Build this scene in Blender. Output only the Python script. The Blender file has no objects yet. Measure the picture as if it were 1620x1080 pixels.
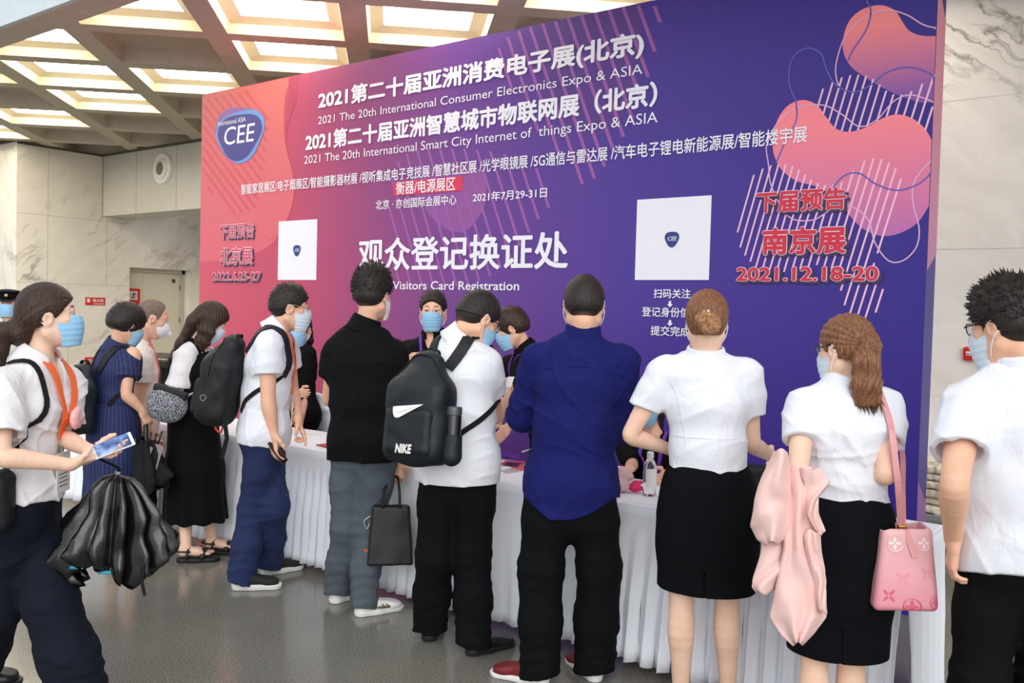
import bpy, bmesh, math, random
import numpy as np
import openvdb as vdb
from mathutils import Vector, Matrix

# ------------------------------------------------------------------ camera, sky, light, exposure
scene = bpy.context.scene
FOC, CAM_H = 1438.0, 1.62
YAW, PITCH, ROLL = math.radians(127.30), math.radians(-1.887), math.radians(1.506)
def _cam_axes():
    fw = np.array([math.cos(YAW) * math.cos(PITCH), math.sin(YAW) * math.cos(PITCH), math.sin(PITCH)])
    r = np.cross(fw, [0, 0, 1]); r /= np.linalg.norm(r); u = np.cross(r, fw)
    return fw, math.cos(ROLL) * r + math.sin(ROLL) * u, -math.sin(ROLL) * r + math.cos(ROLL) * u
FW, RT, UP = _cam_axes()
EYE = np.array([0.0, 0.0, CAM_H])
cam_data = bpy.data.cameras.new('camera')
cam_data.sensor_width = 36.0; cam_data.lens = 36.0 * FOC / 1620.0
cam_data.clip_start = 0.05; cam_data.clip_end = 200
cam = bpy.data.objects.new('camera', cam_data); scene.collection.objects.link(cam)
M = Matrix.Identity(4)
for i in range(3):
    M[i][0], M[i][1], M[i][2], M[i][3] = RT[i], UP[i], -FW[i], EYE[i]
cam.matrix_world = M
scene.camera = cam
scene.view_settings.view_transform = 'Standard'
scene.view_settings.look = 'None'
scene.view_settings.exposure = 0.22
scene.view_settings.gamma = 1.0

world = bpy.data.worlds.new('daylight'); scene.world = world
world.use_nodes = True
_bg = world.node_tree.nodes['Background']
_bg.inputs[0].default_value = (0.93, 0.96, 1.0, 1); _bg.inputs[1].default_value = 0.95
# soft daylight through the tall glass facade behind the camera
sun = bpy.data.lights.new('facade_daylight', 'SUN'); sun.energy = 1.45; sun.angle = math.radians(50); sun.color = (1.0, 0.985, 0.96)
sun_o = bpy.data.objects.new('facade_daylight', sun); scene.collection.objects.link(sun_o)
sun_o.rotation_euler = Vector((-0.62, 0.70, -0.42)).to_track_quat('-Z', 'Y').to_euler()

# ------------------------------------------------------------------ small helpers
COL = scene.collection
PI = math.pi
def V(*a): return np.array(a, float)
def nrm(v):
    v = np.asarray(v, float); n = np.linalg.norm(v)
    return v / n if n > 1e-9 else v
def lerp(a, b, t): return np.asarray(a, float) * (1 - t) + np.asarray(b, float) * t
def ray(x, y): return FW * FOC + RT * (x - 810.0) - UP * (y - 540.0)
def at(x, y, d):                       # the world point seen at (x, y), d metres along the view axis
    return EYE + ray(x, y) * (d / FOC)
def on_z(x, y, z):
    r = ray(x, y); return EYE + r * ((z - CAM_H) / r[2])
def on_y(x, y, Y):
    r = ray(x, y); return EYE + r * (Y / r[1])
def on_x(x, y, X):
    r = ray(x, y); return EYE + r * (X / r[0])
def reach(x, y, p, L, far=True):       # the point on the sight line of (x, y) at distance L from p
    r = nrm(ray(x, y)); q = np.asarray(p) - EYE
    b = q @ r; c = q @ q - L * L; disc = b * b - c
    t = b if disc <= 0 else b + (math.sqrt(disc) if far else -math.sqrt(disc))
    o = EYE + r * t
    if disc <= 0: o = p + nrm(o - p) * L
    return o
def heading(deg): return V(math.cos(math.radians(deg)), math.sin(math.radians(deg)), 0)

def tag(o, label=None, cat=None, group=None, kind=None):
    if label: o['label'] = label
    if cat: o['category'] = cat
    if group: o['group'] = group
    if kind: o['kind'] = kind
    return o
def empty(name, loc, label=None, cat=None, group=None, rz=0.0):
    o = bpy.data.objects.new(name, None); COL.objects.link(o)
    o.location = tuple(loc); o.rotation_euler = (0, 0, rz); o.empty_display_size = 0.1
    return tag(o, label, cat, group)
def link_mesh(name, me, mat, parent=None):
    o = bpy.data.objects.new(name, me); COL.objects.link(o)
    if mat is not None and not me.materials: me.materials.append(mat)
    if parent is not None:
        o.parent = parent
        o.matrix_parent_inverse = parent_world(parent).inverted()
    return o
def parent_world(p):
    m = Matrix.LocRotScale(p.location, p.rotation_euler, p.scale)
    return m if p.parent is None else parent_world(p.parent) @ p.matrix_parent_inverse @ m
def raw_mesh(name, verts, faces, smooth=True):
    me = bpy.data.meshes.new(name)
    me.from_pydata([tuple(map(float, v)) for v in verts], [], [tuple(f) for f in faces])
    if smooth: me.polygons.foreach_set('use_smooth', [True] * len(me.polygons))
    me.update()
    return me

class MB:
    """collects boxes, tubes, ribbons, lofts; build() links them as ONE mesh object (optionally several material slots)"""
    def __init__(s): s.v = []; s.f = []; s.m = []; s.mi = 0; s.flat = True
    def add(s, vs, fs):
        o = len(s.v); s.v += [tuple(map(float, p)) for p in vs]
        for f in fs: s.f.append(tuple(i + o for i in f)); s.m.append(s.mi)
        return s
    def box(s, c, h, ax=None):
        c = np.asarray(c, float); A = np.eye(3) if ax is None else np.array([nrm(a) for a in ax])
        vs = [c + A[0] * (h[0] * i) + A[1] * (h[1] * j) + A[2] * (h[2] * k) for i in (-1, 1) for j in (-1, 1) for k in (-1, 1)]
        return s.add(vs, [(0, 1, 3, 2), (4, 6, 7, 5), (0, 4, 5, 1), (2, 3, 7, 6), (0, 2, 6, 4), (1, 5, 7, 3)])
    def span(s, a, b):
        a, b = np.minimum(a, b), np.maximum(a, b)
        return s.box((a + b) / 2, (b - a) / 2)
    def poly(s, pts): return s.add(pts, [tuple(range(len(pts)))])
    def tube(s, pts, r, n=8, cap=True, up=None):
        pts = [np.asarray(p, float) for p in pts]; R = r if hasattr(r, '__len__') else [r] * len(pts)
        rings = []; ref = nrm(up if up is not None else V(0.31, 0.12, 0.94))
        for i, p in enumerate(pts):
            t = nrm(pts[min(i + 1, len(pts) - 1)] - pts[max(i - 1, 0)])
            a = ref - t * (ref @ t)
            if np.linalg.norm(a) < 1e-3: a = np.cross(t, V(1, 0, 0))
            a = nrm(a); ref = a; b = np.cross(t, a)
            rings.append([p + (a * math.cos(2 * PI * k / n) + b * math.sin(2 * PI * k / n)) * R[i] for k in range(n)])
        vs = [q for g in rings for q in g]
        fs = [(i * n + k, i * n + (k + 1) % n, (i + 1) * n + (k + 1) % n, (i + 1) * n + k) for i in range(len(pts) - 1) for k in range(n)]
        if cap: fs += [tuple(range(n - 1, -1, -1)), tuple(range((len(pts) - 1) * n, len(pts) * n))]
        return s.add(vs, fs)
    def ribbon(s, pts, sides, w, t=0.003):
        """flat band along pts; sides[i] = unit vector across the band; thickness t along the third axis"""
        vs = []
        W = w if hasattr(w, '__len__') else [w] * len(pts)
        for i, p in enumerate(pts):
            p = np.asarray(p, float); d = nrm(np.asarray(pts[min(i + 1, len(pts) - 1)]) - np.asarray(pts[max(i - 1, 0)]))
            sd = nrm(np.asarray(sides[i]) - d * (np.asarray(sides[i]) @ d)); nn = np.cross(d, sd)
            for (a, b) in ((-1, -1), (1, -1), (1, 1), (-1, 1)): vs.append(p + sd * (a * W[i] / 2) + nn * (b * t / 2))
        fs = [(4 * i + k, 4 * i + (k + 1) % 4, 4 * i + 4 + (k + 1) % 4, 4 * i + 4 + k) for i in range(len(pts) - 1) for k in range(4)]
        fs += [(3, 2, 1, 0), tuple(4 * (len(pts) - 1) + k for k in range(4))]
        return s.add(vs, fs)
    def lathe(s, prof, c, n=32, ax=None):
        c = np.asarray(c, float); A = np.eye(3) if ax is None else np.array(ax)
        vs = [c + A[0] * (r * math.cos(2 * PI * k / n)) + A[1] * (r * math.sin(2 * PI * k / n)) + A[2] * z for r, z in prof for k in range(n)]
        fs = [(i * n + k, i * n + (k + 1) % n, (i + 1) * n + (k + 1) % n, (i + 1) * n + k) for i in range(len(prof) - 1) for k in range(n)]
        return s.add(vs, fs)
    def build(s, name, mat, parent=None, smooth=False, bevel=0.0, auto=None):
        me = raw_mesh(name, s.v, s.f, smooth)
        mats = mat if isinstance(mat, (list, tuple)) else [mat]
        for m in mats: me.materials.append(m)
        if len(mats) > 1: me.polygons.foreach_set('material_index', s.m)
        bm = bmesh.new(); bm.from_mesh(me); bmesh.ops.recalc_face_normals(bm, faces=bm.faces); bm.to_mesh(me); bm.free()
        o = link_mesh(name, me, None, parent)
        if bevel:
            b = o.modifiers.new('bevel', 'BEVEL'); b.width = bevel; b.segments = 2; b.limit_method = 'ANGLE'
        if auto is not None:
            me.polygons.foreach_set('use_smooth', [True] * len(me.polygons))
            bm = bmesh.new(); bm.from_mesh(me)
            for e in bm.edges:
                if len(e.link_faces) == 2 and e.calc_face_angle(0) > auto: e.smooth = False
            bm.to_mesh(me); bm.free()
        return o
def smooth_path(pts, n=8):
    """Catmull-Rom through pts"""
    P = [np.asarray(p, float) for p in pts]; P = [2 * P[0] - P[1]] + P + [2 * P[-1] - P[-2]]; out = []
    for i in range(1, len(P) - 2):
        for k in range(n):
            t = k / n
            out.append(0.5 * ((2 * P[i]) + (P[i + 1] - P[i - 1]) * t + (2 * P[i - 1] - 5 * P[i] + 4 * P[i + 1] - P[i + 2]) * t * t + (3 * P[i] - P[i - 1] - 3 * P[i + 1] + P[i + 2]) * t ** 3))
    out.append(P[-2]); return out

# ------------------------------------------------------------------ materials
def srgb(r, g, b):
    f = lambda c: (c / 255.0) / 12.92 if c / 255.0 <= 0.04045 else ((c / 255.0 + 0.055) / 1.055) ** 2.4
    return (f(r), f(g), f(b), 1.0)
def new_mat(name):
    m = bpy.data.materials.new(name); m.use_nodes = True
    nt = m.node_tree
    return m, nt, nt.nodes['Principled BSDF']
def nd(nt, t, **kw):
    n = nt.nodes.new(t)
    for k, v in kw.items():
        if k in n.inputs: n.inputs[k].default_value = v
        else: setattr(n, k, v)
    return n
def mapping(nt, scale=(1, 1, 1), rot=(0, 0, 0), coord='Object'):
    tc = nd(nt, 'ShaderNodeTexCoord'); mp = nd(nt, 'ShaderNodeMapping')
    mp.inputs['Scale'].default_value = scale; mp.inputs['Rotation'].default_value = rot
    nt.links.new(tc.outputs[coord], mp.inputs[0]); return mp.outputs[0]
def ramp(nt, fac, stops):
    r = nd(nt, 'ShaderNodeValToRGB'); el = r.color_ramp.elements
    while len(el) < len(stops): el.new(0.5)
    for e, (p, c) in zip(el, stops): e.position = p; e.color = c
    nt.links.new(fac, r.inputs[0]); return r.outputs[0]
def plain(name, c, rough=0.6, bump=0.0, bscale=60, metal=0.0, sheen=0.0, var=0.06, spec=0.5, coat=0.0, stretch=(1, 1, 1), sss=0.0):
    """plain surface with slight procedural tone variation and fine bump"""
    m, nt, b = new_mat(name)
    v = mapping(nt, stretch)
    n = nd(nt, 'ShaderNodeTexNoise', Scale=bscale * 0.2, Detail=3.0); nt.links.new(v, n.inputs['Vector'])
    lo = tuple(x * (1 - var) for x in c[:3]) + (1,); hi = tuple(min(1, x * (1 + var)) for x in c[:3]) + (1,)
    nt.links.new(ramp(nt, n.outputs['Fac'], [(0.3, lo), (0.7, hi)]), b.inputs['Base Color'])
    b.inputs['Roughness'].default_value = rough; b.inputs['Metallic'].default_value = metal
    b.inputs['Specular IOR Level'].default_value = spec
    if sheen: b.inputs['Sheen Weight'].default_value = sheen
    if coat: b.inputs['Coat Weight'].default_value = coat; b.inputs['Coat Roughness'].default_value = 0.1
    if sss:
        b.inputs['Subsurface Weight'].default_value = sss; b.inputs['Subsurface Radius'].default_value = (0.012, 0.005, 0.003)
        b.inputs['Subsurface Scale'].default_value = 1.0
    if bump:
        n2 = nd(nt, 'ShaderNodeTexNoise', Scale=bscale, Detail=4.0); nt.links.new(v, n2.inputs['Vector'])
        bp = nd(nt, 'ShaderNodeBump', Strength=bump, Distance=0.01); nt.links.new(n2.outputs['Fac'], bp.inputs['Height'])
        nt.links.new(bp.outputs[0], b.inputs['Normal'])
    return m
def cloth(name, c, fold=0.35, rough=0.85, scale=9.0, weave=0.15, sheen=0.0, var=0.04, stretch=(1, 1, 0.55), spec=0.25):
    """woven cloth: soft folds (bump) and a fine weave"""
    m, nt, b = new_mat(name)
    v = mapping(nt, stretch)
    n = nd(nt, 'ShaderNodeTexNoise', Scale=scale, Detail=4.0, Roughness=0.5, Distortion=1.1); nt.links.new(v, n.inputs['Vector'])
    w = nd(nt, 'ShaderNodeTexNoise', Scale=420.0, Detail=1.0); nt.links.new(v, w.inputs['Vector'])
    lo = tuple(x * (1 - var) for x in c[:3]) + (1,); hi = tuple(min(1, x * (1 + var)) for x in c[:3]) + (1,)
    nt.links.new(ramp(nt, w.outputs['Fac'], [(0.35, lo), (0.65, hi)]), b.inputs['Base Color'])
    b1 = nd(nt, 'ShaderNodeBump', Strength=fold, Distance=0.03); nt.links.new(n.outputs['Fac'], b1.inputs['Height'])
    b2 = nd(nt, 'ShaderNodeBump', Strength=weave, Distance=0.002); nt.links.new(w.outputs['Fac'], b2.inputs['Height'])
    nt.links.new(b1.outputs[0], b2.inputs['Normal']); nt.links.new(b2.outputs[0], b.inputs['Normal'])
    b.inputs['Roughness'].default_value = rough; b.inputs['Sheen Weight'].default_value = sheen
    b.inputs['Specular IOR Level'].default_value = spec
    return m
def hair_mat(name, c1, c2, rough=0.45, scale=(90, 90, 6)):
    m, nt, b = new_mat(name)
    v = mapping(nt, scale)
    n = nd(nt, 'ShaderNodeTexNoise', Scale=2.2, Detail=3.0, Distortion=0.6); nt.links.new(v, n.inputs['Vector'])
    nt.links.new(ramp(nt, n.outputs['Fac'], [(0.3, c1), (0.72, c2)]), b.inputs['Base Color'])
    bp = nd(nt, 'ShaderNodeBump', Strength=0.55, Distance=0.006); nt.links.new(n.outputs['Fac'], bp.inputs['Height'])
    nt.links.new(bp.outputs[0], b.inputs['Normal'])
    b.inputs['Roughness'].default_value = rough; b.inputs['Specular IOR Level'].default_value = 0.35
    return m
def skin_mat(name, c):
    m, nt, b = new_mat(name)
    v = mapping(nt)
    n = nd(nt, 'ShaderNodeTexNoise', Scale=14.0, Detail=3.0); nt.links.new(v, n.inputs['Vector'])
    lo = (c[0] * 0.95, c[1] * 0.89, c[2] * 0.86, 1); hi = (min(1, c[0] * 1.04), min(1, c[1] * 1.04), min(1, c[2] * 1.04), 1)
    nt.links.new(ramp(nt, n.outputs['Fac'], [(0.3, lo), (0.7, hi)]), b.inputs['Base Color'])
    b.inputs['Roughness'].default_value = 0.5; b.inputs['Specular IOR Level'].default_value = 0.35
    b.inputs['Subsurface Weight'].default_value = 0.12; b.inputs['Subsurface Radius'].default_value = (0.012, 0.004, 0.002)
    b.inputs['Subsurface Scale'].default_value = 1.0
    return m
def emit_mat(name, c, s):
    m, nt, b = new_mat(name)
    b.inputs['Base Color'].default_value = (0.8, 0.78, 0.72, 1)
    b.inputs['Emission Color'].default_value = c; b.inputs['Emission Strength'].default_value = s
    return m
# ------------------------------------------------------------------ the setting
def marble(name, base, vein, scale=0.55, rot=(0.5, 0.35, 0.6), joint=True):
    m, nt, b = new_mat(name)
    v = mapping(nt, (1, 1, 1), rot)
    d = nd(nt, 'ShaderNodeTexNoise', Scale=1.6, Detail=6.0, Roughness=0.62); nt.links.new(v, d.inputs['Vector'])
    mx = nd(nt, 'ShaderNodeMix', data_type='VECTOR'); mx.inputs['Factor'].default_value = 0.28
    nt.links.new(v, mx.inputs[4]); nt.links.new(d.outputs['Color'], mx.inputs[5])
    st = nd(nt, 'ShaderNodeMapping'); st.inputs['Scale'].default_value = (3.2, 1.0, 0.55); nt.links.new(mx.outputs[1], st.inputs[0])
    n = nd(nt, 'ShaderNodeTexNoise', Scale=scale * 2.4, Detail=7.0, Roughness=0.55, Distortion=0.4); nt.links.new(st.outputs[0], n.inputs['Vector'])
    mid = tuple(x * 0.6 + y * 0.4 for x, y in zip(vein, base))
    veins = ramp(nt, n.outputs['Fac'], [(0.465, base), (0.492, mid), (0.5, vein), (0.508, mid), (0.535, base)])
    cl = nd(nt, 'ShaderNodeTexNoise', Scale=0.9, Detail=3.0); nt.links.new(v, cl.inputs['Vector'])
    msk = ramp(nt, cl.outputs['Fac'], [(0.45, (0, 0, 0, 1)), (0.66, (1, 1, 1, 1))])
    soft = nd(nt, 'ShaderNodeMix', data_type='RGBA'); nt.links.new(msk, soft.inputs['Factor'])
    soft.inputs[6].default_value = base; nt.links.new(veins, soft.inputs[7])
    tone = nd(nt, 'ShaderNodeTexNoise', Scale=1.1, Detail=5.0, Roughness=0.6); nt.links.new(st.outputs[0], tone.inputs['Vector'])
    tn = ramp(nt, tone.outputs['Fac'], [(0.35, (0.86, 0.85, 0.83, 1)), (0.6, (1, 1, 1, 1))])
    mul = nd(nt, 'ShaderNodeMix', data_type='RGBA', blend_type='MULTIPLY'); mul.inputs['Factor'].default_value = 1
    nt.links.new(soft.outputs[2], mul.inputs[6]); nt.links.new(tn, mul.inputs[7])
    nt.links.new(mul.outputs[2], b.inputs['Base Color'])
    b.inputs['Roughness'].default_value = 0.35
    return m
M_marble_warm = marble('marble_warm', srgb(236, 230, 219), srgb(160, 152, 140))
M_marble_white = marble('marble_white', srgb(240, 237, 231), srgb(120, 114, 108), 0.8, (0.2, 0.9, 0.5))
M_concrete = plain('painted_concrete', srgb(198, 188, 170), 0.75, 0.12, 40, var=0.05)
M_cream = plain('cream_coffer', srgb(238, 226, 196), 0.6, 0.03, 30, var=0.03)
M_blue_face = plain('atrium_face', srgb(206, 216, 222), 0.7, var=0.03)
M_panel = plain('grey_metal_panel', srgb(200, 198, 188), 0.4, var=0.03)
M_door = plain('door_paint', srgb(216, 210, 190), 0.45, var=0.02)
M_dark = plain('dark_void', srgb(38, 34, 30), 0.8)
M_white_plastic = plain('white_plastic', srgb(236, 234, 226), 0.4, var=0.02)
M_lit_ring = emit_mat('light_strip', (1.0, 0.93, 0.78, 1), 14.0)
M_lit_panel = emit_mat('light_panel', (1.0, 0.92, 0.76, 1), 0.62)

def floor_mat():
    m, nt, b = new_mat('polished_terrazzo')
    v = mapping(nt)
    n = nd(nt, 'ShaderNodeTexNoise', Scale=130.0, Detail=4.0, Roughness=0.75); nt.links.new(v, n.inputs['Vector'])
    c = ramp(nt, n.outputs['Fac'], [(0.33, srgb(70, 68, 62)), (0.48, srgb(124, 121, 112)), (0.64, srgb(158, 154, 144))])
    l = nd(nt, 'ShaderNodeTexNoise', Scale=1.7, Detail=4.0); nt.links.new(v, l.inputs['Vector'])
    t = ramp(nt, l.outputs['Fac'], [(0.3, (0.80, 0.80, 0.82, 1)), (0.7, (1, 0.985, 0.95, 1))])
    mul = nd(nt, 'ShaderNodeMix', data_type='RGBA', blend_type='MULTIPLY'); mul.inputs['Factor'].default_value = 1
    nt.links.new(c, mul.inputs[6]); nt.links.new(t, mul.inputs[7]); nt.links.new(mul.outputs[2], b.inputs['Base Color'])
    rr = nd(nt, 'ShaderNodeMapRange'); rr.inputs[3].default_value = 0.10; rr.inputs[4].default_value = 0.24
    nt.links.new(l.outputs['Fac'], rr.inputs[0]); nt.links.new(rr.outputs[0], b.inputs['Roughness'])
    return m
def struct(name, mb, mat, **kw):
    o = mb.build(name, mat, **kw); o['kind'] = 'structure'; return o
CEIL = 4.1
XW = -15.05            # the marble wall on the left, with the recessed door
YF = 8.12              # the grey panelled bulkhead
struct('floor', MB().span(V(-24, -10, -0.12), V(7, 16, 0.0)), floor_mat())

# left marble wall: blocks with fine joints, a recessed doorway
wl = MB()
def wall_x(mb, y0, y1, z0, z1, t=0.6): mb.span(V(XW - t, y0, z0), V(XW, y1, z1))
wall_x(wl, 6.71, 8.63, 0, CEIL); wall_x(wl, 8.63, 10.2, 2.22, CEIL); wall_x(wl, 10.2, 15, 0, CEIL)
wl.span(V(XW - 1.4, 8.63, 0), V(XW - 0.6, 8.64, 2.3))
struct('wall_left', wl, M_marble_warm)
jt = MB()
for z in (0.9, 1.88, 2.98):
    jt.span(V(XW, 6.71, z), V(XW + 0.002, 8.62, z + 0.006))
for y, z0, z1 in ((7.55, 0.0, 1.88), (7.2, 1.88, 4.1), (8.2, 1.88, 2.98)):
    jt.span(V(XW, y, z0), V(XW + 0.002, y + 0.006, z1))
o = struct('trim_1', jt, plain('marble_joint', srgb(176, 170, 158), 0.8))
wb = MB(); wb.span(V(-24, 6.72, 0), V(XW - 0.001, 7.3, CEIL))
struct('wall_side', wb, M_marble_white)
# door, set back in the wall
dr = empty('door_1', (XW - 0.22, 8.63, 0)); dr['kind'] = 'structure'
MB().span(V(XW - 0.26, 8.66, 0), V(XW - 0.22, 9.0, 2.15)).build('door_leaf', M_door, dr, bevel=0.004)
MB().span(V(XW - 0.26, 9.006, 0), V(XW - 0.22, 9.76, 2.15)).build('door_leaf', M_door, dr, bevel=0.004)
fr = MB()
fr.span(V(XW - 0.27, 8.63, 2.15), V(XW - 0.16, 9.82, 2.22)).span(V(XW - 0.27, 9.76, 0), V(XW - 0.16, 9.82, 2.22))
fr.build('door_frame', plain('door_frame_paint', srgb(190, 184, 166), 0.5), dr)
hg = MB()
for z in (0.5, 1.3, 1.9): hg.box(V(XW - 0.21, 9.755, z), (0.012, 0.012, 0.05))
hg.build('hinge', plain('hinge_steel', srgb(140, 138, 132), 0.35, metal=0.8), dr)
MB().box(V(XW - 0.212, 9.62, 2.02), (0.008, 0.03, 0.035)).build('lock_plate', plain('lock_dark', srgb(90, 60, 50), 0.4), dr)
struct('trim_2', MB().span(V(XW - 0.6, 9.82, 0), V(XW - 0.0, 10.2, 2.22)), M_marble_warm)

# panelled bulkhead with joints, wall behind it
fb = MB(); fb.span(V(XW, YF, 3.06), V(-6.5, YF + 0.6, CEIL))
struct('wall_bulkhead', fb, M_panel)
bj = MB()
for x in (-14.0, -12.85, -11.7): bj.span(V(x, YF - 0.002, 3.06), V(x + 0.012, YF, CEIL))
bj.span(V(XW, YF - 0.012, 3.06), V(XW + 0.025, YF, CEIL))
struct('trim_3', bj, plain('panel_joint', srgb(168, 164, 152), 0.5))
struct('wall_back', MB().span(V(XW, 10.2, 0), V(-1.0, 10.6, CEIL)), M_marble_warm)
# right marble wall behind the banner
wr = MB(); wr.span(V(-5.0, 7.25, 0), V(7.0, 7.8, 9.0))
struct('wall_right', wr, M_marble_white)
jr = MB()
for z in (1.08, 2.16, 3.24): jr.span(V(-3.5, 7.248, z), V(6.5, 7.25, z + 0.004))
for x in (-0.98, 0.92): jr.span(V(x, 7.248, 0), V(x + 0.004, 7.25, 5.0))
struct('trim_4', jr, plain('marble_joint_grey', srgb(205, 202, 196), 0.8))

# coffered ceiling: a 45 degree lattice of tapered beams, ending at a straight edge beam
S2 = math.sqrt(0.5)
def ab(a, b, z): return V(-S2 * a + S2 * b, S2 * a + S2 * b, z)
PER, A0, B0, BW = 1.28, 8.82, -2.92, 0.11
Y_EDGE = 4.12
LIT = {(0, -1), (1, -1), (2, -1), (-1, 0), (1, 0), (-1, 1), (0, 1), (-1, 2), (-2, 3), (1, -2), (3, -2), (4, -3), (3, -3), (-2, 2), (-3, 4), (-2, 4), (2, -3), (5, -4)}
def clip_y(poly, y0):                 # keep y >= y0
    out = []
    for i in range(len(poly)):
        p, q = poly[i], poly[(i + 1) % len(poly)]
        if p[1] >= y0: out.append(p)
        if (p[1] - y0) * (q[1] - y0) < 0: out.append(p + (q - p) * ((y0 - p[1]) / (q[1] - p[1])))
    return out
cg = MB(); lit_cells = []
for i in range(-7, 7):
    for j in range(-6, 9):
        a0, b0 = A0 + PER * i, B0 + PER * j
        ctr = ab(a0 + PER / 2, b0 + PER / 2, CEIL)
        if ctr[1] < Y_EDGE - 0.9 or ctr[1] > 9.4 or ctr[0] < -17 or ctr[0] > 3.2: continue
        if ctr[1] > YF + 0.9: continue
        lit = (i, j) in LIT
        def ringp(m, z, a0=a0, b0=b0): return [ab(a0 + m, b0 + m, z), ab(a0 + PER - m, b0 + m, z), ab(a0 + PER - m, b0 + PER - m, z), ab(a0 + m, b0 + PER - m, z)]
        lv = [(0.0, 0.0), (BW, 0.0), (BW + 0.02, 0.09), (0.25, 0.13)] if lit else [(0.0, 0.0), (BW, 0.0), (BW + 0.03, 0.16), (0.34, 0.26)]
        rings = [ringp(m, CEIL + z) for m, z in lv]
        cg.mi = 0
        for k in range(len(rings) - 1):
            cg.mi = 1 if lit and k >= 1 else 0
            for e in range(4):
                q = clip_y([rings[k][e], rings[k][(e + 1) % 4], rings[k + 1][(e + 1) % 4], rings[k + 1][e]], Y_EDGE)
                if len(q) >= 3: cg.poly(q)
        if lit: lit_cells.append((ringp, i, j))
        else:
            q = clip_y(rings[-1], Y_EDGE)
            if len(q) >= 3: cg.mi = 0; cg.poly(q)
co = cg.build('ceiling', [M_concrete, M_cream]); co['kind'] = 'structure'
eb = MB(); eb.span(V(-22, 3.84, CEIL - 0.005), V(4, Y_EDGE, CEIL + 0.5))
struct('ceiling_edge_beam', eb, M_concrete)
struct('wall_atrium', MB().span(V(-24, 3.80, CEIL + 0.0), V(6, 3.84, 9.0)), M_blue_face)
struct('ceiling_upper', MB().span(V(-17, Y_EDGE, CEIL + 0.62), V(4, 9.5, CEIL + 0.7)), M_dark)
dk = MB(); dk.span(V(XW, YF - 0.05, CEIL - 0.03), V(-6.5, YF, CEIL)).span(V(XW, 6.71, CEIL - 0.03), V(XW + 0.04, YF, CEIL))
struct('trim_5', dk, plain('shadow_gap', srgb(84, 76, 64), 0.8))

# luminous coffer fixtures
names = {}
for n, (ringp, i, j) in enumerate(lit_cells):
    r0, r1, r2 = ringp(0.25, CEIL + 0.13), ringp(0.33, CEIL + 0.14), ringp(0.34, CEIL + 0.24)
    c = ab(A0 + PER * (i + .5), B0 + PER * (j + .5), CEIL + 0.3)
    q = clip_y(r2, Y_EDGE)
    if len(q) < 3: continue
    e = empty('ceiling_light', c, 'square luminous ceiling panel glowing warm white inside a cream coffer', 'ceiling light', 'luminous coffers in the lattice ceiling')
    m = MB()
    for A, B in ((r0, r1), (r1, r2)):
        for k in range(4):
            qq = clip_y([A[k], A[(k + 1) % 4], B[(k + 1) % 4], B[k]], Y_EDGE)
            if len(qq) >= 3: m.poly(qq)
    m.build('light_strip', M_lit_ring, e)
    MB().poly(q).build('diffuser', M_lit_panel, e)
    gl = MB()
    r3, r4 = ringp(0.40, CEIL + 0.234), ringp(0.408, CEIL + 0.234)
    for k in range(4):
        qq = clip_y([r3[k], r3[(k + 1) % 4], r4[(k + 1) % 4], r4[k]], Y_EDGE)
        if len(qq) >= 3: gl.poly(qq)
    if gl.f: gl.build('frame', M_cream, e)

# round air nozzle on the bulkhead
p = on_y(259, 267, YF)
nz = empty('air_nozzle', p, 'round white air nozzle set in the grey bulkhead', 'air vent')
AXN = (V(1, 0, 0), V(0, 0, 1), V(0, -1, 0))
MB().lathe([(0.15, 0.0), (0.25, 0.0), (0.25, 0.02), (0.23, 0.045), (0.19, 0.05), (0.17, 0.02), (0.15, 0.0)], p, 40, AXN).build('rim', M_white_plastic, nz, auto=0.7)
MB().lathe([(0.17, 0.022), (0.16, 0.05), (0.115, 0.075), (0.105, 0.07), (0.1, -0.02)], p + V(-0.01, 0, 0), 40, AXN).build('nozzle', M_white_plastic, nz, auto=0.7)
MB().lathe([(0.0, 0.055), (0.105, 0.055)], p + V(-0.01, 0, 0), 40, AXN).build('throat', plain('nozzle_inside', srgb(120, 112, 96), 0.7), nz)
# ------------------------------------------------------------------ the printed backdrop
YB = 5.30
XL, XR = float(on_y(320, 150, YB)[0]), float(on_y(1466, 420, YB)[0])
ZT = float(on_y(320, 150, YB)[2])
ZT = 0.5 * (ZT + float(on_y(860, 37, YB)[2]))
BT = 0.20
banner = empty('registration_backdrop', ((XL + XR) / 2, YB + BT / 2, 0), 'huge pink to indigo printed backdrop wall with white Chinese and English lettering', 'backdrop')
def banner_mat():
    m, nt, b = new_mat('backdrop_print')
    tc = nd(nt, 'ShaderNodeTexCoord'); sp = nd(nt, 'ShaderNodeSeparateXYZ'); nt.links.new(tc.outputs['Object'], sp.inputs[0])
    # the print runs from coral pink (left) through magenta to indigo (right), a little slanted
    sl = nd(nt, 'ShaderNodeMath', operation='MULTIPLY_ADD'); sl.inputs[1].default_value = 0.12
    nt.links.new(sp.outputs['Z'], sl.inputs[0]); nt.links.new(sp.outputs['X'], sl.inputs[2])
    mr = nd(nt, 'ShaderNodeMapRange'); mr.inputs[1].default_value = XL + 0.2; mr.inputs[2].default_value = XR + 0.2
    nt.links.new(sl.outputs[0], mr.inputs[0])
    c = ramp(nt, mr.outputs[0], [(0.0, srgb(204, 86, 104)), (0.22, srgb(188, 76, 104)), (0.37, srgb(148, 70, 122)), (0.52, srgb(110, 66, 144)), (0.72, srgb(80, 58, 148)), (1.0, srgb(54, 42, 132))])
    nt.links.new(c, b.inputs['Base Color']); b.inputs['Roughness'].default_value = 0.42
    b.inputs['Specular IOR Level'].default_value = 0.3
    return m
M_print = banner_mat()
bp_ = MB(); bp_.span(V(XL, YB, 0), V(XR, YB + BT, ZT))
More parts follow.
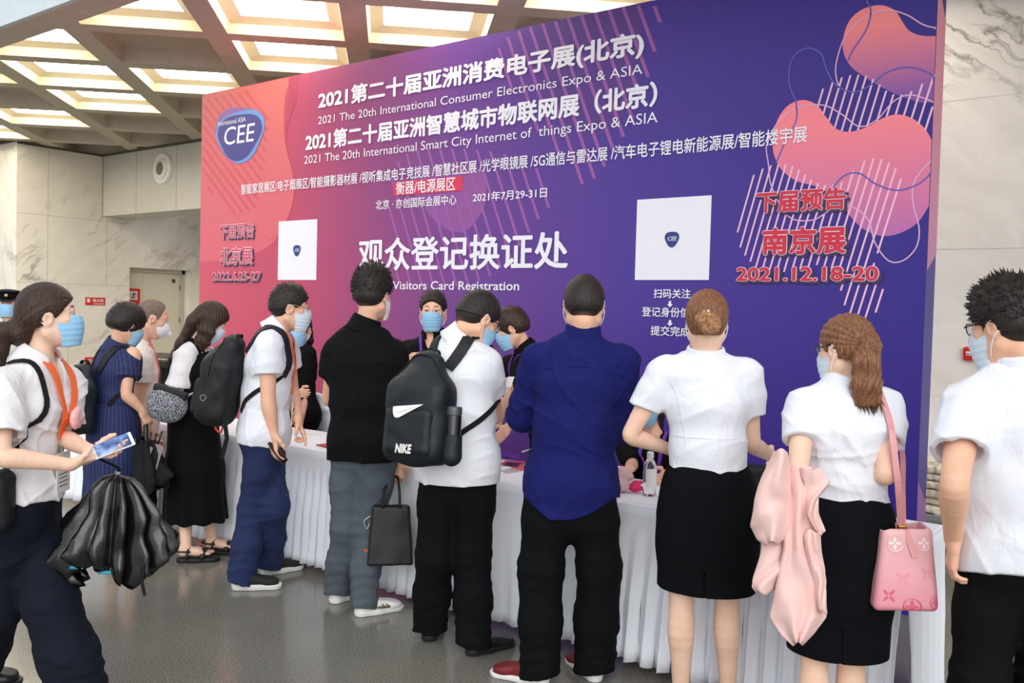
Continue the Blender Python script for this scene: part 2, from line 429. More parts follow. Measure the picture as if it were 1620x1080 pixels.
bp_.build('panel', M_print, banner)

_txt_cache = {}
def text_geo(s, bold):
    if (s, bold) in _txt_cache: return _txt_cache[(s, bold)]
    if bold > 0:                       # heavier strokes: the same outlines laid side by side on a small circle
        co, fs = text_geo(s, 0.0); n = len(co); C = []; F = []
        for k in range(8):
            a = 2 * PI * k / 8
            C.append(co + np.array([math.cos(a) * bold, math.sin(a) * bold, -k * 1e-4])); F += [tuple(i + k * n for i in f) for f in fs]
        _txt_cache[(s, bold)] = (np.concatenate(C), F); return _txt_cache[(s, bold)]
    cu = bpy.data.curves.new('lettering', 'FONT'); cu.body = s; cu.resolution_u = 3
    cu.fill_mode = 'FRONT'
    o = bpy.data.objects.new('lettering', cu); COL.objects.link(o)
    dg = bpy.context.evaluated_depsgraph_get(); dg.update()
    me = bpy.data.meshes.new_from_object(o.evaluated_get(dg))
    n = len(me.vertices); co = np.zeros(n * 3); me.vertices.foreach_get('co', co); co = co.reshape(-1, 3)
    fs = [tuple(p.vertices) for p in me.polygons]
    bpy.data.objects.remove(o); bpy.data.curves.remove(cu); bpy.data.meshes.remove(me)
    _txt_cache[(s, bold)] = (co, fs); return co, fs
def text_on(s, origin, ax, ay, width, zb, zt, mat, parent, bold=0.0, caps=False, name='lettering', grow=(0, 0), shear=0.0):
    """letters lying in the plane (origin; ax, ay), fitted to width and to the bottom/top heights zb, zt along ay"""
    co, fs = text_geo(s, bold)
    x0, x1 = co[:, 0].min(), co[:, 0].max()
    if caps:
        rc, _ = text_geo('H', bold); y0, y1 = rc[:, 1].min(), rc[:, 1].max()
    else: y0, y1 = co[:, 1].min(), co[:, 1].max()
    u = (co[:, 0] - x0) / (x1 - x0) * width; v = zb + (co[:, 1] - y0) / (y1 - y0) * (zt - zb)
    u = u + shear * (v - zb)
    nn = np.cross(ax, ay)
    P = np.asarray(origin)[None] + u[:, None] * np.asarray(ax)[None] + v[:, None] * np.asarray(ay)[None] - co[:, 2][:, None] * nn[None]
    me = raw_mesh(name, P, fs, False)
    return link_mesh(name, me, mat, parent)
AX, AZ = V(1, 0, 0), V(0, 0, 1)
def wp(x, y): return on_y(x, y, YB)
def line_of_text(s, L, R, mat, lay, bold=0.0, caps=False, dx=0, dz=0, name='lettering', shear=0.0):
    (xl, lb, ltp), (xr, rb, rtp) = L, R
    a, b, c, d = wp(xl, lb), wp(xl, ltp), wp(xr, rb), wp(xr, rtp)
    zb = (a[2] + c[2]) / 2; zt = (b[2] + d[2]) / 2
    return text_on(s, V(a[0] + dx, YB - 0.0015 * lay, dz), AX, AZ, c[0] - a[0], zb, zt, mat, banner, bold, caps, name, shear=shear)
M_letter = plain('white_print', srgb(238, 236, 246), 0.45, var=0.01)
M_red = plain('red_print', srgb(206, 40, 66), 0.45, var=0.01)
M_pinkred = plain('pink_red_print', srgb(210, 66, 90), 0.45, var=0.01)
M_shadowprint = plain('dark_print', srgb(62, 40, 84), 0.5, var=0.01)
M_redbox = plain('red_box_print', srgb(214, 48, 84), 0.45, var=0.01)

LN = [
 ('2021第二十届亚洲消费电子展(北京)', (504, 174, 141), (1019, 97, 52), .035, False),
 ('2021 The 20th International Consumer Electronics Expo & ASIA', (503.7, 196, 184), (1017, 118, 102.5), 0.0, True),
 ('2021第二十届亚洲智慧城市物联网展（北京）', (484, 238, 209), (1040, 172, 130), .035, False),
 ('2021 The 20th International Smart City Internet of  things Expo & ASIA', (482, 259, 246.7), (1041, 194, 177), 0.0, True),
 ('智能家居展区/电子烟展区/智能摄影器材展 /视听集成电子竞技展 /智慧社区展 /光学眼镜展 /5G通信与雷达展 /汽车电子锂电新能源展/智能楼宇展', (382, 307.5, 291), (1277, 226, 199.5), .012, False),
 ('衡器/电源展区', (627, 308, 287), (721, 301.5, 280), .012, False),
 ('北京 · 亦创国际会展中心', (595, 332, 316), (722.8, 324, 308), .012, False),
 ('2021年7月29-31日', (748.5, 319.5, 304), (866, 313, 297), .014, False),
 ('观众登记换证处', (567.5, 429, 378), (899, 425, 364.5), .022, False),
 ('Visitors Card Registration', (622, 457.7, 446), (822, 459, 443.5), .012, True),
 ('扫码关注', (1034.4, 472, 457), (1093, 471.5, 456.5), .012, False),
 ('登记身份信息', (1016, 502, 486), (1107, 501, 485.5), .012, False),
 ('提交完成', (1029.6, 532, 516), (1092, 531, 515.5), .012, False)]
# red label behind one line
c0, c1 = wp(622.6, 309.5), wp(732.5, 278.5)
MB().span(V(c0[0], YB - 0.0042, (c0[2] + wp(732.5, 302)[2]) / 2), V(c1[0], YB, (c1[2] + wp(622.6, 288)[2]) / 2)).build('red_label', M_redbox, banner)
for s, L, R, b, caps in LN: line_of_text(s, L, R, M_letter, 4, b, caps)
for y in (475.5, 505.5):                 # two little white arrows
    p = wp(1060.5, y + 5.5); w = 0.022
    ar = MB(); q = lambda dx, dz: V(p[0] + dx, YB - 0.006, p[2] + dz)
    ar.poly([q(-w * .4, .020), q(w * .4, .020), q(w * .4, .0), q(-w * .4, .0)]).poly([q(-w, .0), q(w, .0), q(0, -.020)])
    ar.build('arrow', M_letter, banner)
def outlined(s, L, R, fill, bold, edge):
    line_of_text(s, L, R, M_shadowprint, 5, bold + edge, dx=0.018, dz=-0.016, name='lettering_shadow')
    line_of_text(s, L, R, M_letter, 6, bold + edge, name='lettering_outline')
    a = [wp(L[0], L[1]), wp(L[0], L[2]), wp(R[0], R[1]), wp(R[0], R[2])]
    co1, _ = text_geo(s, bold + edge); co0, _ = text_geo(s, bold)
    X0 = a[0][0]; W = a[2][0] - X0; zb = (a[0][2] + a[2][2]) / 2; zt = (a[1][2] + a[3][2]) / 2
    kx = W / (co1[:, 0].max() - co1[:, 0].min()); kz = (zt - zb) / (co1[:, 1].max() - co1[:, 1].min())
    ix = (co0[:, 0].min() - co1[:, 0].min()) * kx; iw = (co0[:, 0].max() - co0[:, 0].min()) * kx
    iz0 = zb + (co0[:, 1].min() - co1[:, 1].min()) * kz; iz1 = iz0 + (co0[:, 1].max() - co0[:, 1].min()) * kz
    text_on(s, V(X0 + ix, YB - 0.0015 * 7.5, 0), AX, AZ, iw, iz0, iz1, fill, banner, bold, name='lettering')
outlined('下届预告', (348, 378, 354), (403, 377, 352), M_pinkred, .014, .030)
outlined('北京展', (349, 420, 390.5), (401, 418.5, 389), M_pinkred, .014, .030)
outlined('2022.6.25-27', (336.5, 444.5, 430.5), (413.5, 444, 429), M_pinkred, .012, .028)
outlined('下届预告', (1196, 338, 302), (1340, 333, 295), M_red, .034, .022)
outlined('南京展', (1205, 405, 360), (1340, 402, 355), M_red, .034, .022)
outlined('2021.12.18-20', (1164.5, 446.5, 422.5), (1391.5, 444.5, 419.5), M_red, .030, .026)

# white panels (the square codes themselves are left out)
M_panelw = plain('white_sticker', srgb(236, 236, 244), 0.4, var=0.01)
def shield(cx, cz, w, h, k=40, rot=0.0):
    """rounded three-sided badge outline"""
    out = []
    for i in range(k):
        t = 2 * PI * i / k
        r = 1.0 + .10 * math.cos(3 * (t + PI / 2 - rot)) 
        out.append((cx + w / 2 * r * math.cos(t), cz + h / 2 * r * math.sin(t)))
    return out
def grad_mat(name, c0, c1, z0, z1, alpha=1.0, axis='Z', rough=0.42):
    m, nt, b = new_mat(name)
    tc = nd(nt, 'ShaderNodeTexCoord'); sp = nd(nt, 'ShaderNodeSeparateXYZ'); nt.links.new(tc.outputs['Object'], sp.inputs[0])
    mr = nd(nt, 'ShaderNodeMapRange'); mr.inputs[1].default_value = z0; mr.inputs[2].default_value = z1
    nt.links.new(sp.outputs[axis], mr.inputs[0]); nt.links.new(ramp(nt, mr.outputs[0], [(0, c0), (1, c1)]), b.inputs['Base Color'])
    b.inputs['Roughness'].default_value = rough
    if alpha < 1: b.inputs['Alpha'].default_value = alpha
    return m
def flat(name, pts, lay, mat):
    me = bpy.data.meshes.new(name); bm = bmesh.new()
    vs = [bm.verts.new((p[0], YB - 0.0006 * lay, p[1])) for p in pts]
    f = bm.faces.new(vs); bmesh.ops.triangulate(bm, faces=[f], ngon_method='EAR_CLIP')
    bmesh.ops.recalc_face_normals(bm, faces=bm.faces)
    bm.to_mesh(me); bm.free()
    return link_mesh(name, me, mat, banner)
def px2(pts): return [(float(wp(x, y)[0]), float(wp(x, y)[2])) for x, y in pts]
M_badge = grad_mat('badge_blue', srgb(40, 58, 130), srgb(72, 66, 140), 2.5, 3.2)
M_badge_lb = plain('badge_light_blue', srgb(104, 150, 214), 0.42, var=0.02)
M_badge_pu = plain('badge_violet', srgb(142, 104, 170), 0.42, var=0.02)
for (x0, y0, x1, y1, dy) in ((441, 350, 502, 443, -3.0), (1007, 316.5, 1124.5, 443, -8)):
    a, b, c, d = wp(x0, y0), wp(x1, y0 + dy), wp(x1 - 1.5, y1 - .6), wp(x0 - 1, y1)
    xa, xb, zb, zt = (a[0] + d[0]) / 2, (b[0] + c[0]) / 2, (c[2] + d[2]) / 2, (a[2] + b[2]) / 2
    MB().span(V(xa, YB - 0.003, zb), V(xb, YB, zt)).build('white_panel', M_panelw, banner)
    cx, cz, w = (xa + xb) / 2, (zb + zt) / 2, (xb - xa) * .19
    flat('emblem', [(x, z) for x, z in shield(cx, cz, w, w)], 9, M_badge)
    text_on('CEE', V(cx - w * .3, YB - 0.0075, 0), AX, AZ, w * .62, cz - w * .12, cz + w * .14, M_letter, banner, 0.01, shear=0.15)
# the big badge
A, B = wp(341, 215), wp(418, 205); cx = (A[0] + B[0]) / 2; w = B[0] - A[0]
cz = float(wp(379, 212)[2]); hgt = float(wp(379, 166)[2] - wp(379, 253)[2])
flat('emblem', shield(cx - .015, cz + .03, w * .98, hgt * .92, rot=-.25), 6, M_badge_pu)
flat('emblem', shield(cx + .02, cz - .01, w * .97, hgt * .94, rot=.1), 7, M_badge_lb)
flat('emblem', shield(cx + .005, cz - .015, w * .88, hgt * .84, rot=-.05), 8, M_badge)
line_of_text('CEE', (354.5, 229.5, 202), (402, 224, 195.5), M_letter, 4.6, 0.004, True, shear=0.12)
line_of_text('International ASIA', (345.5, 198.5, 191.5), (389.5, 193.5, 185), M_letter, 4.6, 0.0, True)

# printed shapes: pink blobs, slanted stripes, thin lines
def c7(pts): return [(1100 + x * 520 / 1123.0, y * 500 / 1080.0) for x, y in pts]
def closed(pts, n=7):
    P = [np.asarray(p, float) for p in pts]; N = len(P); out = []
    for i in range(N):
        p0, p1, p2, p3 = P[i - 1], P[i], P[(i + 1) % N], P[(i + 2) % N]
        for k in range(n):
            t = k / n
            out.append(tuple(0.5 * ((2 * p1) + (p2 - p0) * t + (2 * p0 - 5 * p1 + 4 * p2 - p3) * t * t + (3 * p1 - p0 - 3 * p2 + p3) * t ** 3)))
    return out
def clip_x(pts, x1, z1=None):
    def cl(P, ax, lim):
        out = []
        for i in range(len(P)):
            p, q = np.asarray(P[i]), np.asarray(P[(i + 1) % len(P)])
            if p[ax] <= lim: out.append(tuple(p))
            if (p[ax] - lim) * (q[ax] - lim) < 0: out.append(tuple(p + (q - p) * ((lim - p[ax]) / (q[ax] - p[ax]))))
        return out
    P = cl(pts, 0, x1)
    return cl(P, 1, ZT - 0.002)
blobA = [(505, 170), (510, 110), (535, 60), (580, 28), (635, 18), (682, 36), (708, 75), (732, 106), (775, 122), (835, 122), (880, 110), (900, 200), (890, 300), (800, 350), (720, 335), (650, 305), (590, 270), (530, 225)]
blobB = [(265, 500), (275, 425), (312, 365), (365, 342), (415, 358), (447, 400), (482, 440), (530, 450), (590, 432), (640, 404), (690, 391), (742, 405), (785, 440), (812, 490), (835, 560), (830, 640), (800, 700), (760, 760), (700, 796), (640, 806), (580, 786), (535, 745), (490, 690), (420, 640), (350, 620), (300, 585), (275, 545)]
str1 = [(145, 780), (160, 670), (200, 598), (270, 562), (340, 570), (400, 615), (450, 632), (515, 615), (560, 560), (620, 540), (680, 568), (706, 625), (700, 700), (675, 775), (630, 850), (612, 905), (640, 965), (635, 1035), (600, 1080), (540, 1082), (500, 1020), (492, 945), (430, 905), (330, 925), (240, 930), (180, 885), (150, 835)]
str2 = [(412, 350), (440, 300), (500, 265), (560, 255), (612, 272), (655, 312), (700, 325), (760, 300), (800, 262), (850, 225), (880, 300), (870, 400), (820, 470), (780, 440), (740, 405), (690, 391), (640, 404), (590, 432), (530, 450), (482, 440), (447, 400)]
zA, zB = float(wp(*c7([(600, 330)])[0])[2]), float(wp(*c7([(600, 30)])[0])[2])
zC, zD = float(wp(*c7([(500, 800)])[0])[2]), float(wp(*c7([(400, 360)])[0])[2])
M_blobA = grad_mat('pink_blob_upper', srgb(130, 78, 158), srgb(246, 132, 134), zA, zA + (zB - zA) * .8)
M_blobB = grad_mat('pink_blob', srgb(184, 104, 166), srgb(250, 132, 142), zC, zC + (zD - zC) * .85)
M_stripe = plain('pale_pink_stripe', srgb(238, 188, 208), 0.42, var=0.01)
M_hatch = plain('violet_stripe', srgb(150, 84, 160), 0.42, var=0.01)
M_hatch_l = plain('coral_stripe', srgb(206, 84, 100), 0.42, var=0.01)
M_line_b = plain('blue_line', srgb(92, 84, 176), 0.42, var=0.01)
M_line_p = plain('pink_line', srgb(222, 170, 206), 0.42, var=0.01)
M_dpurple = plain('deep_violet_print', srgb(84, 46, 132), 0.42, var=0.01)
M_mauve = plain('mauve_print', srgb(142, 78, 152), 0.42, var=0.01)
M_coral = grad_mat('coral_wave', srgb(218, 94, 114), srgb(208, 108, 106), 1.6, 3.6)
flat('pink_blob', clip_x(px2(closed(c7(blobA))), XR - .001), 1, M_blobA)
flat('pink_blob', clip_x(px2(closed(c7(blobB))), XR - .001), 2, M_blobB)
def stripes(name, poly, slope, pitch, w, lay, mat):
    """slanted bars clipped to poly (X, Z); slope = dx/dz of a bar"""
    Q = np.array([(x - slope * z, z) for x, z in poly]); mb = MB()
    s = math.floor(Q[:, 0].min() / pitch) * pitch
    while s < Q[:, 0].max():
        xs = s + w / 2; zs = []
        for i in range(len(Q)):
            (xa, za), (xb, zb) = Q[i], Q[(i + 1) % len(Q)]
            if (xa - xs) * (xb - xs) < 0: zs.append(za + (zb - za) * (xs - xa) / (xb - xa))
        zs.sort()
        for a, b in zip(zs[::2], zs[1::2]):
            if b - a > .02:
                y = YB - .0006 * lay
                mb.poly([V(s + slope * a, y, a), V(s + w + slope * a, y, a), V(s + w + slope * b, y, b), V(s + slope * b, y, b)])
        s += pitch
    if mb.f: mb.build(name, mat, banner)
stripes('stripe_pattern', clip_x(px2(closed(c7(str1))), XR - .002), .27, .046, .011, 3, M_stripe)
stripes('stripe_pattern', clip_x(px2(closed(c7(str2))), XR - .002), .27, .046, .011, 3.4, M_stripe)
def thin_line(pts, r, mat, lay=4.2, name='printed_line'):
    mb = MB(); P = [wp(*p) for p in smooth_path([np.array(q) for q in pts], 10)]
    P = [V(min(p[0], XR - .004), YB - .0006 * lay, min(p[2], ZT - .004)) for p in P]
    mb.ribbon(P, [np.cross(nrm(P[min(i + 1, len(P) - 1)] - P[max(i - 1, 0)]), V(0, 1, 0)) for i in range(len(P))], r, .0006)
    mb.build(name, mat, banner)
thin_line(c7([(345, 345), (322, 290), (325, 220), (350, 180), (390, 165), (430, 185), (450, 240), (480, 290), (540, 315), (600, 290), (650, 250), (720, 230), (790, 245), (832, 275)]), .008, M_line_b)
thin_line(c7([(345, 345), (345, 410), (310, 480), (275, 560)]), .008, M_line_b)
thin_line(c7([(585, 0), (600, 40), (585, 100), (540, 170), (520, 210)]), .008, M_line_b)
thin_line(c7([(490, 300), (480, 230), (510, 130), (570, 65), (650, 35), (720, 50), (780, 85), (835, 98)]), .007, M_line_p)
thin_line(c7([(250, 560), (245, 490), (290, 410), (360, 365), (440, 360), (500, 390), (560, 432), (620, 410), (680, 345), (740, 325), (820, 350)]), .007, M_line_p)
thin_line(c7([(250, 560), (262, 640), (320, 740), (400, 752), (460, 720), (530, 705), (590, 750), (615, 830), (660, 890), (710, 890), (755, 845), (765, 780), (745, 700), (745, 630), (780, 575), (812, 545)]), .007, M_line_p)
thin_line(c7([(470, 640), (510, 600), (560, 592), (620, 630), (690, 650), (760, 630), (810, 590)]), .008, M_line_b, 4.4)
# left and middle prints
def wave_side(name, px, lay, mat, x0=None):
    P = [wp(*q) for q in smooth_path([np.array(q) for q in px], 8)]; y = YB - .0006 * lay; m = MB()
    for a, b in zip(P, P[1:]): m.poly([V(XL + .001 if x0 is None else a[0] - x0 * (a[2] - P[-1][2]) / (P[0][2] - P[-1][2]), y, a[2]), V(a[0], y, a[2]), V(b[0], y, b[2]), V(XL + .001 if x0 is None else b[0] - x0 * (b[2] - P[-1][2]) / (P[0][2] - P[-1][2]), y, b[2])])
    m.build(name, mat, banner)
wave_side('coral_wave', [(461, 121.5), (452, 150), (449, 190), (452, 230), (462, 270), (465, 310), (452, 350), (430, 385), (395, 403), (355, 411), (321, 414)], .5, M_coral)
wave_side('maroon_wave', [(475, 119), (470, 150), (456, 200), (451, 222)], .8, plain('maroon_print', srgb(172, 60, 92), .42, var=.01), .16)
stripes('stripe_pattern', px2([(322, 158), (400, 140), (425, 190), (420, 250), (405, 330), (372, 340), (330, 300), (319, 260)]), -1.15, .12, .045, 1.5, M_hatch_l)
flat('violet_blob', clip_x(px2(closed([(872, 40), (1000, 8), (1010, 120), (960, 210), (900, 200), (855, 130)])), XR), 1, M_dpurple)
flat('mauve_blob', px2(closed([(650, 285), (700, 262), (760, 270), (768, 320), (742, 362), (712, 365), (680, 340)])), 1, M_mauve)
stripes('stripe_pattern', clip_x(px2(closed([(800, 60), (1020, 8), (1040, 60), (1000, 190), (930, 290), (880, 240), (820, 160)])), XR), -.42, .11, .028, 2, M_hatch)
stripes('stripe_pattern', px2(closed([(615, 300), (640, 245), (720, 235), (820, 250), (880, 300), (850, 350), (770, 440), (640, 452), (615, 380)])), -.42, .12, .026, 2, M_hatch)
thin_line([(463, 134), (470, 152), (452, 220), (466, 290), (455, 350), (430, 378), (415, 372)], .006, M_hatch_l)
# the print folds round the end of the wall: pink there too
rm = MB()
for z0, z1 in ((1.9, 3.45), (0.35, 0.75)):
    rm.poly([V(XR + .0015, YB + .002, z0), V(XR + .0015, YB + BT, z0 + .1), V(XR + .0015, YB + BT, z1 - .15), V(XR + .0015, YB + .002, z1)])
rm.build('pink_blob', grad_mat('pink_wrap', srgb(120, 80, 150), srgb(226, 140, 160), .3, 3.2), banner)
# ------------------------------------------------------------------ smooth solids (distance fields meshed with OpenVDB)
def smin(a, b, k):
    if k <= 0: return np.minimum(a, b)
    h = np.maximum(k - np.abs(a - b), 0) / k
    return np.minimum(a, b) - h * h * k * 0.25
def smax(a, b, k): return -smin(-a, -b, k)
class Field:
    def __init__(s): s.p = []; s.disp = None
    def _add(s, op, fn, lo, hi, k): s.p.append((op, fn, np.asarray(lo, float), np.asarray(hi, float), k)); return s
    def cone(s, a, b, ra, rb, k=0.02, op='u'):
        a, b = np.asarray(a, float), np.asarray(b, float); d = b - a; dd = max(d @ d, 1e-9); r = max(ra, rb)
        def fn(x, y, z):
            t = np.clip(((x - a[0]) * d[0] + (y - a[1]) * d[1] + (z - a[2]) * d[2]) / dd, 0, 1)
            return np.sqrt((x - a[0] - t * d[0]) ** 2 + (y - a[1] - t * d[1]) ** 2 + (z - a[2] - t * d[2]) ** 2) - (ra + (rb - ra) * t)
        return s._add(op, fn, np.minimum(a, b) - r, np.maximum(a, b) + r, k)
    def chain(s, pts, rs, k=0.02, op='u'):
        for i in range(len(pts) - 1): s.cone(pts[i], pts[i + 1], rs[i], rs[i + 1], k, op)
        return s
    def econe(s, a, b, ra, rb, u, k=0.02, op='u', ub=None):
        """cone with elliptical section: ra = (half width along u, half depth)"""
        a, b = np.asarray(a, float), np.asarray(b, float); d = b - a; L = max(np.linalg.norm(d), 1e-6); w = d / L
        u0 = nrm(np.asarray(u) - w * (np.asarray(u) @ w)); v0 = np.cross(w, u0); r = max(max(ra), max(rb))
        u1 = u0 if ub is None else nrm(np.asarray(ub) - w * (np.asarray(ub) @ w)); v1 = np.cross(w, u1)
        def fn(x, y, z):
            X, Y, Z = x - a[0], y - a[1], z - a[2]
            h = X * w[0] + Y * w[1] + Z * w[2]; t = np.clip(h / L, 0, 1)
            e = h - t * L
            if ub is None:
                qu = X * u0[0] + Y * u0[1] + Z * u0[2]; qv = X * v0[0] + Y * v0[1] + Z * v0[2]
            else:
                qu = X * (u0[0] * (1 - t) + u1[0] * t) + Y * (u0[1] * (1 - t) + u1[1] * t) + Z * (u0[2] * (1 - t) + u1[2] * t)
                qv = X * (v0[0] * (1 - t) + v1[0] * t) + Y * (v0[1] * (1 - t) + v1[1] * t) + Z * (v0[2] * (1 - t) + v1[2] * t)
            rx = ra[0] + (rb[0] - ra[0]) * t; ry = ra[1] + (rb[1] - ra[1]) * t; rw = np.minimum(rx, ry)
            k0 = np.sqrt((qu / rx) ** 2 + (qv / ry) ** 2 + (e / rw) ** 2)
            k1 = np.sqrt((qu / rx ** 2) ** 2 + (qv / ry ** 2) ** 2 + (e / rw ** 2) ** 2) + 1e-9
            return np.where(k0 < 0.3, (k0 - 1) * rw, k0 * (k0 - 1) / k1)
        return s._add(op, fn, np.minimum(a, b) - r, np.maximum(a, b) + r, k)
    def echain(s, pts, rs, us, k=0.02, op='u'):
        for i in range(len(pts) - 1):
            same = np.allclose(us[i], us[i + 1])
            s.econe(pts[i], pts[i + 1], rs[i], rs[i + 1], us[i], k, op, None if same else us[i + 1])
        return s
    def ell(s, c, r, ax=None, k=0.02, op='u'):
        c = np.asarray(c, float); A = np.eye(3) if ax is None else np.array(ax); R = max(r)
        ext = np.sqrt(((A * np.asarray(r)[:, None]) ** 2).sum(0))
        def fn(x, y, z):
            X, Y, Z = x - c[0], y - c[1], z - c[2]
            q = [X * A[i][0] + Y * A[i][1] + Z * A[i][2] for i in range(3)]
            k0 = np.sqrt(sum((q[i] / r[i]) ** 2 for i in range(3))); k1 = np.sqrt(sum((q[i] / r[i] ** 2) ** 2 for i in range(3))) + 1e-9
            return np.where(k0 < 0.3, (k0 - 1) * min(r), k0 * (k0 - 1) / k1)
        return s._add(op, fn, c - ext, c + ext, k)
    def box(s, c, h, ax=None, rnd=0.01, k=0.01, op='u'):
        c = np.asarray(c, float); A = np.eye(3) if ax is None else np.array(ax)
        ext = (np.abs(A) * np.asarray(h)[:, None]).sum(0) + 0.001
        def fn(x, y, z):
            X, Y, Z = x - c[0], y - c[1], z - c[2]
            q = [np.abs(X * A[i][0] + Y * A[i][1] + Z * A[i][2]) - (h[i] - rnd) for i in range(3)]
            return np.sqrt(sum(np.maximum(t, 0) ** 2 for t in q)) + np.minimum(np.maximum(q[0], np.maximum(q[1], q[2])), 0) - rnd
        return s._add(op, fn, c - ext, c + ext, k)
    def cut(s, p, n, k=0.0):                  # removes the side of the plane that n points to
        p = np.asarray(p, float); n = nrm(n)
        def fn(x, y, z): return (x - p[0]) * n[0] + (y - p[1]) * n[1] + (z - p[2]) * n[2]
        return s._add('i', fn, p * 0 - 1e3, p * 0 + 1e3, k)
    def func(s, op, fn, lo, hi, k=0.0): return s._add(op, fn, lo, hi, k)
    def eval(s, x, y, z, lo=None, hi=None, disp=True):
        F = np.full(np.broadcast(x, y, z).shape, 1.0, np.float32)
        for op, fn, a, b, k in s.p:
            if lo is not None and op != 'i':
                m = k + 0.02
                if np.any(a - m > hi) or np.any(b + m < lo): continue
            d = fn(x, y, z).astype(np.float32)
            F = smin(F, d, k) if op == 'u' else smax(F, -d, k) if op == 's' else smax(F, d, k)
        if disp and s.disp is not None: F = F + s.disp(x, y, z)
        return F
    def at(s, p):
        p = np.asarray(p, float).reshape(-1, 3)
        return s.eval(p[:, 0], p[:, 1], p[:, 2], disp=False)
    def snap(s, p, off=0.0, it=8):            # nearest point on the surface, lifted by off
        p = np.asarray(p, float).copy(); e = 0.004
        for _ in range(it):
            q = np.array([p, p + V(e, 0, 0), p + V(0, e, 0), p + V(0, 0, e)]); f = s.at(q)
            g = nrm((f[1:] - f[0]).astype(float)); p = p - g * (float(f[0]) - off) * 0.8
        return p
    def normal(s, p):
        e = 0.006; q = np.array([p, p + V(e, 0, 0), p + V(0, e, 0), p + V(0, 0, e)]); f = s.at(q)
        return nrm((f[1:] - f[0]).astype(float))
    def geo(s, h, clip_lo=None, clip_hi=None):
        us = [q for q in s.p if q[0] == 'u']
        lo = np.min([q[2] for q in us], 0) - 6 * h; hi = np.max([q[3] for q in us], 0) + 6 * h
        if clip_lo is not None: lo = np.maximum(lo, clip_lo)
        if clip_hi is not None: hi = np.minimum(hi, clip_hi)
        n = np.ceil((hi - lo) / h).astype(int) + 1; T = 40
        g = vdb.FloatGrid(3 * h)
        boxes = [(q[2] - q[4] - 5 * h, q[3] + q[4] + 5 * h) for q in us]
        for i in range(0, n[0], T):
            for j in range(0, n[1], T):
                for k in range(0, n[2], T):
                    tl = lo + np.array([i, j, k]) * h; m = np.minimum([T, T, T], n - [i, j, k]); th = tl + m * h
                    if not any(np.all(a <= th) and np.all(b >= tl) for a, b in boxes): continue
                    x = (tl[0] + np.arange(m[0]) * h)[:, None, None]; y = (tl[1] + np.arange(m[1]) * h)[None, :, None]; z = (tl[2] + np.arange(m[2]) * h)[None, None, :]
                    F = s.eval(x, y, z, tl - 4 * h, th + 4 * h)
                    F = np.clip(F, -3 * h, 3 * h).astype(np.float32)
                    if F.min() >= 2.99 * h: continue
                    g.copyFromArray(np.ascontiguousarray(F), ijk=(i, j, k))
        pts, quads = g.convertToQuads(0.0)
        return pts.astype(float) * h + lo, quads
    def mesh(s, name, h, mat, parent=None, extra=None, **kw):
        P, Q = s.geo(h, **kw)
        return grid_mesh(name, P, Q, mat, parent, extra)
def grid_mesh(name, P, Q, mat, parent=None, extra=None):
    if len(P) == 0: P = np.zeros((3, 3)); Q = np.zeros((0, 4), int)
    v = P[Q[:, :4]] if len(Q) else np.zeros((0, 4, 3))
    vol = np.einsum('ij,ij->i', v[:, 0], np.cross(v[:, 1], v[:, 2])).sum() + np.einsum('ij,ij->i', v[:, 0], np.cross(v[:, 2], v[:, 3])).sum() if len(Q) else 1
    if vol < 0: Q = Q[:, ::-1]
    me = bpy.data.meshes.new(name)
    nv, nq = len(P), len(Q); xv, xf = ([], []) if extra is None else extra
    ev = np.array(xv, float).reshape(-1, 3); off = nv
    me.vertices.add(nv + len(ev)); me.vertices.foreach_set('co', np.concatenate([P, ev]).ravel())
    loops = np.concatenate([np.asarray(Q, int).ravel()] + [np.array([i + off for i in f], int) for f in xf]) if xf else np.asarray(Q, int).ravel()
    tot = np.concatenate([np.full(nq, 4), np.array([len(f) for f in xf], int)]) if xf else np.full(nq, 4)
    me.loops.add(len(loops)); me.loops.foreach_set('vertex_index', loops.astype(np.int32))
    me.polygons.add(len(tot)); me.polygons.foreach_set('loop_start', np.concatenate([[0], np.cumsum(tot)[:-1]]).astype(np.int32) if len(tot) else [])
    me.polygons.foreach_set('use_smooth', [True] * len(tot))
    me.update(calc_edges=True); me.validate()
    return link_mesh(name, me, mat, parent)
def ripple(seed, amp, wl, stretch=(1, 1, 1), n=5):
    """soft cloth unevenness: a few warped sines"""
    R = np.random.RandomState(seed); D = R.normal(size=(n, 3)); D /= np.linalg.norm(D, axis=1)[:, None]
    D = D * np.asarray(stretch)[None]; W = R.uniform(0.7, 1.5, n) * 2 * PI / wl; ph = R.uniform(0, 6.28, n)
    def f(x, y, z):
        wx = 0.3 * wl * np.sin(9 * y + 7 * z + seed); o = 0
        for i in range(n): o = o + np.sin((D[i][0] * (x + wx) + D[i][1] * y + D[i][2] * z) * W[i] + ph[i])
        return (o * (amp / n)).astype(np.float32)
    return f

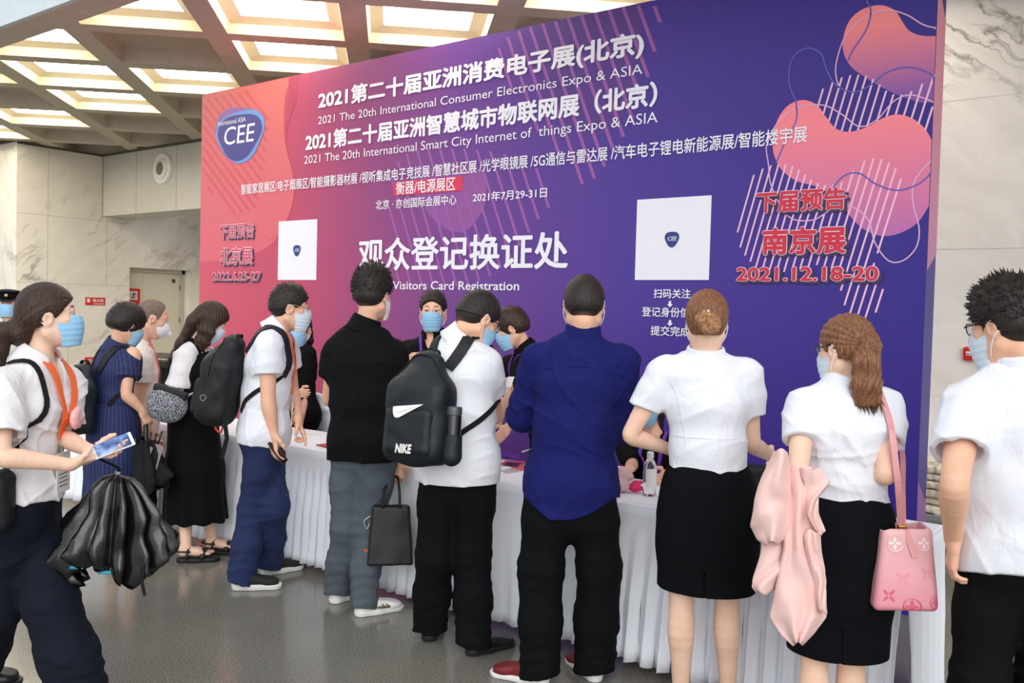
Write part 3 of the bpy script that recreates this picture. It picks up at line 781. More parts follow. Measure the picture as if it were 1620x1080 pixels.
def folds(seed, amp, wl=.16, soft=.003):
    """cloth creases: sharp-crested ridges that come and go, on a soft unevenness"""
    R = np.random.RandomState(seed + 77); base = ripple(seed, soft, wl * 1.1, (1, 1, .7)); L = []
    for k, (ez, eh) in enumerate(((.8, .6), (.7, .75), (.15, 1.0), (1.0, .2), (.6, .8))):
        a = R.uniform(0, 2 * PI); D = nrm(V(eh * math.cos(a), eh * math.sin(a), ez * (1 if k % 2 else -1)))
        E = nrm(R.normal(size=3)); Mk = nrm(R.normal(size=3)); L.append((D, E, Mk, R.uniform(.75, 1.25) * wl, R.uniform(0, 6.28, 3)))
    def f(x, y, z):
        o = 0
        for D, E, Mk, w, ph in L:
            e = E[0] * x + E[1] * y + E[2] * z
            t = (D[0] * x + D[1] * y + D[2] * z) * PI / w + ph[0] + 1.1 * np.sin(e * 2 * PI / (2.6 * w) + ph[1])
            m = np.clip(.35 + .75 * np.sin((Mk[0] * x + Mk[1] * y + Mk[2] * z) * 2 * PI / (2.8 * w) + ph[2]), 0, 1)
            o = o + (1 - np.abs(np.sin(t))) ** 2.5 * m
        return (base(x, y, z) - amp * (o - .45)).astype(np.float32)
    return f
# ------------------------------------------------------------------ people
UPV = V(0, 0, 1)
def _sub(self, op, f, k=0.02, grow=0.0):
    us = [q for q in f.p if q[0] == 'u']
    lo = np.min([q[2] for q in us], 0) - .02 - grow; hi = np.max([q[3] for q in us], 0) + .02 + grow
    def fn(x, y, z):
        a = V(np.min(x), np.min(y), np.min(z)) - .08; b = V(np.max(x), np.max(y), np.max(z)) + .08
        return f.eval(x, y, z, a, b, disp=False) - grow
    return self._add(op, fn, lo, hi, k)
Field.sub = _sub
def _limb(self, pts, rs, k=.012, n=3):
    """a tapering limb: radii and bend run smoothly through the joints"""
    q = [np.append(np.asarray(p, float), r) for p, r in zip(pts, rs)]; Q = smooth_path(q, n); G = Field()
    G.chain([v[:3] for v in Q], [float(v[3]) for v in Q], .0015)
    return self.sub('u', G, k)
Field.limb = _limb
def _ring(self, c, ax, R, h, th, k=0.006, flare=0.0, tilt=None):
    """a standing band (collar, cuff): radius R, height h along ax, thickness th"""
    c = np.asarray(c, float); w = nrm(ax)
    def fn(x, y, z):
        X, Y, Z = x - c[0], y - c[1], z - c[2]; t = X * w[0] + Y * w[1] + Z * w[2]
        r = np.sqrt(np.maximum(X * X + Y * Y + Z * Z - t * t, 0)) - flare * t
        return np.maximum(np.abs(r - R) - th, np.abs(t - h / 2) - h / 2) - 0.001
    e = R + h + .02
    return self._add('u', fn, c - e, c + e, k)
Field.ring = _ring

SKIN = skin_mat('skin', srgb(232, 184, 156))
SKIN_L = skin_mat('skin_fair', srgb(240, 202, 178))
SKIN_T = skin_mat('skin_tan', srgb(214, 160, 128))
H_BLACK = hair_mat('black_hair', srgb(20, 15, 13), srgb(48, 38, 33))
H_BROWN = hair_mat('brown_hair', srgb(60, 36, 24), srgb(122, 78, 52))
H_AUBURN = hair_mat('auburn_hair', srgb(84, 50, 32), srgb(158, 108, 74))
H_DARKBROWN = hair_mat('dark_brown_hair', srgb(32, 20, 15), srgb(70, 46, 36))
H_FADE = plain('cropped_hair', srgb(92, 68, 56), 0.7, 0.3, 300, var=0.25)
H_GREY = plain('cropped_grey_hair', srgb(112, 96, 82), 0.7, 0.3, 300, var=0.25)
M_MASKB = cloth('blue_mask', srgb(150, 198, 230), fold=0.12, scale=20, weave=0.05)
M_MASKP = cloth('pale_mask', srgb(206, 220, 232), fold=0.12, scale=20, weave=0.05)
M_MASKW = cloth('white_mask', srgb(238, 238, 240), fold=0.08, scale=20, weave=0.05)
M_LOOP = plain('ear_loop', srgb(240, 240, 242), 0.6)
M_EYEW = plain('eye_white', srgb(232, 226, 220), 0.25, var=0.01)
M_IRIS = plain('iris_dark', srgb(38, 24, 18), 0.2, var=0.01)
M_GLASS_BLK = plain('black_spectacle_frame', srgb(22, 20, 22), 0.25, var=0.01)
M_GLASS_MET = plain('gold_spectacle_frame', srgb(170, 150, 120), 0.3, metal=0.7)
def lens_mat():
    m, nt, b = new_mat('spectacle_lens')
    b.inputs['Base Color'].default_value = (0.85, 0.9, 0.95, 1); b.inputs['Roughness'].default_value = 0.03
    b.inputs['Alpha'].default_value = 0.25; return m
M_LENS = lens_mat()

class Person:
    def __init__(s, label, d, H, head, neck, pel, face, chest=None, hips=None, pitch=0, roll=0, fem=False, skin=SKIN, **k):
        s.d, s.H, s.fem, s.skin, s.label = d, H, fem, skin, label
        s.s = H / 1.72; S = s.s
        pt = lambda q: at(q[0], q[1], d + (q[2] if len(q) > 2 else 0.0))
        s.hs = k.get('hs', 1.0) * (0.96 if fem else 1.0) * (0.5 + 0.5 * S)
        s.head = pt(head); s.neck = pt(neck); s.pel = pt(pel)
        chest = face if chest is None else chest; hips = chest if hips is None else hips
        s.cf, s.pf = heading(chest), heading(hips)
        s.cl, s.pl = np.cross(UPV, s.cf), np.cross(UPV, s.pf)
        hf = heading(face); hl = np.cross(UPV, hf); pr, rr = math.radians(pitch), math.radians(roll)
        s.hf = hf * math.cos(pr) - UPV * math.sin(pr); hu = np.cross(s.hf, hl)
        s.hl = hl * math.cos(rr) + hu * math.sin(rr); s.hu = np.cross(s.hf, s.hl)
        s.spine = nrm(s.neck - s.pel)
        ch = k.get('arch', 0.015)
        s.tor = lambda t: lerp(s.pel, s.neck, t) - s.cf * (ch * math.sin(PI * t))
        sw = (0.158 if fem else 0.185) * S * k.get('sw', 1.0)
        c = s.neck - s.spine * 0.088 * S
        s.sh = {}; s.el = {}; s.wr = {}; s.hip = {}; s.kn = {}; s.an = {}; s.fd = {}
        ua, fa = 0.168 * H * k.get('ua', 1), 0.146 * H * k.get('fa', 1)
        for nm, sg in (('L', 1), ('R', -1)):
            q = k.get('sh' + nm); s.sh[nm] = c + s.cl * sg * sw if q is None else pt(q)
            q = k.get('el' + nm)
            if q is None: s.el[nm] = s.sh[nm] + nrm(-UPV + s.cl * sg * .12 - s.cf * .05) * ua
            elif isinstance(q[2], str): s.el[nm] = reach(q[0], q[1], s.sh[nm], ua, q[2] == 'f')
            else: s.el[nm] = pt(q)
            q = k.get('wr' + nm)
            if q is None: s.wr[nm] = s.el[nm] + nrm(-UPV + s.cf * .35) * fa
            elif isinstance(q[2], str): s.wr[nm] = reach(q[0], q[1], s.el[nm], fa, q[2] == 'f')
            else: s.wr[nm] = pt(q)
            s.hip[nm] = s.pel + s.pl * sg * 0.086 * S - UPV * 0.03
            q = k.get('ft' + nm)          # the heel's place on the floor
            fdg = k.get('fd' + nm, hips)
            s.fd[nm] = nrm((on_z(fdg[0], fdg[1], 0) - on_z(q[0], q[1], 0)) * V(1, 1, 0)) if isinstance(fdg, tuple) else heading(fdg)
            if q is None: g = s.hip[nm] * V(1, 1, 0)
            else: g = on_z(q[0], q[1], 0.0)
            g = g + UPV * (q[2] if q is not None and len(q) > 2 else 0.0)
            s.an[nm] = g + s.fd[nm] * 0.055 + UPV * k.get('ankle', 0.085)
            q = k.get('kn' + nm)
            if q is None:
                m = lerp(s.hip[nm], s.an[nm], 0.5); s.kn[nm] = m + s.pf * 0.025
            else: s.kn[nm] = pt(q)
        s.k = k
    # -- head frame: (left, forward, up) in metres for a normal head
    def hp(s, l, f, u): return s.head + (s.hl * l + s.hf * f + s.hu * u) * s.hs
    def hax(s): return (s.hl, s.hf, s.hu)
    def hd(s, l, f, u): return nrm(s.hl * l + s.hf * f + s.hu * u)
    def hand(s, F, nm, fdir, palm, curl=0.35, spread=1.0, thumb=0.5, point=False):
        sg = 1 if nm == 'L' else -1
        S = 0.95 * s.s * (0.9 if s.fem else 1.0); d = nrm(fdir); n = nrm(palm - d * (palm @ d)); tdir = np.cross(d, n) * -sg
        w = s.wr[nm]; k0 = w + d * 0.012 * S
        F.box(w + d * 0.052 * S + n * .002, (0.037 * S, 0.046 * S, 0.0135 * S), (tdir, d, n), 0.013 * S, 0.016)
        F.econe(w - d * .012, w + d * 0.03 * S, (.026 * S, .020 * S), (.033 * S, .017 * S), tdir, .012)
        s.fing = {}
        for i, (off, L, b) in enumerate(((0.0285, .074, .095), (0.0095, .082, .098), (-.0095, .076, .096), (-.0275, .060, .090))):
            c = curl[i] if hasattr(curl, '__len__') else curl
            p = w + d * b * S + tdir * off * S - n * .001; a = 0.0
            dirn = nrm(d + tdir * (off * 1.6 * spread)); pts = [p - d * .012]; 
            for q, (fr, cc) in enumerate(((.46, .75), (.30, 1.2), (.24, .8))):
                a += c * cc; v = dirn * math.cos(a) + n * math.sin(a)
                if q == 0: pts.append(p)
                p = p + v * L * fr * S; pts.append(p)
            r = .0092 * S if i < 3 else .0080 * S
            F.chain(pts, [r, r * 1.03, r * 0.96, r * .9, r * .8], .004); s.fing[i] = pts
        tb = w + d * .022 * S + tdir * .026 * S + n * .006
        t1 = tb + nrm(d * .62 + tdir * (.70 + .3 * (1 - thumb)) + n * (.35 * thumb)) * .040 * S
        t2 = t1 + nrm(d * .85 + tdir * (.42 - .5 * thumb) + n * (.35 + .4 * thumb)) * .032 * S; t3 = t2 + nrm(d * .9 + tdir * (.15 - .5 * thumb) + n * (.3 + .5 * thumb)) * .022 * S
        F.chain([w + d * .012 + tdir * .012, tb, t1, t2, t3], [.016 * S, .0145 * S, .0115 * S, .0105 * S, .0088 * S], .008); s.fing['t'] = [tb, t1, t2, t3]
    def body(s, hands=None, bare_feet=False, h=0.0042, bust=0.0, cap=0.0):
        F = s.F = Field(); S = s.s; fem = s.fem; hs = s.hs
        A = s.hax()
        # trunk
        R = [(.150, .100), (.118, .088), (.132, .098), (.125, .080), (.052, .052)] if fem else [(.150, .105), (.136, .098), (.152, .108), (.145, .085), (.058, .056)]
        ts = [0.0, .35, .66, .88, 1.02]
        Tk = s.trunk = Field(); Tk.echain([s.tor(t) for t in ts[:4]], [(a * S, b * S) for a, b in R[:4]], [lerp(s.pl, s.cl, t) for t in ts[:4]], .03)
        F.echain([s.tor(t) for t in ts], [(a * S, b * S) for a, b in R], [lerp(s.pl, s.cl, t) for t in ts], .03)
        hb = s.hp(0, -.028, -.075)
        F.cone(s.neck - s.spine * .03, hb, .054 * S if not fem else .046 * S, .050 * hs if not fem else .043 * hs, .03)
        for nm in 'LR':
            a, e, w = s.sh[nm], s.el[nm], s.wr[nm]
            F.cone(s.tor(.90), a, .050 * S, .046 * S, .03); Tk.cone(s.tor(.90), a, .050 * S, .046 * S, .03); Tk.cone(a, lerp(a, e, .3), ra * 1.05 if False else .049 * S, .048 * S, .01)
            ra = .041 * S if fem else .047 * S
            F.limb([a, lerp(a, e, .45), lerp(a, e, .85), lerp(e, w, .04), lerp(e, w, .28), lerp(e, w, .65), w], [ra * 1.05, ra, ra * .87, ra * .86, ra * .88, ra * .70, ra * .57], .012)
            hp_, kn, an = s.hip[nm], s.kn[nm], s.an[nm]
            bk = s.pf * .014
            F.limb([hp_, lerp(hp_, kn, .5), lerp(hp_, kn, .88), lerp(kn, an, .03), lerp(kn, an, .30) - bk, lerp(kn, an, .62) - bk * .6, an], [.082 * S, .070 * S, .054 * S, .0495 * S, .0545 * S, .041 * S, .033 * S], .02)
            fd = s.fd[nm]; sd = np.cross(UPV, fd); g = an * V(1, 1, 0) + UPV * (an[2] - .085)
            if bare_feet:
                F.econe(g - fd * .015 + UPV * .046, g + fd * .075 + UPV * .044, (.030, .032), (.036, .022), sd, .03)
                F.econe(g + fd * .07 + UPV * .044, g + fd * .115 + UPV * .036, (.036, .022), (.038, .015), sd, .03)
            else:
                F.econe(g + fd * .0 + UPV * .056, g + fd * .13 + UPV * .046, (.024, .024), (.026, .012), sd, .03)
            if bare_feet:
                for i in range(5):
                    sg = 1 if nm == 'L' else -1
                    o = sd * (-sg) * (.032 - i * .016); L = (.052, .047, .041, .034, .026)[i]
                    p = g + fd * .118 + o * .92 + UPV * .036
                    F.cone(p, p + fd * L * .8 - UPV * .004, .011 if i == 0 else .009, .010 if i == 0 else .0075, .006)
        # head
        P = s.hp
        F.ell(P(0, -.012, .030), (.076 * hs, .095 * hs, .086 * hs), A, .02)
        F.ell(P(0, .022, -.030), (.062 * hs, .070 * hs, .080 * hs), A, .03)
        F.ell(P(0, .030, -.072), (.046 * hs, .050 * hs, .042 * hs), A, .03)
        F.cone(P(-.012, .066, -.100), P(.012, .066, -.100), .020 * hs, .020 * hs, .02)
        for sg in (1, -1):
            F.cone(P(.052 * sg, -.005, -.060), P(.026 * sg, .055, -.098), .022 * hs, .020 * hs, .03)
            F.ell(P(.040 * sg, .058, -.018), (.022 * hs, .022 * hs, .02 * hs), A, .02)
            F.cone(P(.016 * sg, .078, .030), P(.046 * sg, .066, .028), .010 * hs, .009 * hs, .015)
            F.ell(P(.031 * sg, .092, .010), (.017 * hs, .014 * hs, .011 * hs), A, .012, 's')
            F.chain([P(.017 * sg, .080, .014), P(.031 * sg, .0845, .0185), P(.047 * sg, .074, .013)], [.004 * hs, .0055 * hs, .004 * hs], .006)
            F.ell(P(.0745 * sg, -.004, -.010), (.011 * hs, .021 * hs, .033 * hs), (s.hd(1, 0, 0), s.hd(0, .97, -.2), s.hd(0, .2, .97)), .008)
            F.cone(P(.080 * sg, -.016, .012), P(.0815 * sg, -.019, -.010), .0065 * hs, .006 * hs, .006)
            F.ell(P(.083 * sg, .001, -.010), (.006 * hs, .008 * hs, .013 * hs), A, .005, 's')
        F.chain([P(0, .082, .022), P(0, .097, -.010), P(0, .108, -.024)], [.009 * hs, .0105 * hs, .0125 * hs], .012)
        for sg in (1, -1): F.ell(P(.012 * sg, .094, -.028), (.009 * hs, .011 * hs, .009 * hs), A, .008)
        F.cone(P(-.018, .082, -.058), P(.018, .082, -.058), .008 * hs, .008 * hs, .01)
        F.cone(P(-.014, .080, -.071), P(.014, .080, -.071), .009 * hs, .009 * hs, .01)
        F.box(P(0, .092, -.0645), (.022 * hs, .006 * hs, .0016 * hs), A, .001, .004, 's')
        if hands is None: hands = {}
        for nm in 'LR':
            hk = dict(hands.get(nm, {}))
            fd = hk.pop('dir', None); pm = hk.pop('palm', None)
            if fd is None: fd = s.wr[nm] - s.el[nm]
            if pm is None: pm = -s.cl * (1 if nm == 'L' else -1)
            s.hand(F, nm, np.asarray(fd, float), np.asarray(pm, float), **hk)
            if nm == 'L': s.fingL = s.fing
            else: s.fingR = s.fing
        o = F.mesh('person', h, s.skin)
        s.o = o; tag(o, s.label, 'person'); return o
    def eyes(s, sides=(1, -1), brow=H_BLACK):
        for sg in sides:
            m = MB(); c = s.hp(.031 * sg, .0775, .010); A = s.hax(); r = .0112 * s.hs
            m.lathe([(r * math.sin(t), -r * math.cos(t)) for t in np.linspace(0.001, PI, 12)], c, 16, (s.hl, s.hu, s.hf))
            e = m.build('eye', M_EYEW, s.o, smooth=True)
            m = MB(); m.lathe([(r * 1.03 * math.sin(t), r * 1.03 * math.cos(t)) for t in np.linspace(0.001, .62, 5)], c, 16, (s.hl, s.hu, s.hf))
            m.build('iris', M_IRIS, e, smooth=True)
            m = MB(); m.tube([s.hp(.019 * sg, .0820, .012), s.hp(.031 * sg, .0880, .0165), s.hp(.045 * sg, .0780, .011)], [.0008, .0017, .0012], 6)
            m.build('eyelash', M_IRIS, s.o, smooth=True)
            m = MB(); m.tube([s.hp(.015 * sg, .0900, .0345), s.hp(.032 * sg, .0860, .0375), s.hp(.048 * sg, .0720, .0325)], [.0016, .0022, .0010], 8)
            m.build('eyebrow', brow, s.o, smooth=True)
    # -- things worn on the head
    def mask(s, mat, n95=False, low=0.0, loops=(1, -1)):
        A = s.hax(); hs = s.hs; F = Field()
        if n95:
            F.ell(s.hp(0, .050, -.047), (.060 * hs, .076 * hs, .066 * hs), A, .01).cone(s.hp(0, .08, -.02), s.hp(0, .138, -.055), .030 * hs, .008 * hs, .02)
            F.cone(s.hp(0, .06, -.09), s.hp(0, .138, -.055), .028 * hs, .008 * hs, .02)
        else:
            F.ell(s.hp(0, .028, -.048 - low), (.067 * hs, .090 * hs, .088 * hs), A, .01).cone(s.hp(0, .06, -.106 - low), s.hp(0, .075, -.03 - low), .048 * hs, .040 * hs, .03)
        G = Field(); G.sub('u', F, 0); G.sub('s', F, 0.0, -.005)
        G.cut(s.hp(0, .022, 0), -s.hf - s.hu * .15, .002); G.cut(s.hp(0, .09, .002 - low), s.hu * 1 + s.hf * .05, .003); G.cut(s.hp(0, .06, -.126 - low), -s.hu + s.hf * .1, .003)
        c, u = s.head, s.hu
        if not n95: G.disp = lambda x, y, z: (.0007 * np.sin(((x - c[0]) * u[0] + (y - c[1]) * u[1] + (z - c[2]) * u[2]) * 2 * PI / .021)).astype(np.float32)
        m = MB()
        for sg in loops:
            for a, b in (((.060, .034, -.012 - low), .014), ((.058, .030, -.095 - low), -.034)):
                m.tube(smooth_path([s.hp(a[0] * sg, a[1], a[2]), s.hp(.078 * sg, .010, (a[2] + b) / 2), s.hp(.086 * sg, -.012, b), s.hp(.083 * sg, -.026, (b - .01) / 2)], 4), .0019, 5)
        o = G.mesh('face_mask', .003, mat, s.o)
        if m.v: m.build('ear_loop', M_LOOP, o, smooth=True)
        return o
    def glasses(s, mat, thick=.0028):
        g = MB(); ln = []
        for sg in (1, -1):
            c = s.hp(.032 * sg, .104, .008); lp = []
            for i in range(20):
                t = 2 * PI * i / 20; x, y = math.cos(t), math.sin(t); f = 1 / (abs(x) ** 3 + abs(y) ** 3) ** (1 / 3)
                lp.append(c + s.hl * (.025 * x * f) * s.hs + s.hu * (.018 * y * f) * s.hs - s.hf * (abs(.012 * (1 + sg * x)) * .5))
            g.tube(lp + [lp[0]], thick * .7, 6, False); ln.append(lp)
            g.tube(smooth_path([s.hp(.057 * sg, .098, .014), s.hp(.078 * sg, .06, .013), s.hp(.083 * sg, -.01, .014), s.hp(.080 * sg, -.035, -.004)], 5), thick, 6)
        g.tube([s.hp(.008, .106, .012), s.hp(0, .108, .014), s.hp(-.008, .106, .012)], thick * .8, 6)
        o = g.build('glasses', mat, s.o, smooth=True)
        l = MB()
        for lp in ln: l.poly(lp)
        l.build('lens', M_LENS, o); return o
    # -- hair
    def fade(s, top, bot, c0=srgb(40, 30, 26), c1=None):
        """close-cropped hair thinning out towards the nape (density of the stubble, along the head's own axis)"""
        c1 = c1 or srgb(190, 140, 112)
        m, nt, b = new_mat('cropped_hair'); tc = nd(nt, 'ShaderNodeTexCoord'); dt = nd(nt, 'ShaderNodeVectorMath', operation='DOT_PRODUCT')
        w = s.hu * .9 + s.hf * .35; dt.inputs[1].default_value = tuple(w); nt.links.new(tc.outputs['Object'], dt.inputs[0])
        n = nd(nt, 'ShaderNodeTexNoise', Scale=900.0, Detail=2.0); nt.links.new(tc.outputs['Object'], n.inputs['Vector'])
        mr = nd(nt, 'ShaderNodeMapRange'); o = float(s.head @ w); mr.inputs[1].default_value = o + bot * s.hs; mr.inputs[2].default_value = o + top * s.hs; nt.links.new(dt.outputs['Value'], mr.inputs[0])
        ad = nd(nt, 'ShaderNodeMath', operation='MULTIPLY_ADD'); ad.inputs[1].default_value = .5; nt.links.new(n.outputs['Fac'], ad.inputs[0]); nt.links.new(mr.outputs[0], ad.inputs[2])
        nt.links.new(ramp(nt, ad.outputs[0], [(.25, c1), (.62, c0), (1.0, srgb(22, 17, 15))]), b.inputs['Base Color']); b.inputs['Roughness'].default_value = .7; return m
    def hplane(s, F, p, q, away, k=.006):
        """cut along the line p-q (forward, up), removing the side where 'away' lies"""
        n = V(0, q[1] - p[1], -(q[0] - p[0])); n = nrm(n); a = V(0, away[0] - p[0], away[1] - p[1])
        if n @ a < 0: n = -n
        F.cut(s.hp(0, *p), s.hf * n[1] + s.hu * n[2], k)
    def cap(s, t=.012, top=.0, front=((.088, .070), (.030, -.012)), nape=((.02, -.004), (-.10, -.058)), back=.0, side=0.0):
        A = s.hax(); hs = s.hs; F = Field()
        F.ell(s.hp(0, -.012 - back * .5, .030 + top * .5), ((.076 + t + side) * hs, (.095 + t + back * .5) * hs, (.086 + t + top * .5) * hs), A, .02)
        F.ell(s.hp(0, -.045, -.012), ((.066 + t * .8) * hs, (.058 + t) * hs, (.060) * hs), A, .03)
        if front: s.hplane(F, front[0], front[1], (.1, -.05))
        if nape: s.hplane(F, nape[0], nape[1], (-.04, -.2))
        for sg in (1, -1):
            F.ell(s.hp(.085 * sg, .004, -.016), (.020 * hs, .022 * hs, .034 * hs), A, .006, 's')
        return F
    def tufts(s, F, n, L, w, seed, lean=(0, 0, .5), umin=-.02, spread=.5, fmin=-1):
        """short pointed locks standing off the hair surface"""
        R = random.Random(seed); vs, fs = [], []
        for _ in range(n * 6):
            if len(fs) >= n * 3: break
            a = R.uniform(0, 2 * PI); z = R.uniform(-.3, 1)
            d = V(math.cos(a) * math.sqrt(max(0, 1 - z * z)), math.sin(a) * math.sqrt(max(0, 1 - z * z)), z)
            p = s.head + (s.hl * d[0] * .085 + s.hf * (d[1] * .10 - .012) + s.hu * (d[2] * .1 + .03)) * s.hs
            q = F.snap(p, -.003, 5)
            if abs(float(F.at(q)[0])) > .006: continue
            rel = q - s.head; u_, f_ = rel @ s.hu, rel @ s.hf
            if u_ < umin or f_ < fmin: continue
            nn = F.normal(q)
            dr = nrm(nn + s.hl * lean[0] + s.hf * lean[1] + s.hu * lean[2] + V(R.gauss(0, spread), R.gauss(0, spread), R.gauss(0, spread)))
            sd = nrm(np.cross(dr, V(.3, .5, .8))); sd2 = np.cross(dr, sd); l = L * R.uniform(.6, 1.2); o = len(vs)
            vs += [q + sd * w, q - sd * w * .5 + sd2 * w * .87, q - sd * w * .5 - sd2 * w * .87, q + dr * l]
            fs += [(o, o + 1, o + 3), (o + 1, o + 2, o + 3), (o + 2, o, o + 3)]
        return vs, fs
    # -- clothes
    def top(s, name, mat, R=None, hem=.10, sleeve=.5, sr=(.068, .062), loose=0.0, collar=None, bust=0.0, amp=.004, seed=1, h=.006, neck_r=.062, vneck=0.0, long=False, hemtilt=0.0, parent=None, hollow=True, tail=0.0, copen=22, straight=0.0, yoke=True, wl=.16):
        S = s.s; F = Field(); fem = s.fem
        if R is None: R = [(.168, .128), (.158, .120), (.138, .108), (.148, .116), (.118, .092)] if fem else [(.178, .132), (.170, .128), (.160, .122), (.168, .126), (.135, .098)]
        ts = [-hem / .5, 0.0, .36, .68, .88]
        pts = [s.pel - s.spine * hem * (1 - straight) - UPV * hem * straight] + [s.tor(t) for t in ts[1:]]
        us = [s.pl, s.pl] + [lerp(s.pl, s.cl, t) for t in ts[2:]]
        F.echain(pts, [((a + loose) * S, (b + loose) * S) for a, b in R], us, .05)
        nb = s.neck + s.spine * .0
        F.cone(s.tor(.88), nb, .085 * S, .052 * S, .05)
        for nm in 'LR':
            F.cone(s.neck - s.spine * .030 * S, lerp(s.neck - s.spine * .04 * S, s.sh[nm], .72), (.046 + .2 * loose) * S, .048 * S, .05)
            F.cone(s.tor(.80), s.sh[nm], .08 * S, sr[0] * .80 * S, .05)
            F.ell(s.sh[nm] - s.spine * .012, (sr[0] * .78 * S,) * 3, None, .03)
        if bust:
            for sg in (1, -1): F.ell(s.tor(.62) + s.cl * sg * .062 * S + s.cf * .075 * S, (.062 * S, .058 * S, .06 * S), (s.cl, s.cf, UPV), .05)
        F.sub('u', s.trunk, .02, .008)
        if hem > 0 and getattr(s, 'pants', None) is not None: F.sub('u', s.pants, .03, .008)
        hd = nrm(-s.spine * (1 - straight) - UPV * straight - s.pf * hemtilt)
        if tail:
            c0, pl_, h0 = pts[0], s.pl, tail
            F._add('i', lambda x, y, z: (c0[2] + h0 * np.minimum((((x - c0[0]) * pl_[0] + (y - c0[1]) * pl_[1]) / .17) ** 2, 1.3) - z), V(-1e3, -1e3, -1e3), V(1e3, 1e3, 1e3), .003)
        else: F.cut(pts[0], hd, .004)
        for nm in 'LR':
            G = Field(); a, e, w = s.sh[nm], s.el[nm], s.wr[nm]
            if long:
                b = lerp(e, w, .93); G.chain([a, lerp(a, e, .55), e, lerp(e, w, .5), b], [sr[0] * .86 * S, sr[0] * .92 * S, sr[1] * S, sr[1] * .88 * S, sr[1] * .72 * S], .012); ax = nrm(w - e); r1 = sr[1] * .72 * S
            else:
                b = lerp(a, e, sleeve); G.chain([a, lerp(a, b, .5), b + nrm(b - a) * .02], [sr[0] * .84 * S, (sr[0] * .46 + sr[1] * .5) * S, sr[1] * S], .012); ax = nrm(b - a); r1 = sr[1] * S
            G.cut(b, ax + s.cl * (0 if long else (-.12 if nm == 'L' else .12)), .003)
            G.cone(b - ax * .030, b + ax * .08, r1 - .024, r1 - .016, .0, 's')
            F.sub('u', G, .045)
        if hollow: F.echain([pts[0] + s.spine * .02, pts[0] - s.spine * .05], [((R[0][0] + loose) * S - .026, (R[0][1] + loose) * S - .026), ((R[0][0] + loose) * S - .018, (R[0][1] + loose) * S - .018)], [s.pl, s.pl], 0, 's')
        nd_ = nrm(s.hp(0, -.02, -.07) - s.neck)
        F.cone(s.neck - s.spine * .004, s.neck + nd_ * .12, neck_r * S - .006, neck_r * S + .004, .006, 's')
        if vneck: F.cone(s.neck + s.cf * .05, s.neck + s.cf * (.115) - s.spine * vneck, .040 * S, .006, .01, 's')
        F.disp = folds(seed, amp, wl, .0025)
        s.shirt = F
        o = F.mesh(name, h, mat, parent or s.o)
        if collar:                         # folded shirt collar standing round the neck, open in front
            w = nrm(nd_ + s.cf * .18); l = nrm(s.cl - w * (s.cl @ w)); f = np.cross(l, w); r0 = neck_r * S + .005; collar = collar + .010; m = MB(); vs = []; n = 40; c = s.neck + s.cf * .002
            prof = [(r0 - .002, -.012), (r0 - .004, collar * .6), (r0 - .003, collar + .014), (r0 + .002, collar + .018), (r0 + .008, collar + .010), (r0 + .019, .002), (r0 + .028, -.020)]
            for i in range(n + 1):
                t = math.radians(copen + (360 - 2 * copen) * i / n); fr = max(0, math.cos(t))
                for k, (r, z) in enumerate(prof):
                    dz = -.030 * fr ** 2 * (1 if k > 1 else .5); pt_ = .028 * max(0, math.cos(t) - .55) * (1 if k >= 5 else 0)
                    vs.append(c + f * (math.cos(t) * (r * 1.05 + pt_)) + l * (math.sin(t) * r) + w * (z + dz - pt_ * .8))
            K = len(prof); m.add(vs, [(i * K + k, i * K + k + 1, (i + 1) * K + k + 1, (i + 1) * K + k) for i in range(n) for k in range(K - 1)])
            cm = m.build('collar', mat, o, smooth=True); sm = cm.modifiers.new('cloth_thickness', 'SOLIDIFY'); sm.thickness = .0025
        return o
    def trousers(s, mat, r=(.100, .082, .076), amp=.004, seed=2, h=.006, low=.045, waist=.16, name='trousers', crotch=.10, hiploose=.0):
        S = s.s; F = Field()
        wp_ = s.tor(waist); R = [(.150 + hiploose * .5, .112), (.166 + hiploose, .128 + hiploose), (.160 + hiploose, .118 + hiploose)]
        if s.fem: R = [(.128, .100), (.168, .128), (.166, .122)]
        F.echain([wp_, s.pel - UPV * .015, s.pel - UPV * crotch], [(a * S, b * S) for a, b in R], [s.pl] * 3, .05)
        for sg in (1, -1): F.ell(s.pel + s.pl * sg * .07 * S - s.pf * .045 * S - UPV * .05, (.085 * S, .085 * S, .095 * S), (s.pl, s.pf, UPV), .05)
        F.cut(wp_, s.spine, .004)
        for nm in 'LR':
            G = Field(); hp_, kn, an = s.hip[nm], s.kn[nm], s.an[nm]; e = V(an[0], an[1], an[2] - .085 + low) - s.fd[nm] * .012
            G.chain([hp_, lerp(hp_, kn, .45), kn, lerp(kn, e, .5), e - UPV * .03], [r[0] * S, r[0] * .93 * S, r[1] * S, (r[1] + r[2]) * .5 * S, r[2] * S], .04)
            G.cut(e, -UPV + s.fd[nm] * -.18, .003)
            G.cone(e + UPV * .02, e - UPV * .08, r[2] * S - .024, r[2] * S - .020, 0, 's')
            F.sub('u', G, .03)
        f1 = folds(seed, amp, .17, .002)
        kz = [(s.kn[nm], s.an[nm]) for nm in 'LR']
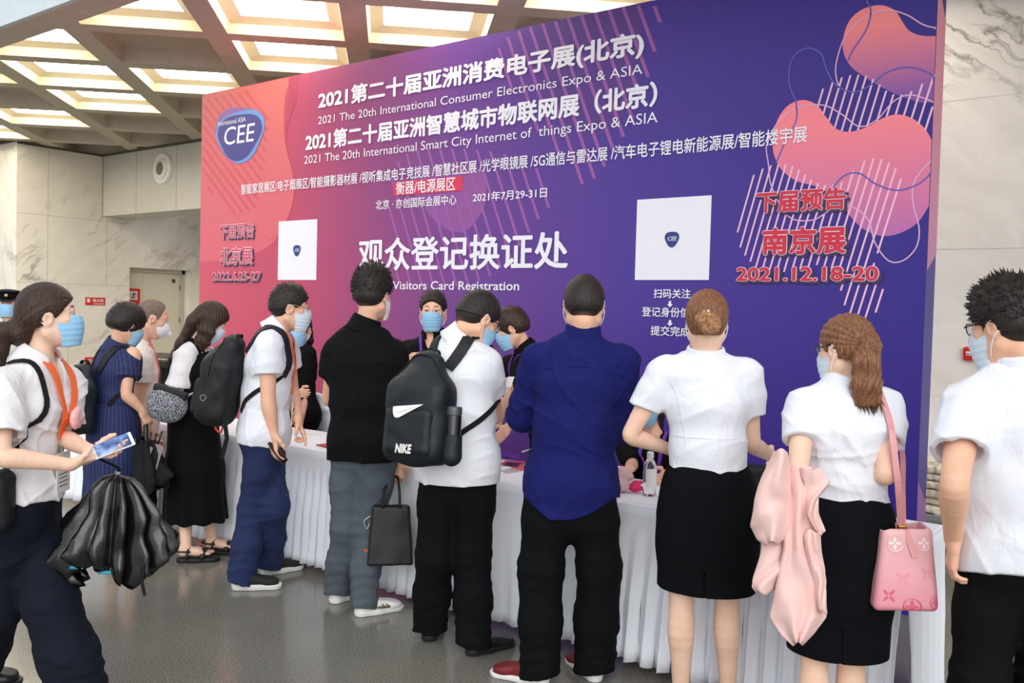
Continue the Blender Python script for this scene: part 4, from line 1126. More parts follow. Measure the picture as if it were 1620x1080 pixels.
        def disp(x, y, z):
            o = f1(x, y, z)
            for kn, an in kz:             # gathered creases above the shoes
                near = np.exp(-(((x - an[0]) ** 2 + (y - an[1]) ** 2) / .02)) * np.exp(-((z - an[2] - .08) / .12) ** 2)
                o = o + .0034 * near * np.sin(2 * PI * z / .058 + 3.2 * np.sin(15 * (x - an[0]) + 3) + 2.6 * np.sin(17 * (y - an[1])))
                nk = np.exp(-(((x - kn[0]) ** 2 + (y - kn[1]) ** 2) / .02)) * np.exp(-((z - kn[2]) / .11) ** 2)
                o = o + .0026 * nk * np.sin(2 * PI * z / .065 + 2.8 * np.sin(14 * (x - kn[0]) + 1) + 2.2 * np.sin(16 * (y - kn[1])))
            return o.astype(np.float32)
        F.disp = disp; s.pants = F
        return F.mesh(name, h, mat, s.o)
    def skirt(s, mat, hem_z, rw=(.125, .105), rh=(.185, .145), rb=(.185, .145), waist=.30, name='skirt', amp=.003, seed=4, h=.006, off=(0, 0), slit=None, flare=0):
        F = Field(); S = s.s; w = s.tor(waist); b = V(s.pel[0] + off[0], s.pel[1] + off[1], hem_z)
        F.echain([w, s.tor(.10), s.pel - UPV * .06, lerp(s.pel, b, .5), b - UPV * .05], [tuple(np.array(rw) * S), tuple(np.array(lerp(rw, rh, .75)) * S), tuple(np.array(rh) * S), tuple(lerp(rh, rb, .5) * S), tuple(np.array(rb) * S)], [s.pl] * 5, .05)
        F.cut(w, s.spine, .004); F.cut(b, -UPV, .003)
        F.echain([b + UPV * .12, b - UPV * .1], [(rb[0] * S - .012 - flare * 2, rb[1] * S - .012 - flare * 2)] * 2, [s.pl] * 2, 0, 's')
        if slit:
            c = b - s.pf * rb[1] * S; F.box(c + UPV * slit / 2, (.003, .03, slit / 2), (s.pl, s.pf, UPV), .001, .002, 's')
        f1 = ripple(seed, amp, .18, (1, 1, .35)); pc = s.pel
        if flare:
            def disp(x, y, z):
                t = np.clip((pc[2] - z) / max(pc[2] - hem_z, .1), 0, 1.2)
                return (f1(x, y, z) + flare * t * np.sin(np.arctan2(y - pc[1], x - pc[0]) * 11 + 1.3 * np.sin(z * 3))).astype(np.float32)
            F.disp = disp
        else: F.disp = f1
        s.pants = F
        return F.mesh(name, h, mat, s.o)
    def shoe(s, nm, upper, sole, L=.275, w=.047, sole_h=.028, high=.075, heel=0.0, cut_=.10, toe=.030, name='shoe', mark=None):
        fd = s.fd[nm]; sd = np.cross(UPV, fd); an = s.an[nm]; g = V(an[0], an[1], an[2] - .085) - fd * .055 + UPV * .0
        F = Field(); z0 = sole_h
        F.econe(g + fd * .038 + UPV * (z0 + .022), g + fd * .10 + UPV * (z0 + .028), (w * .74, .034), (w * .86, .036), sd, .03)
        F.econe(g + fd * .10 + UPV * (z0 + .026), g + fd * (L - .055) + UPV * (z0 + .012), (w * .86, .036), (w * .98, .026), sd, .03)
        F.econe(g + fd * (L - .075) + UPV * (z0 + .010), g + fd * (L - .040) + UPV * (z0 + .004), (w * .98, .024), (w * .78, toe * .75), sd, .03)
        F.cone(g + fd * .05 + UPV * (z0 + .03), g + fd * .058 + UPV * (z0 + high), .040, .040, .03)
        F.cut(g + UPV * (z0 + high - .006) + fd * .05, UPV + fd * .25, .004)
        F.cone(g + fd * .055 + UPV * (z0 + .05), g + fd * .055 + UPV * .2, .034, .038, .0, 's')
        F.cut(g + UPV * (z0 - .004), -UPV)
        u = F.mesh(name, .004, upper, s.o)
        Q = Field(); Q.econe(g + fd * .036 + UPV * .03, g + fd * .12 + UPV * .03, (w * .84, .06), (w * .86, .06), sd, .03)
        Q.econe(g + fd * .12 + UPV * .03, g + fd * (L - .045) + UPV * .03, (w * .86, .06), (w * 1.0, .06), sd, .03)
        Q.cut(g + UPV * (z0 + .004) - fd * 0, UPV - fd * -.03, .002); Q.cut(g + UPV * .001, -UPV, .002)
        Q.mesh('sole', .004, sole, u); s.shoeF = F; return u
    def seam(s, pts, mat, w=.0035, field=None):
        m = MB(); s.band(m, pts, w, .0006, field, .0014, 8); ch = [c for c in s.o.children if c.name.split('.')[0] in ('shirt', 'blouse', 'polo_shirt')]
        m.build('seam', mat, ch[0] if ch else s.o)
    # -- bands that lie on the clothes
    def band(s, mb, pts, w, off=.004, field=None, t=.003, n=7, across=None):
        F = field or s.shirt
        P = [F.snap(p, off) for p in smooth_path(pts, n)]
        N = [F.normal(p) for p in P]
        sides = [np.cross(nrm(P[min(i + 1, len(P) - 1)] - P[max(i - 1, 0)]), N[i]) for i in range(len(P))]
        mb.ribbon(P, sides, w, t); return P
# ------------------------------------------------------------------ who is there
C_WHITE = cloth('white_shirt_cotton', srgb(230, 232, 240), fold=0.35)
C_TEE = cloth('white_tee_jersey', srgb(230, 232, 238), fold=0.25, scale=7)
C_BLACK = cloth('black_jersey', srgb(11, 12, 14), fold=0.3, spec=.15)
C_BLACKT = cloth('black_trouser', srgb(11, 13, 14), fold=0.3, spec=.12, stretch=(1, 1, .35))
C_NAVYS = cloth('navy_shirt', srgb(22, 26, 92), fold=0.4, scale=7, spec=.2)
C_NAVYT = cloth('navy_trouser', srgb(38, 48, 86), fold=0.35, stretch=(1, 1, .4))
C_NAVYD = cloth('dark_navy_wool', srgb(13, 20, 34), fold=0.25)
C_SKIRT = cloth('black_skirt', srgb(9, 12, 16), spec=.12, fold=0.12)
C_GREYT = cloth('grey_trouser', srgb(78, 86, 94), fold=0.35, stretch=(1, 1, .4))
C_BLOUSE = cloth('thin_white_blouse', srgb(230, 226, 228), fold=0.6, scale=8)
M_RUB_W = plain('white_rubber', srgb(232, 232, 228), 0.55, var=0.02)
M_RUB_B = plain('black_rubber', srgb(26, 26, 28), 0.55, var=0.02)
M_SHOE_W = plain('white_leather', srgb(238, 238, 234), 0.45, 0.08, 120, var=0.02)
M_SHOE_B = plain('black_leather', srgb(24, 24, 26), 0.4, 0.1, 150, var=0.05)
M_SHOE_K = cloth('charcoal_knit', srgb(44, 46, 44), fold=0.1, scale=40)
M_SHOE_R = plain('red_mesh', srgb(112, 16, 24), 0.6, 0.15, 200, var=0.1)
def pinstripe(c, n=46):
    m, nt, b = new_mat('navy_pinstripe')
    v = mapping(nt); sp = nd(nt, 'ShaderNodeSeparateXYZ'); nt.links.new(v, sp.inputs[0])
    dx = nd(nt, 'ShaderNodeMath', operation='SUBTRACT'); dx.inputs[1].default_value = float(c[0]); nt.links.new(sp.outputs['X'], dx.inputs[0])
    dy = nd(nt, 'ShaderNodeMath', operation='SUBTRACT'); dy.inputs[1].default_value = float(c[1]); nt.links.new(sp.outputs['Y'], dy.inputs[0])
    at_ = nd(nt, 'ShaderNodeMath', operation='ARCTAN2'); nt.links.new(dy.outputs[0], at_.inputs[0]); nt.links.new(dx.outputs[0], at_.inputs[1])
    a = nd(nt, 'ShaderNodeMath', operation='MULTIPLY'); a.inputs[1].default_value = n / (2 * PI); nt.links.new(at_.outputs[0], a.inputs[0])
    f = nd(nt, 'ShaderNodeMath', operation='FRACT'); nt.links.new(a.outputs[0], f.inputs[0])
    nt.links.new(ramp(nt, f.outputs[0], [(0.86, srgb(24, 33, 80)), (0.92, srgb(88, 100, 146)), (0.98, srgb(24, 33, 80))]), b.inputs['Base Color'])
    b.inputs['Roughness'].default_value = 0.8; return m
def speckled():
    m, nt, b = new_mat('pale_print_shirt')
    v = mapping(nt); w = nd(nt, 'ShaderNodeTexVoronoi', Scale=38.0); nt.links.new(v, w.inputs['Vector'])
    nt.links.new(ramp(nt, w.outputs['Distance'], [(0.12, srgb(150, 140, 150)), (0.2, srgb(232, 222, 212))]), b.inputs['Base Color'])
    b.inputs['Roughness'].default_value = 0.8; return m
H_AUBURN_L = hair_mat('light_auburn_hair', srgb(104, 68, 42), srgb(190, 142, 98), scale=(60, 60, 40))
C_SPECK = speckled()
PEOPLE = {}

def navy_man():
    p = Person('person seen from behind in a long-sleeved navy blue shirt and black trousers', 4.0, 1.76, (924, 482), (921, 537), (903, 750), 122, 118, 116, pitch=14,
               elL=(824, 660, 'f'), wrL=(862, 672, 'f'), elR=(984, 676, 'f'), wrR=(948, 690, 'f'), ftL=(868, 1083), fdL=(800, 1070), ftR=(946, 1080), fdR=(905, 1046),
               knL=(856, 900), knR=(948, 895), hs=1.04)
    p.body()
    p.trousers(C_BLACKT, (.108, .094, .088), crotch=.17, hiploose=.012, seed=6, low=.035)
    p.top('shirt', C_NAVYS, [(.180, .146), (.176, .140), (.172, .134), (.180, .132), (.135, .100)], hem=.175, tail=.07, long=True, sr=(.070, .066), collar=.042, amp=.006, seed=5, straight=.6, hemtilt=-.1)
    for n in 'LR': p.shoe(n, M_SHOE_R, M_RUB_W)
    T = p.tor; p.seam([T(.80) + p.cl * .17 - p.cf * .12, T(.82) + p.cl * .08 - p.cf * .13, T(.82) - p.cf * .14, T(.82) - p.cl * .08 - p.cf * .13, T(.80) - p.cl * .17 - p.cf * .12], C_NAVYS)
    F = p.cap(.009, nape=((.03, -.012), (-.10, -.052))); p.hairF = F
    F.mesh('hair', .004, H_BLACK, p.o, extra=p.tufts(F, 160, .010, .003, 3, (0, 0, .4)))
    G = p.cap(.003, nape=((.03, -.03), (-.10, -.082)), front=((.08, .05), (.03, -.03))); G.mesh('hair_fade', .004, p.fade(-.030, -.105), p.o)
    p.mask(M_MASKW)
    return p
def bun_woman():
    p = Person('person with auburn hair in a low bun, white blouse and knee-length black skirt', 3.63, 1.69, (1118, 508), (1116, 564), (1121, 790), 116, 113, 113, pitch=22, fem=True, skin=SKIN_L,
               shL=(1050, 590), shR=(1181, 592), elL=(996, 688, 'f'), wrL=(1064, 712, 'f'), elR=(1190, 702, 'f'), wrR=(1220, 722, 'f'), ftL=(1074, 1140), ftR=(1150, 1142), knL=(1078, 955), knR=(1150, 955), ankle=.10)
    p.body(hands={'R': dict(curl=.6), 'L': dict(curl=.5)})
    p.top('blouse', C_WHITE, [(.150, .118), (.156, .122), (.140, .112), (.152, .116), (.116, .092)], hem=-.06, sleeve=.56, sr=(.066, .066), collar=.016, amp=.005, seed=8, loose=.006)
    T = p.tor
    p.seam([T(.46) + p.cl * .14 - p.cf * .08, T(.46) + p.cl * .06 - p.cf * .12, T(.46) - p.cl * .06 - p.cf * .12, T(.46) - p.cl * .14 - p.cf * .08], C_WHITE)
    for sg in (1, -1): p.seam([T(.86) + p.cl * sg * .135 - p.cf * .10, T(.70) + p.cl * sg * .11 - p.cf * .12, T(.5) + p.cl * sg * .09 - p.cf * .12, T(.3) + p.cl * sg * .075 - p.cf * .12], C_WHITE)
    p.skirt(C_SKIRT, .535, rh=(.196, .155), rb=(.198, .150), waist=.31, slit=.10, amp=.002)
    for n in 'LR': p.shoe(n, M_SHOE_B, M_RUB_B, L=.25, w=.042, high=.05)
    F = p.cap(.013, nape=((.03, -.04), (-.10, -.096)), front=((.088, .075), (.02, .0)), top=.004)
    F.ell(p.hp(0, -.055, -.055), (.060, .050, .045), p.hax(), .03); p.hplane(F, (.03, -.05), (-.10, -.10), (-.04, -.2))
    c = p.hp(0, -.09, .0)
    F.disp = lambda x, y, z: (.0016 * np.sin(np.arctan2(z - c[2] + .04, (x - c[0])) * 44 + 2 * np.sin(50 * (x - c[0])))).astype(np.float32)
    h = F.mesh('hair', .004, H_AUBURN, p.o)
    B = Field(); bc = p.hp(.0, -.126, -.056)
    for k in range(7):
        a0 = k * .9; rr = .030 if k < 5 else .016
        pts = [bc + (p.hl * math.cos(a0 + t) * rr * 1.25 + p.hu * math.sin(a0 + t) * rr - p.hf * (.004 * k - .012 + .012 * math.sin(2 * t + k))) for t in np.linspace(0, 1.9, 6)]
        B.chain(pts, [.008, .014, .0165, .0165, .014, .008], .006)
    B.ell(bc + p.hf * .008, (.036, .020, .030), p.hax(), .01)
    B.disp = lambda x, y, z: (.0014 * np.sin(((x - bc[0]) * .6 + (z - bc[2])) * 480 + 4 * np.sin(70 * (x - bc[0])))).astype(np.float32)
    B.mesh('hair_bun', .0035, H_AUBURN_L, p.o)
    m = MB()
    for a, b in ((.016, .0), (-.004, .004), (.026, -.01)): m.lathe([(.006 * math.sin(t), -.006 * math.cos(t)) for t in np.linspace(.01, PI - .01, 6)], p.hp(a * .9, -.133, b - .014), 8)
    m.build('hair_clip', M_RUB_W, h, smooth=True)
    p.mask(M_MASKW)
    return p
def ponytail_woman():
    p = Person('person with long auburn ponytail, white shirt and black skirt, carrying a pink jacket', 3.2, 1.64, (1338, 552), (1336, 612), (1332, 835), 158, 118, 112, pitch=10, fem=True, skin=SKIN_L,
               shL=(1272, 642), shR=(1402, 644), elL=(1262, 752, 'n'), wrL=(1226, 745, 'f'), elR=(1402, 752, 'n'), wrR=(1374, 738, 'f'), ftL=(1284, 1232), ftR=(1346, 1236), knL=(1288, 1050), knR=(1346, 1052), ankle=.10)
    p.body(hands={'L': dict(curl=.5)})
    p.top('shirt', C_WHITE, [(.150, .118), (.152, .120), (.136, .110), (.150, .116), (.116, .092)], hem=-.05, sleeve=.52, sr=(.064, .070), collar=.016, amp=.007, seed=11, loose=.005, wl=.12)
    p.skirt(C_SKIRT, .45, rh=(.186, .148), rb=(.180, .140), waist=.29, amp=.002, seed=9, slit=.12)
    for n in 'LR': p.shoe(n, M_SHOE_B, M_RUB_B, L=.24, w=.042, high=.05)
    F = p.cap(.014, nape=((.03, -.02), (-.10, -.062)), front=((.090, .070), (.030, -.01)), top=.004)
    tb = p.hp(0, -.112, .022); F.ell(tb, (.024, .030, .024), p.hax(), .02)
    t = [tb, tb + V(.012, -.035, -.02), tb + V(.004, -.050, -.08), tb + V(.006, -.045, -.155), tb + V(.010, -.035, -.215)]
    F.echain(t, [(.022, .018), (.034, .024), (.046, .026), (.050, .026), (.046, .016)], [V(.85, .5, 0)] * 5, .02)
    c = tb
    F.disp = lambda x, y, z: (.0022 * np.sin(np.arctan2(z - c[2] + .02, (x - c[0]) * .8 + (y - c[1]) * .5) * 30) * (z > c[2] - .03) + .0024 * np.sin(((x - c[0]) * .85 + (y - c[1]) * .5) * 330 + 8 * np.sin(z * 20)) * (z <= c[2] - .03)).astype(np.float32)
    vs, fs = [], []; R = random.Random(4)
    for i in range(60):
        a = t[4] + V(.85, .5, 0) * R.uniform(-.044, .044) + V(.4, -.8, 0) * R.uniform(-.012, .012) + V(0, 0, R.uniform(-.01, .02)); o = len(vs); sdv = V(.85, .5, 0) * .004
        vs += [a - sdv, a + sdv, a + V(.3, -.8, .2) * .005, a + V(R.gauss(0, .008), R.gauss(0, .006), -R.uniform(.02, .05))]; fs += [(o, o + 1, o + 3), (o + 1, o + 2, o + 3), (o + 2, o, o + 3)]
    h = F.mesh('hair', .004, H_AUBURN, p.o, extra=(vs, fs))
    m = MB(); m.tube([tb + p.hu * (.021 * math.cos(a)) + nrm(np.cross(p.hu, V(.012, -.035, -.02))) * .021 * math.sin(a) + V(.002, -.012, -.004) for a in np.linspace(0, 2 * PI, 17)], .0055, 8, False)
    m.build('hair_band', plain('pink_band', srgb(232, 196, 196), .6), h, smooth=True)
    p.mask(M_MASKP); p.glasses(M_GLASS_BLK); p.eyes()
    return p
def right_man():
    p = Person('person in loose white shirt and black glasses standing right of the table end', 2.9, 1.76, (1592, 515), (1612, 583), (1618, 862), 156, 116, 112, pitch=14,
               shL=(1528, 645), elL=(1510, 765, 'n'), wrL=(1508, 852, 'f'), ftL=(1548, 1318), ftR=(1652, 1322), knL=(1550, 1080), knR=(1650, 1090), hs=1.04)
    p.body(hands={'L': dict(curl=.55, dir=V(-.05, .1, -1))})
    p.trousers(C_BLACKT, (.098, .082, .076), seed=16, crotch=.13)
    p.top('shirt', C_WHITE, [(.190, .148), (.188, .146), (.182, .140), (.190, .138), (.138, .102)], hem=.10, sleeve=.60, sr=(.080, .086), collar=.040, amp=.006, seed=14, straight=.6, hemtilt=.25)
    for n in 'LR': p.shoe(n, M_SHOE_B, M_RUB_B)
    F = p.cap(.016, nape=((.03, -.004), (-.10, -.044)), front=((.104, .070), (.040, .016)), top=.028)
    F.mesh('hair', .004, H_BLACK, p.o, extra=p.tufts(F, 900, .024, .0042, 7, (0, .5, .45), umin=.0, spread=.35))
    G = p.cap(.004, nape=((.03, -.03), (-.10, -.080)), front=((.08, .05), (.03, -.02))); G.mesh('hair_fade', .004, p.fade(-.030, -.105), p.o)
    p.mask(M_MASKP); p.glasses(M_GLASS_BLK); p.eyes()
    return p
def tee_man():
    p = Person('person in white polo shirt and glasses bending forward, black backpack on', 4.35, 1.76, (756, 504), (726, 539), (726, 722), 74, 98, 110, pitch=34,
               shL=(676, 590, .10), shR=(768, 575, -.02), elL=(668, 655, 'f'), wrL=(705, 668, 'f'), elR=(782, 660, 'f'), wrR=(802, 624, 'f'), ftL=(677, 1016), fdL=(692, 982), ftR=(738, 1037), fdR=(812, 1019), knL=(688, 880), knR=(746, 875), hs=1.04)
    p.body(hands={'R': dict(curl=.6)})
    p.trousers(C_BLACKT, (.102, .088, .082), seed=22, crotch=.15, hiploose=.01)
    p.top('shirt', C_TEE, [(.184, .152), (.180, .150), (.174, .146), (.180, .138), (.136, .102)], hem=.12, sleeve=.52, sr=(.082, .080), collar=.040, amp=.006, seed=21, straight=.5, wl=.14)
    for n in 'LR': p.shoe(n, M_SHOE_B, M_RUB_B)
    F = p.cap(.008, nape=((.03, .0), (-.10, -.030)), front=((.088, .070), (.035, .0)), top=.010)
    F.mesh('hair', .004, H_BLACK, p.o, extra=p.tufts(F, 200, .012, .003, 9, (0, .2, .4)))
    G = p.cap(.003, nape=((.03, -.03), (-.10, -.075)), front=((.08, .05), (.03, -.02))); G.mesh('hair_fade', .004, p.fade(-.030, -.105), p.o)
    p.mask(M_MASKB); p.glasses(M_GLASS_BLK); p.eyes((-1,))
    return p
def polo_man():
    p = Person('person in black polo shirt and grey trousers with white sneakers, tall black hair', 4.88, 1.83, (590, 466), (575, 520), (578, 690), 104, 118, 112, pitch=4,
               shL=(534, 556), shR=(622, 560), elL=(521, 632, 'f'), wrL=(548, 610, 'f'), elR=(619, 652, -.02), wrR=(624, 728, .02), ftL=(524, 955), fdL=(566, 940), ftR=(562, 975), fdR=(631, 963), knL=(548, 835), knR=(582, 835), hs=1.03)
    p.body(hands={'R': dict(curl=.95, dir=V(.05, .15, -1), palm=V(-.7, .7, 0))})
    p.trousers(C_GREYT, (.094, .076, .068), seed=32, crotch=.13, amp=.005)
    p.top('polo_shirt', C_BLACK, [(.186, .140), (.180, .136), (.170, .130), (.182, .132), (.134, .098)], hem=.12, sleeve=.46, sr=(.078, .078), collar=.040, amp=.005, seed=31, straight=.5)
    for n in 'LR': p.shoe(n, M_SHOE_W, M_RUB_W)
    F = p.cap(.015, nape=((.03, .0), (-.10, -.046)), front=((.104, .072), (.040, .016)), top=.034)
    F.mesh('hair', .004, H_BLACK, p.o, extra=p.tufts(F, 900, .024, .0042, 12, (0, .25, .7), umin=.0, spread=.35))
    G = p.cap(.004, nape=((.03, -.03), (-.10, -.078)), front=((.08, .05), (.03, -.02))); G.mesh('hair_fade', .004, p.fade(-.030, -.105), p.o)
    p.mask(M_MASKW)
    return p
def queue_man():
    p = Person('person in white shirt and navy trousers wearing a big black backpack', 5.25, 1.75, (459, 486), (436, 524), (418, 678), 54, 42, 52, pitch=8,
               shL=(452, 545, .22), shR=(424, 548, -.14), elL=(462, 615, 'f'), wrL=(471, 664, .02), elR=(424, 632, -.16), wrR=(433, 686, -.16), ftL=(413, 910), fdL=(464, 901), ftR=(367, 932), fdR=(438, 930), knL=(434, 800), knR=(400, 805), hs=1.03)
    p.body(hands={'R': dict(curl=.45, dir=V(.1, -.05, -1), palm=V(.2, 1, 0)), 'L': dict(curl=(.15, .9, 1.0, 1.0), dir=V(.45, .1, -.8), palm=V(-.5, -.6, -.3))})
    p.trousers(C_NAVYT, (.092, .082, .078), seed=42, amp=.006, crotch=.12, low=.04)
    p.top('shirt', C_WHITE, [(.160, .132), (.158, .134), (.150, .128), (.166, .130), (.130, .100)], hem=.08, sleeve=.50, sr=(.072, .072), collar=.040, amp=.005, seed=41, straight=.4)
    for n in 'LR': p.shoe(n, M_SHOE_K, M_RUB_W, sole_h=.034)
    G = p.cap(.004, nape=((.03, -.03), (-.10, -.078)), front=((.08, .05), (.03, -.02))); G.mesh('hair_fade', .004, p.fade(-.030, -.105), p.o)
    F = p.cap(.012, nape=((.03, .01), (-.10, -.040)), front=((.096, .066), (.035, .01)), top=.010)
    F.mesh('hair', .004, H_BLACK, p.o, extra=p.tufts(F, 220, .018, .0035, 15, (0, .4, .3)))
    p.mask(M_MASKP); p.glasses(M_GLASS_MET, .0022); p.eyes((-1,))
    return p
def long_hair_woman():
    p = Person('person with long loose dark hair in black dress over white puff-sleeved blouse', 5.8, 1.64, (334, 508), (308, 543), (306, 662), 52, 36, 50, pitch=34, fem=True, skin=SKIN_L,
               shL=(330, 565, .20), shR=(294, 565, -.12), elL=(332, 612, 'f'), wrL=(352, 600, .05), elR=(281, 617, -.14), wrR=(334, 602, -.10), ftL=(322, 875), fdL=(364, 876), ftR=(279, 889), fdR=(331, 887), knL=(325, 775), knR=(298, 780), ankle=.105)
    p.body(bare_feet=True, hands={'R': dict(curl=.7), 'L': dict(curl=.7)})
    p.top('blouse', C_BLOUSE, [(.14, .10), (.13, .10), (.125, .098), (.140, .108), (.116, .090)], hem=-.10, sleeve=.88, sr=(.068, .088), amp=.007, seed=51, vneck=.10, bust=1, neck_r=.070)
    # black dress: bodice with straps and a long skirt
    F = Field(); S = p.s
    ts = [.0, .30, .62, .80]; us = [lerp(p.pl, p.cl, t) for t in ts]
    F.echain([p.tor(t) for t in ts], [(.172, .135), (.152, .128), (.166, .144), (.150, .122)], us, .05)
    for sg in (1, -1): F.ell(p.tor(.62) + p.cl * sg * .06 + p.cf * .080, (.064, .060, .062), (p.cl, p.cf, UPV), .05)
    F.cut(p.tor(.80) + p.cf * .0, UPV - p.cf * .45, .006)
    b = V(p.pel[0] + .01, p.pel[1] + .02, .235)
    F.echain([p.pel, lerp(p.pel, b, .5), b - UPV * .03], [(.180, .150), (.192, .175), (.200, .200)], [p.pl] * 3, .05)
    F.cut(b, -UPV, .003); F.echain([b + UPV * .1, b - UPV * .1], [(.176, .176)] * 2, [p.pl] * 2, 0, 's')
    f1 = ripple(52, .004, .2, (1, 1, .3)); pc = p.pel
    F.disp = lambda x, y, z: (f1(x, y, z) + .006 * np.clip((pc[2] - z) / .6, 0, 1) * np.sin(np.arctan2(y - pc[1], x - pc[0]) * 10 + z * 2)).astype(np.float32)
    dr = F.mesh('dress', .006, C_BLACK, p.o)
    m = MB()
    for nm in 'LR':
        sgn = 1 if nm == 'L' else -1
        o = p.cl * sgn * .105
        p.band(m, [p.tor(.76) + o + p.cf * .13, p.tor(.95) + o + p.cf * .09, p.tor(1.0) + o * .95 + UPV * .06, p.tor(.95) + o - p.cf * .09, p.tor(.76) + o - p.cf * .13], .026, .003)
    m.build('strap', C_BLACK, dr)
    for n in 'LR':
        fd = p.fd[n]; sd = np.cross(UPV, fd); an = p.an[n]; g = V(an[0], an[1], 0) - fd * .055
        Q = Field(); Q.econe(g + fd * .035 + UPV * .02, g + fd * .12 + UPV * .02, (.036, .05), (.040, .05), sd, .03).econe(g + fd * .12 + UPV * .02, g + fd * .215 + UPV * .02, (.040, .05), (.046, .05), sd, .03)
        Q.cut(g + UPV * .026, UPV, .002); Q.cut(g + UPV * .001, -UPV, .002)
        so = Q.mesh('sandal', .004, M_RUB_B, p.o)
        m = MB()
        for a, hgt, w in ((.175, .062, .030), (.085, .085, .014)):
            arc = [g + fd * (a - .02 * abs(math.cos(t))) + sd * (.045 * math.cos(t)) + UPV * (.022 + hgt * math.sin(t)) for t in np.linspace(0, PI, 13)]
            m.ribbon(arc, [fd] * 13, w, .005)
        arc = [g + fd * (.085 - .10 * math.sin(t)) + sd * (.040 * math.cos(t)) + UPV * (.072) for t in np.linspace(0, PI, 13)]
        m.ribbon(arc, [UPV] * 13, .010, .004)
        m.build('strap', M_RUB_B, so, smooth=True)
    H = p.cap(.016, nape=None, front=((.100, .090), (.050, -.03)), top=.006)
    ax = [lerp(p.hl, p.cl, .3)] * 5
    H.echain([p.hp(0, -.06, .03), p.hp(0, -.085, -.06), p.neck - p.cf * .075 + UPV * .0, p.tor(.80) - p.cf * .125, p.tor(.70) - p.cf * .13], [(.085, .05), (.092, .045), (.10, .035), (.09, .02), (.06, .012)], ax, .03)
    for sg in (1, -1):
        H.echain([p.hp(.074 * sg, .0, .02), p.hp(.086 * sg, .018, -.07), p.hp(.080 * sg, .036, -.14), p.hp(.070 * sg, .03, -.24), p.hp(.06 * sg, -.005, -.33)], [(.046, .016), (.052, .016), (.046, .016), (.034, .013), (.014, .008)], [p.hf] * 5, .02)
    cc = p.head
    H.disp = lambda x, y, z: (.0022 * np.sin(np.arctan2(y - cc[1], x - cc[0]) * 34 + 3 * np.sin(z * 18))).astype(np.float32)
    H.mesh('hair', .005, H_DARKBROWN, p.o)
    p.mask(M_MASKP, loops=()); p.eyes()
    return p
def bob_woman():
    p = Person('person with a short black bob in a navy pinstripe off-the-shoulder dress wearing a dark backpack', 5.6, 1.62, (202, 512), (184, 553), (180, 668), 80, 86, 86, pitch=24, fem=True,
               shL=(172, 575, .26), shR=(205, 569, -.06), elL=(192, 630, .30), wrL=(222, 652, .12), elR=(199, 624, -.10), wrR=(226, 650, -.04), ftL=(165, 885), ftR=(196, 893))
    p.body(hands={'R': dict(curl=.9, dir=V(.1, .4, -.9))}); C_PIN = pinstripe(p.pel)
    p.top('dress_top', C_PIN, hem=.02, sleeve=.44, sr=(.058, .070), collar=.040, amp=.004, seed=61, neck_r=.064)
    F = p.shirt
    p.skirt(C_PIN, .42, rh=(.180, .150), rb=(.200, .180), waist=.30, amp=.004, seed=62, flare=.006, name='dress_skirt')
    for n in 'LR': p.shoe(n, M_SHOE_B, M_RUB_B, L=.24, w=.042)
    # the bare patch of shoulder above the dropped sleeve
    sh = p.sh['R']; G = Field(); G.ell(sh + UPV * .020 + p.cf * .012 - p.cl * .012, (.052, .050, .060), None, .01)
    G.mesh('bare_shoulder', .005, p.skin, p.o)
    H = p.cap(.020, nape=((.05, -.06), (-.12, -.062)), front=((.108, .030), (.062, -.02)), top=.010, side=.008, back=.01)
    H.ell(p.hp(0, -.050, -.010), (.094, .078, .070), p.hax(), .03); p.hplane(H, (.05, -.07), (-.13, -.066), (0, -.2))
    H.mesh('hair', .005, H_BLACK, p.o, extra=p.tufts(H, 160, .012, .004, 18, (0, .2, -.6), umin=-.1, spread=.15))
    p.mask(M_MASKB); p.eyes((-1,))
    return p
def bald_man():
    p = Person('person with a balding shaved head, white cone mask and pale patterned shirt, looking down', 6.25, 1.72, (241, 503), (222, 548), (216, 662), 64, 62, 62, pitch=22, hs=1.06)
    p.body()
    p.trousers(C_BLACKT, seed=72)
    p.top('shirt', C_SPECK, hem=.10, sleeve=.5, sr=(.075, .074), collar=.038, amp=.005, seed=71, straight=.5)
    for n in 'LR': p.shoe(n, M_SHOE_B, M_RUB_B)
    F = p.cap(.004, nape=((.02, -.02), (-.10, -.065)), front=((.05, .125), (.03, -.02)))
    F.mesh('hair', .004, H_GREY, p.o)
    p.mask(M_MASKW, n95=True); p.eyes((-1,))
    return p
def staff_back():
    p = Person('staff person in black T-shirt, half hidden behind the person in navy trousers', 6.7, 1.63, (474, 520), (466, 552), (472, 648), 300, 285, 270, fem=True, pitch=12,
               shL=(484, 560, .0), shR=(450, 562, -.05), elR=(456, 622, -.1), wrR=(474, 622, -.35), elL=(484, 625, 'n'), wrL=(478, 655, 'n'))
    p.body()
    p.trousers(C_BLACKT, (.088, .07, .062), seed=82)
    p.top('t_shirt', C_BLACK, hem=.10, sleeve=.6, sr=(.072, .074), amp=.004, seed=81, neck_r=.066)
    for n in 'LR': p.shoe(n, M_SHOE_B, M_RUB_B, L=.25)
    H = p.cap(.015, nape=((.05, -.06), (-.12, -.07)), front=((.098, .07), (.05, -.02)), top=.004)
    H.echain([p.hp(.0, -.10, -.02), p.hp(.02, -.13, -.06), p.hp(.03, -.125, -.13), p.hp(.03, -.11, -.18)], [(.03, .025), (.034, .028), (.03, .022), (.012, .01)], [p.hl] * 4, .02)
    H.mesh('hair', .005, H_BLACK, p.o); p.mask(M_MASKB); p.eyes()
    return p
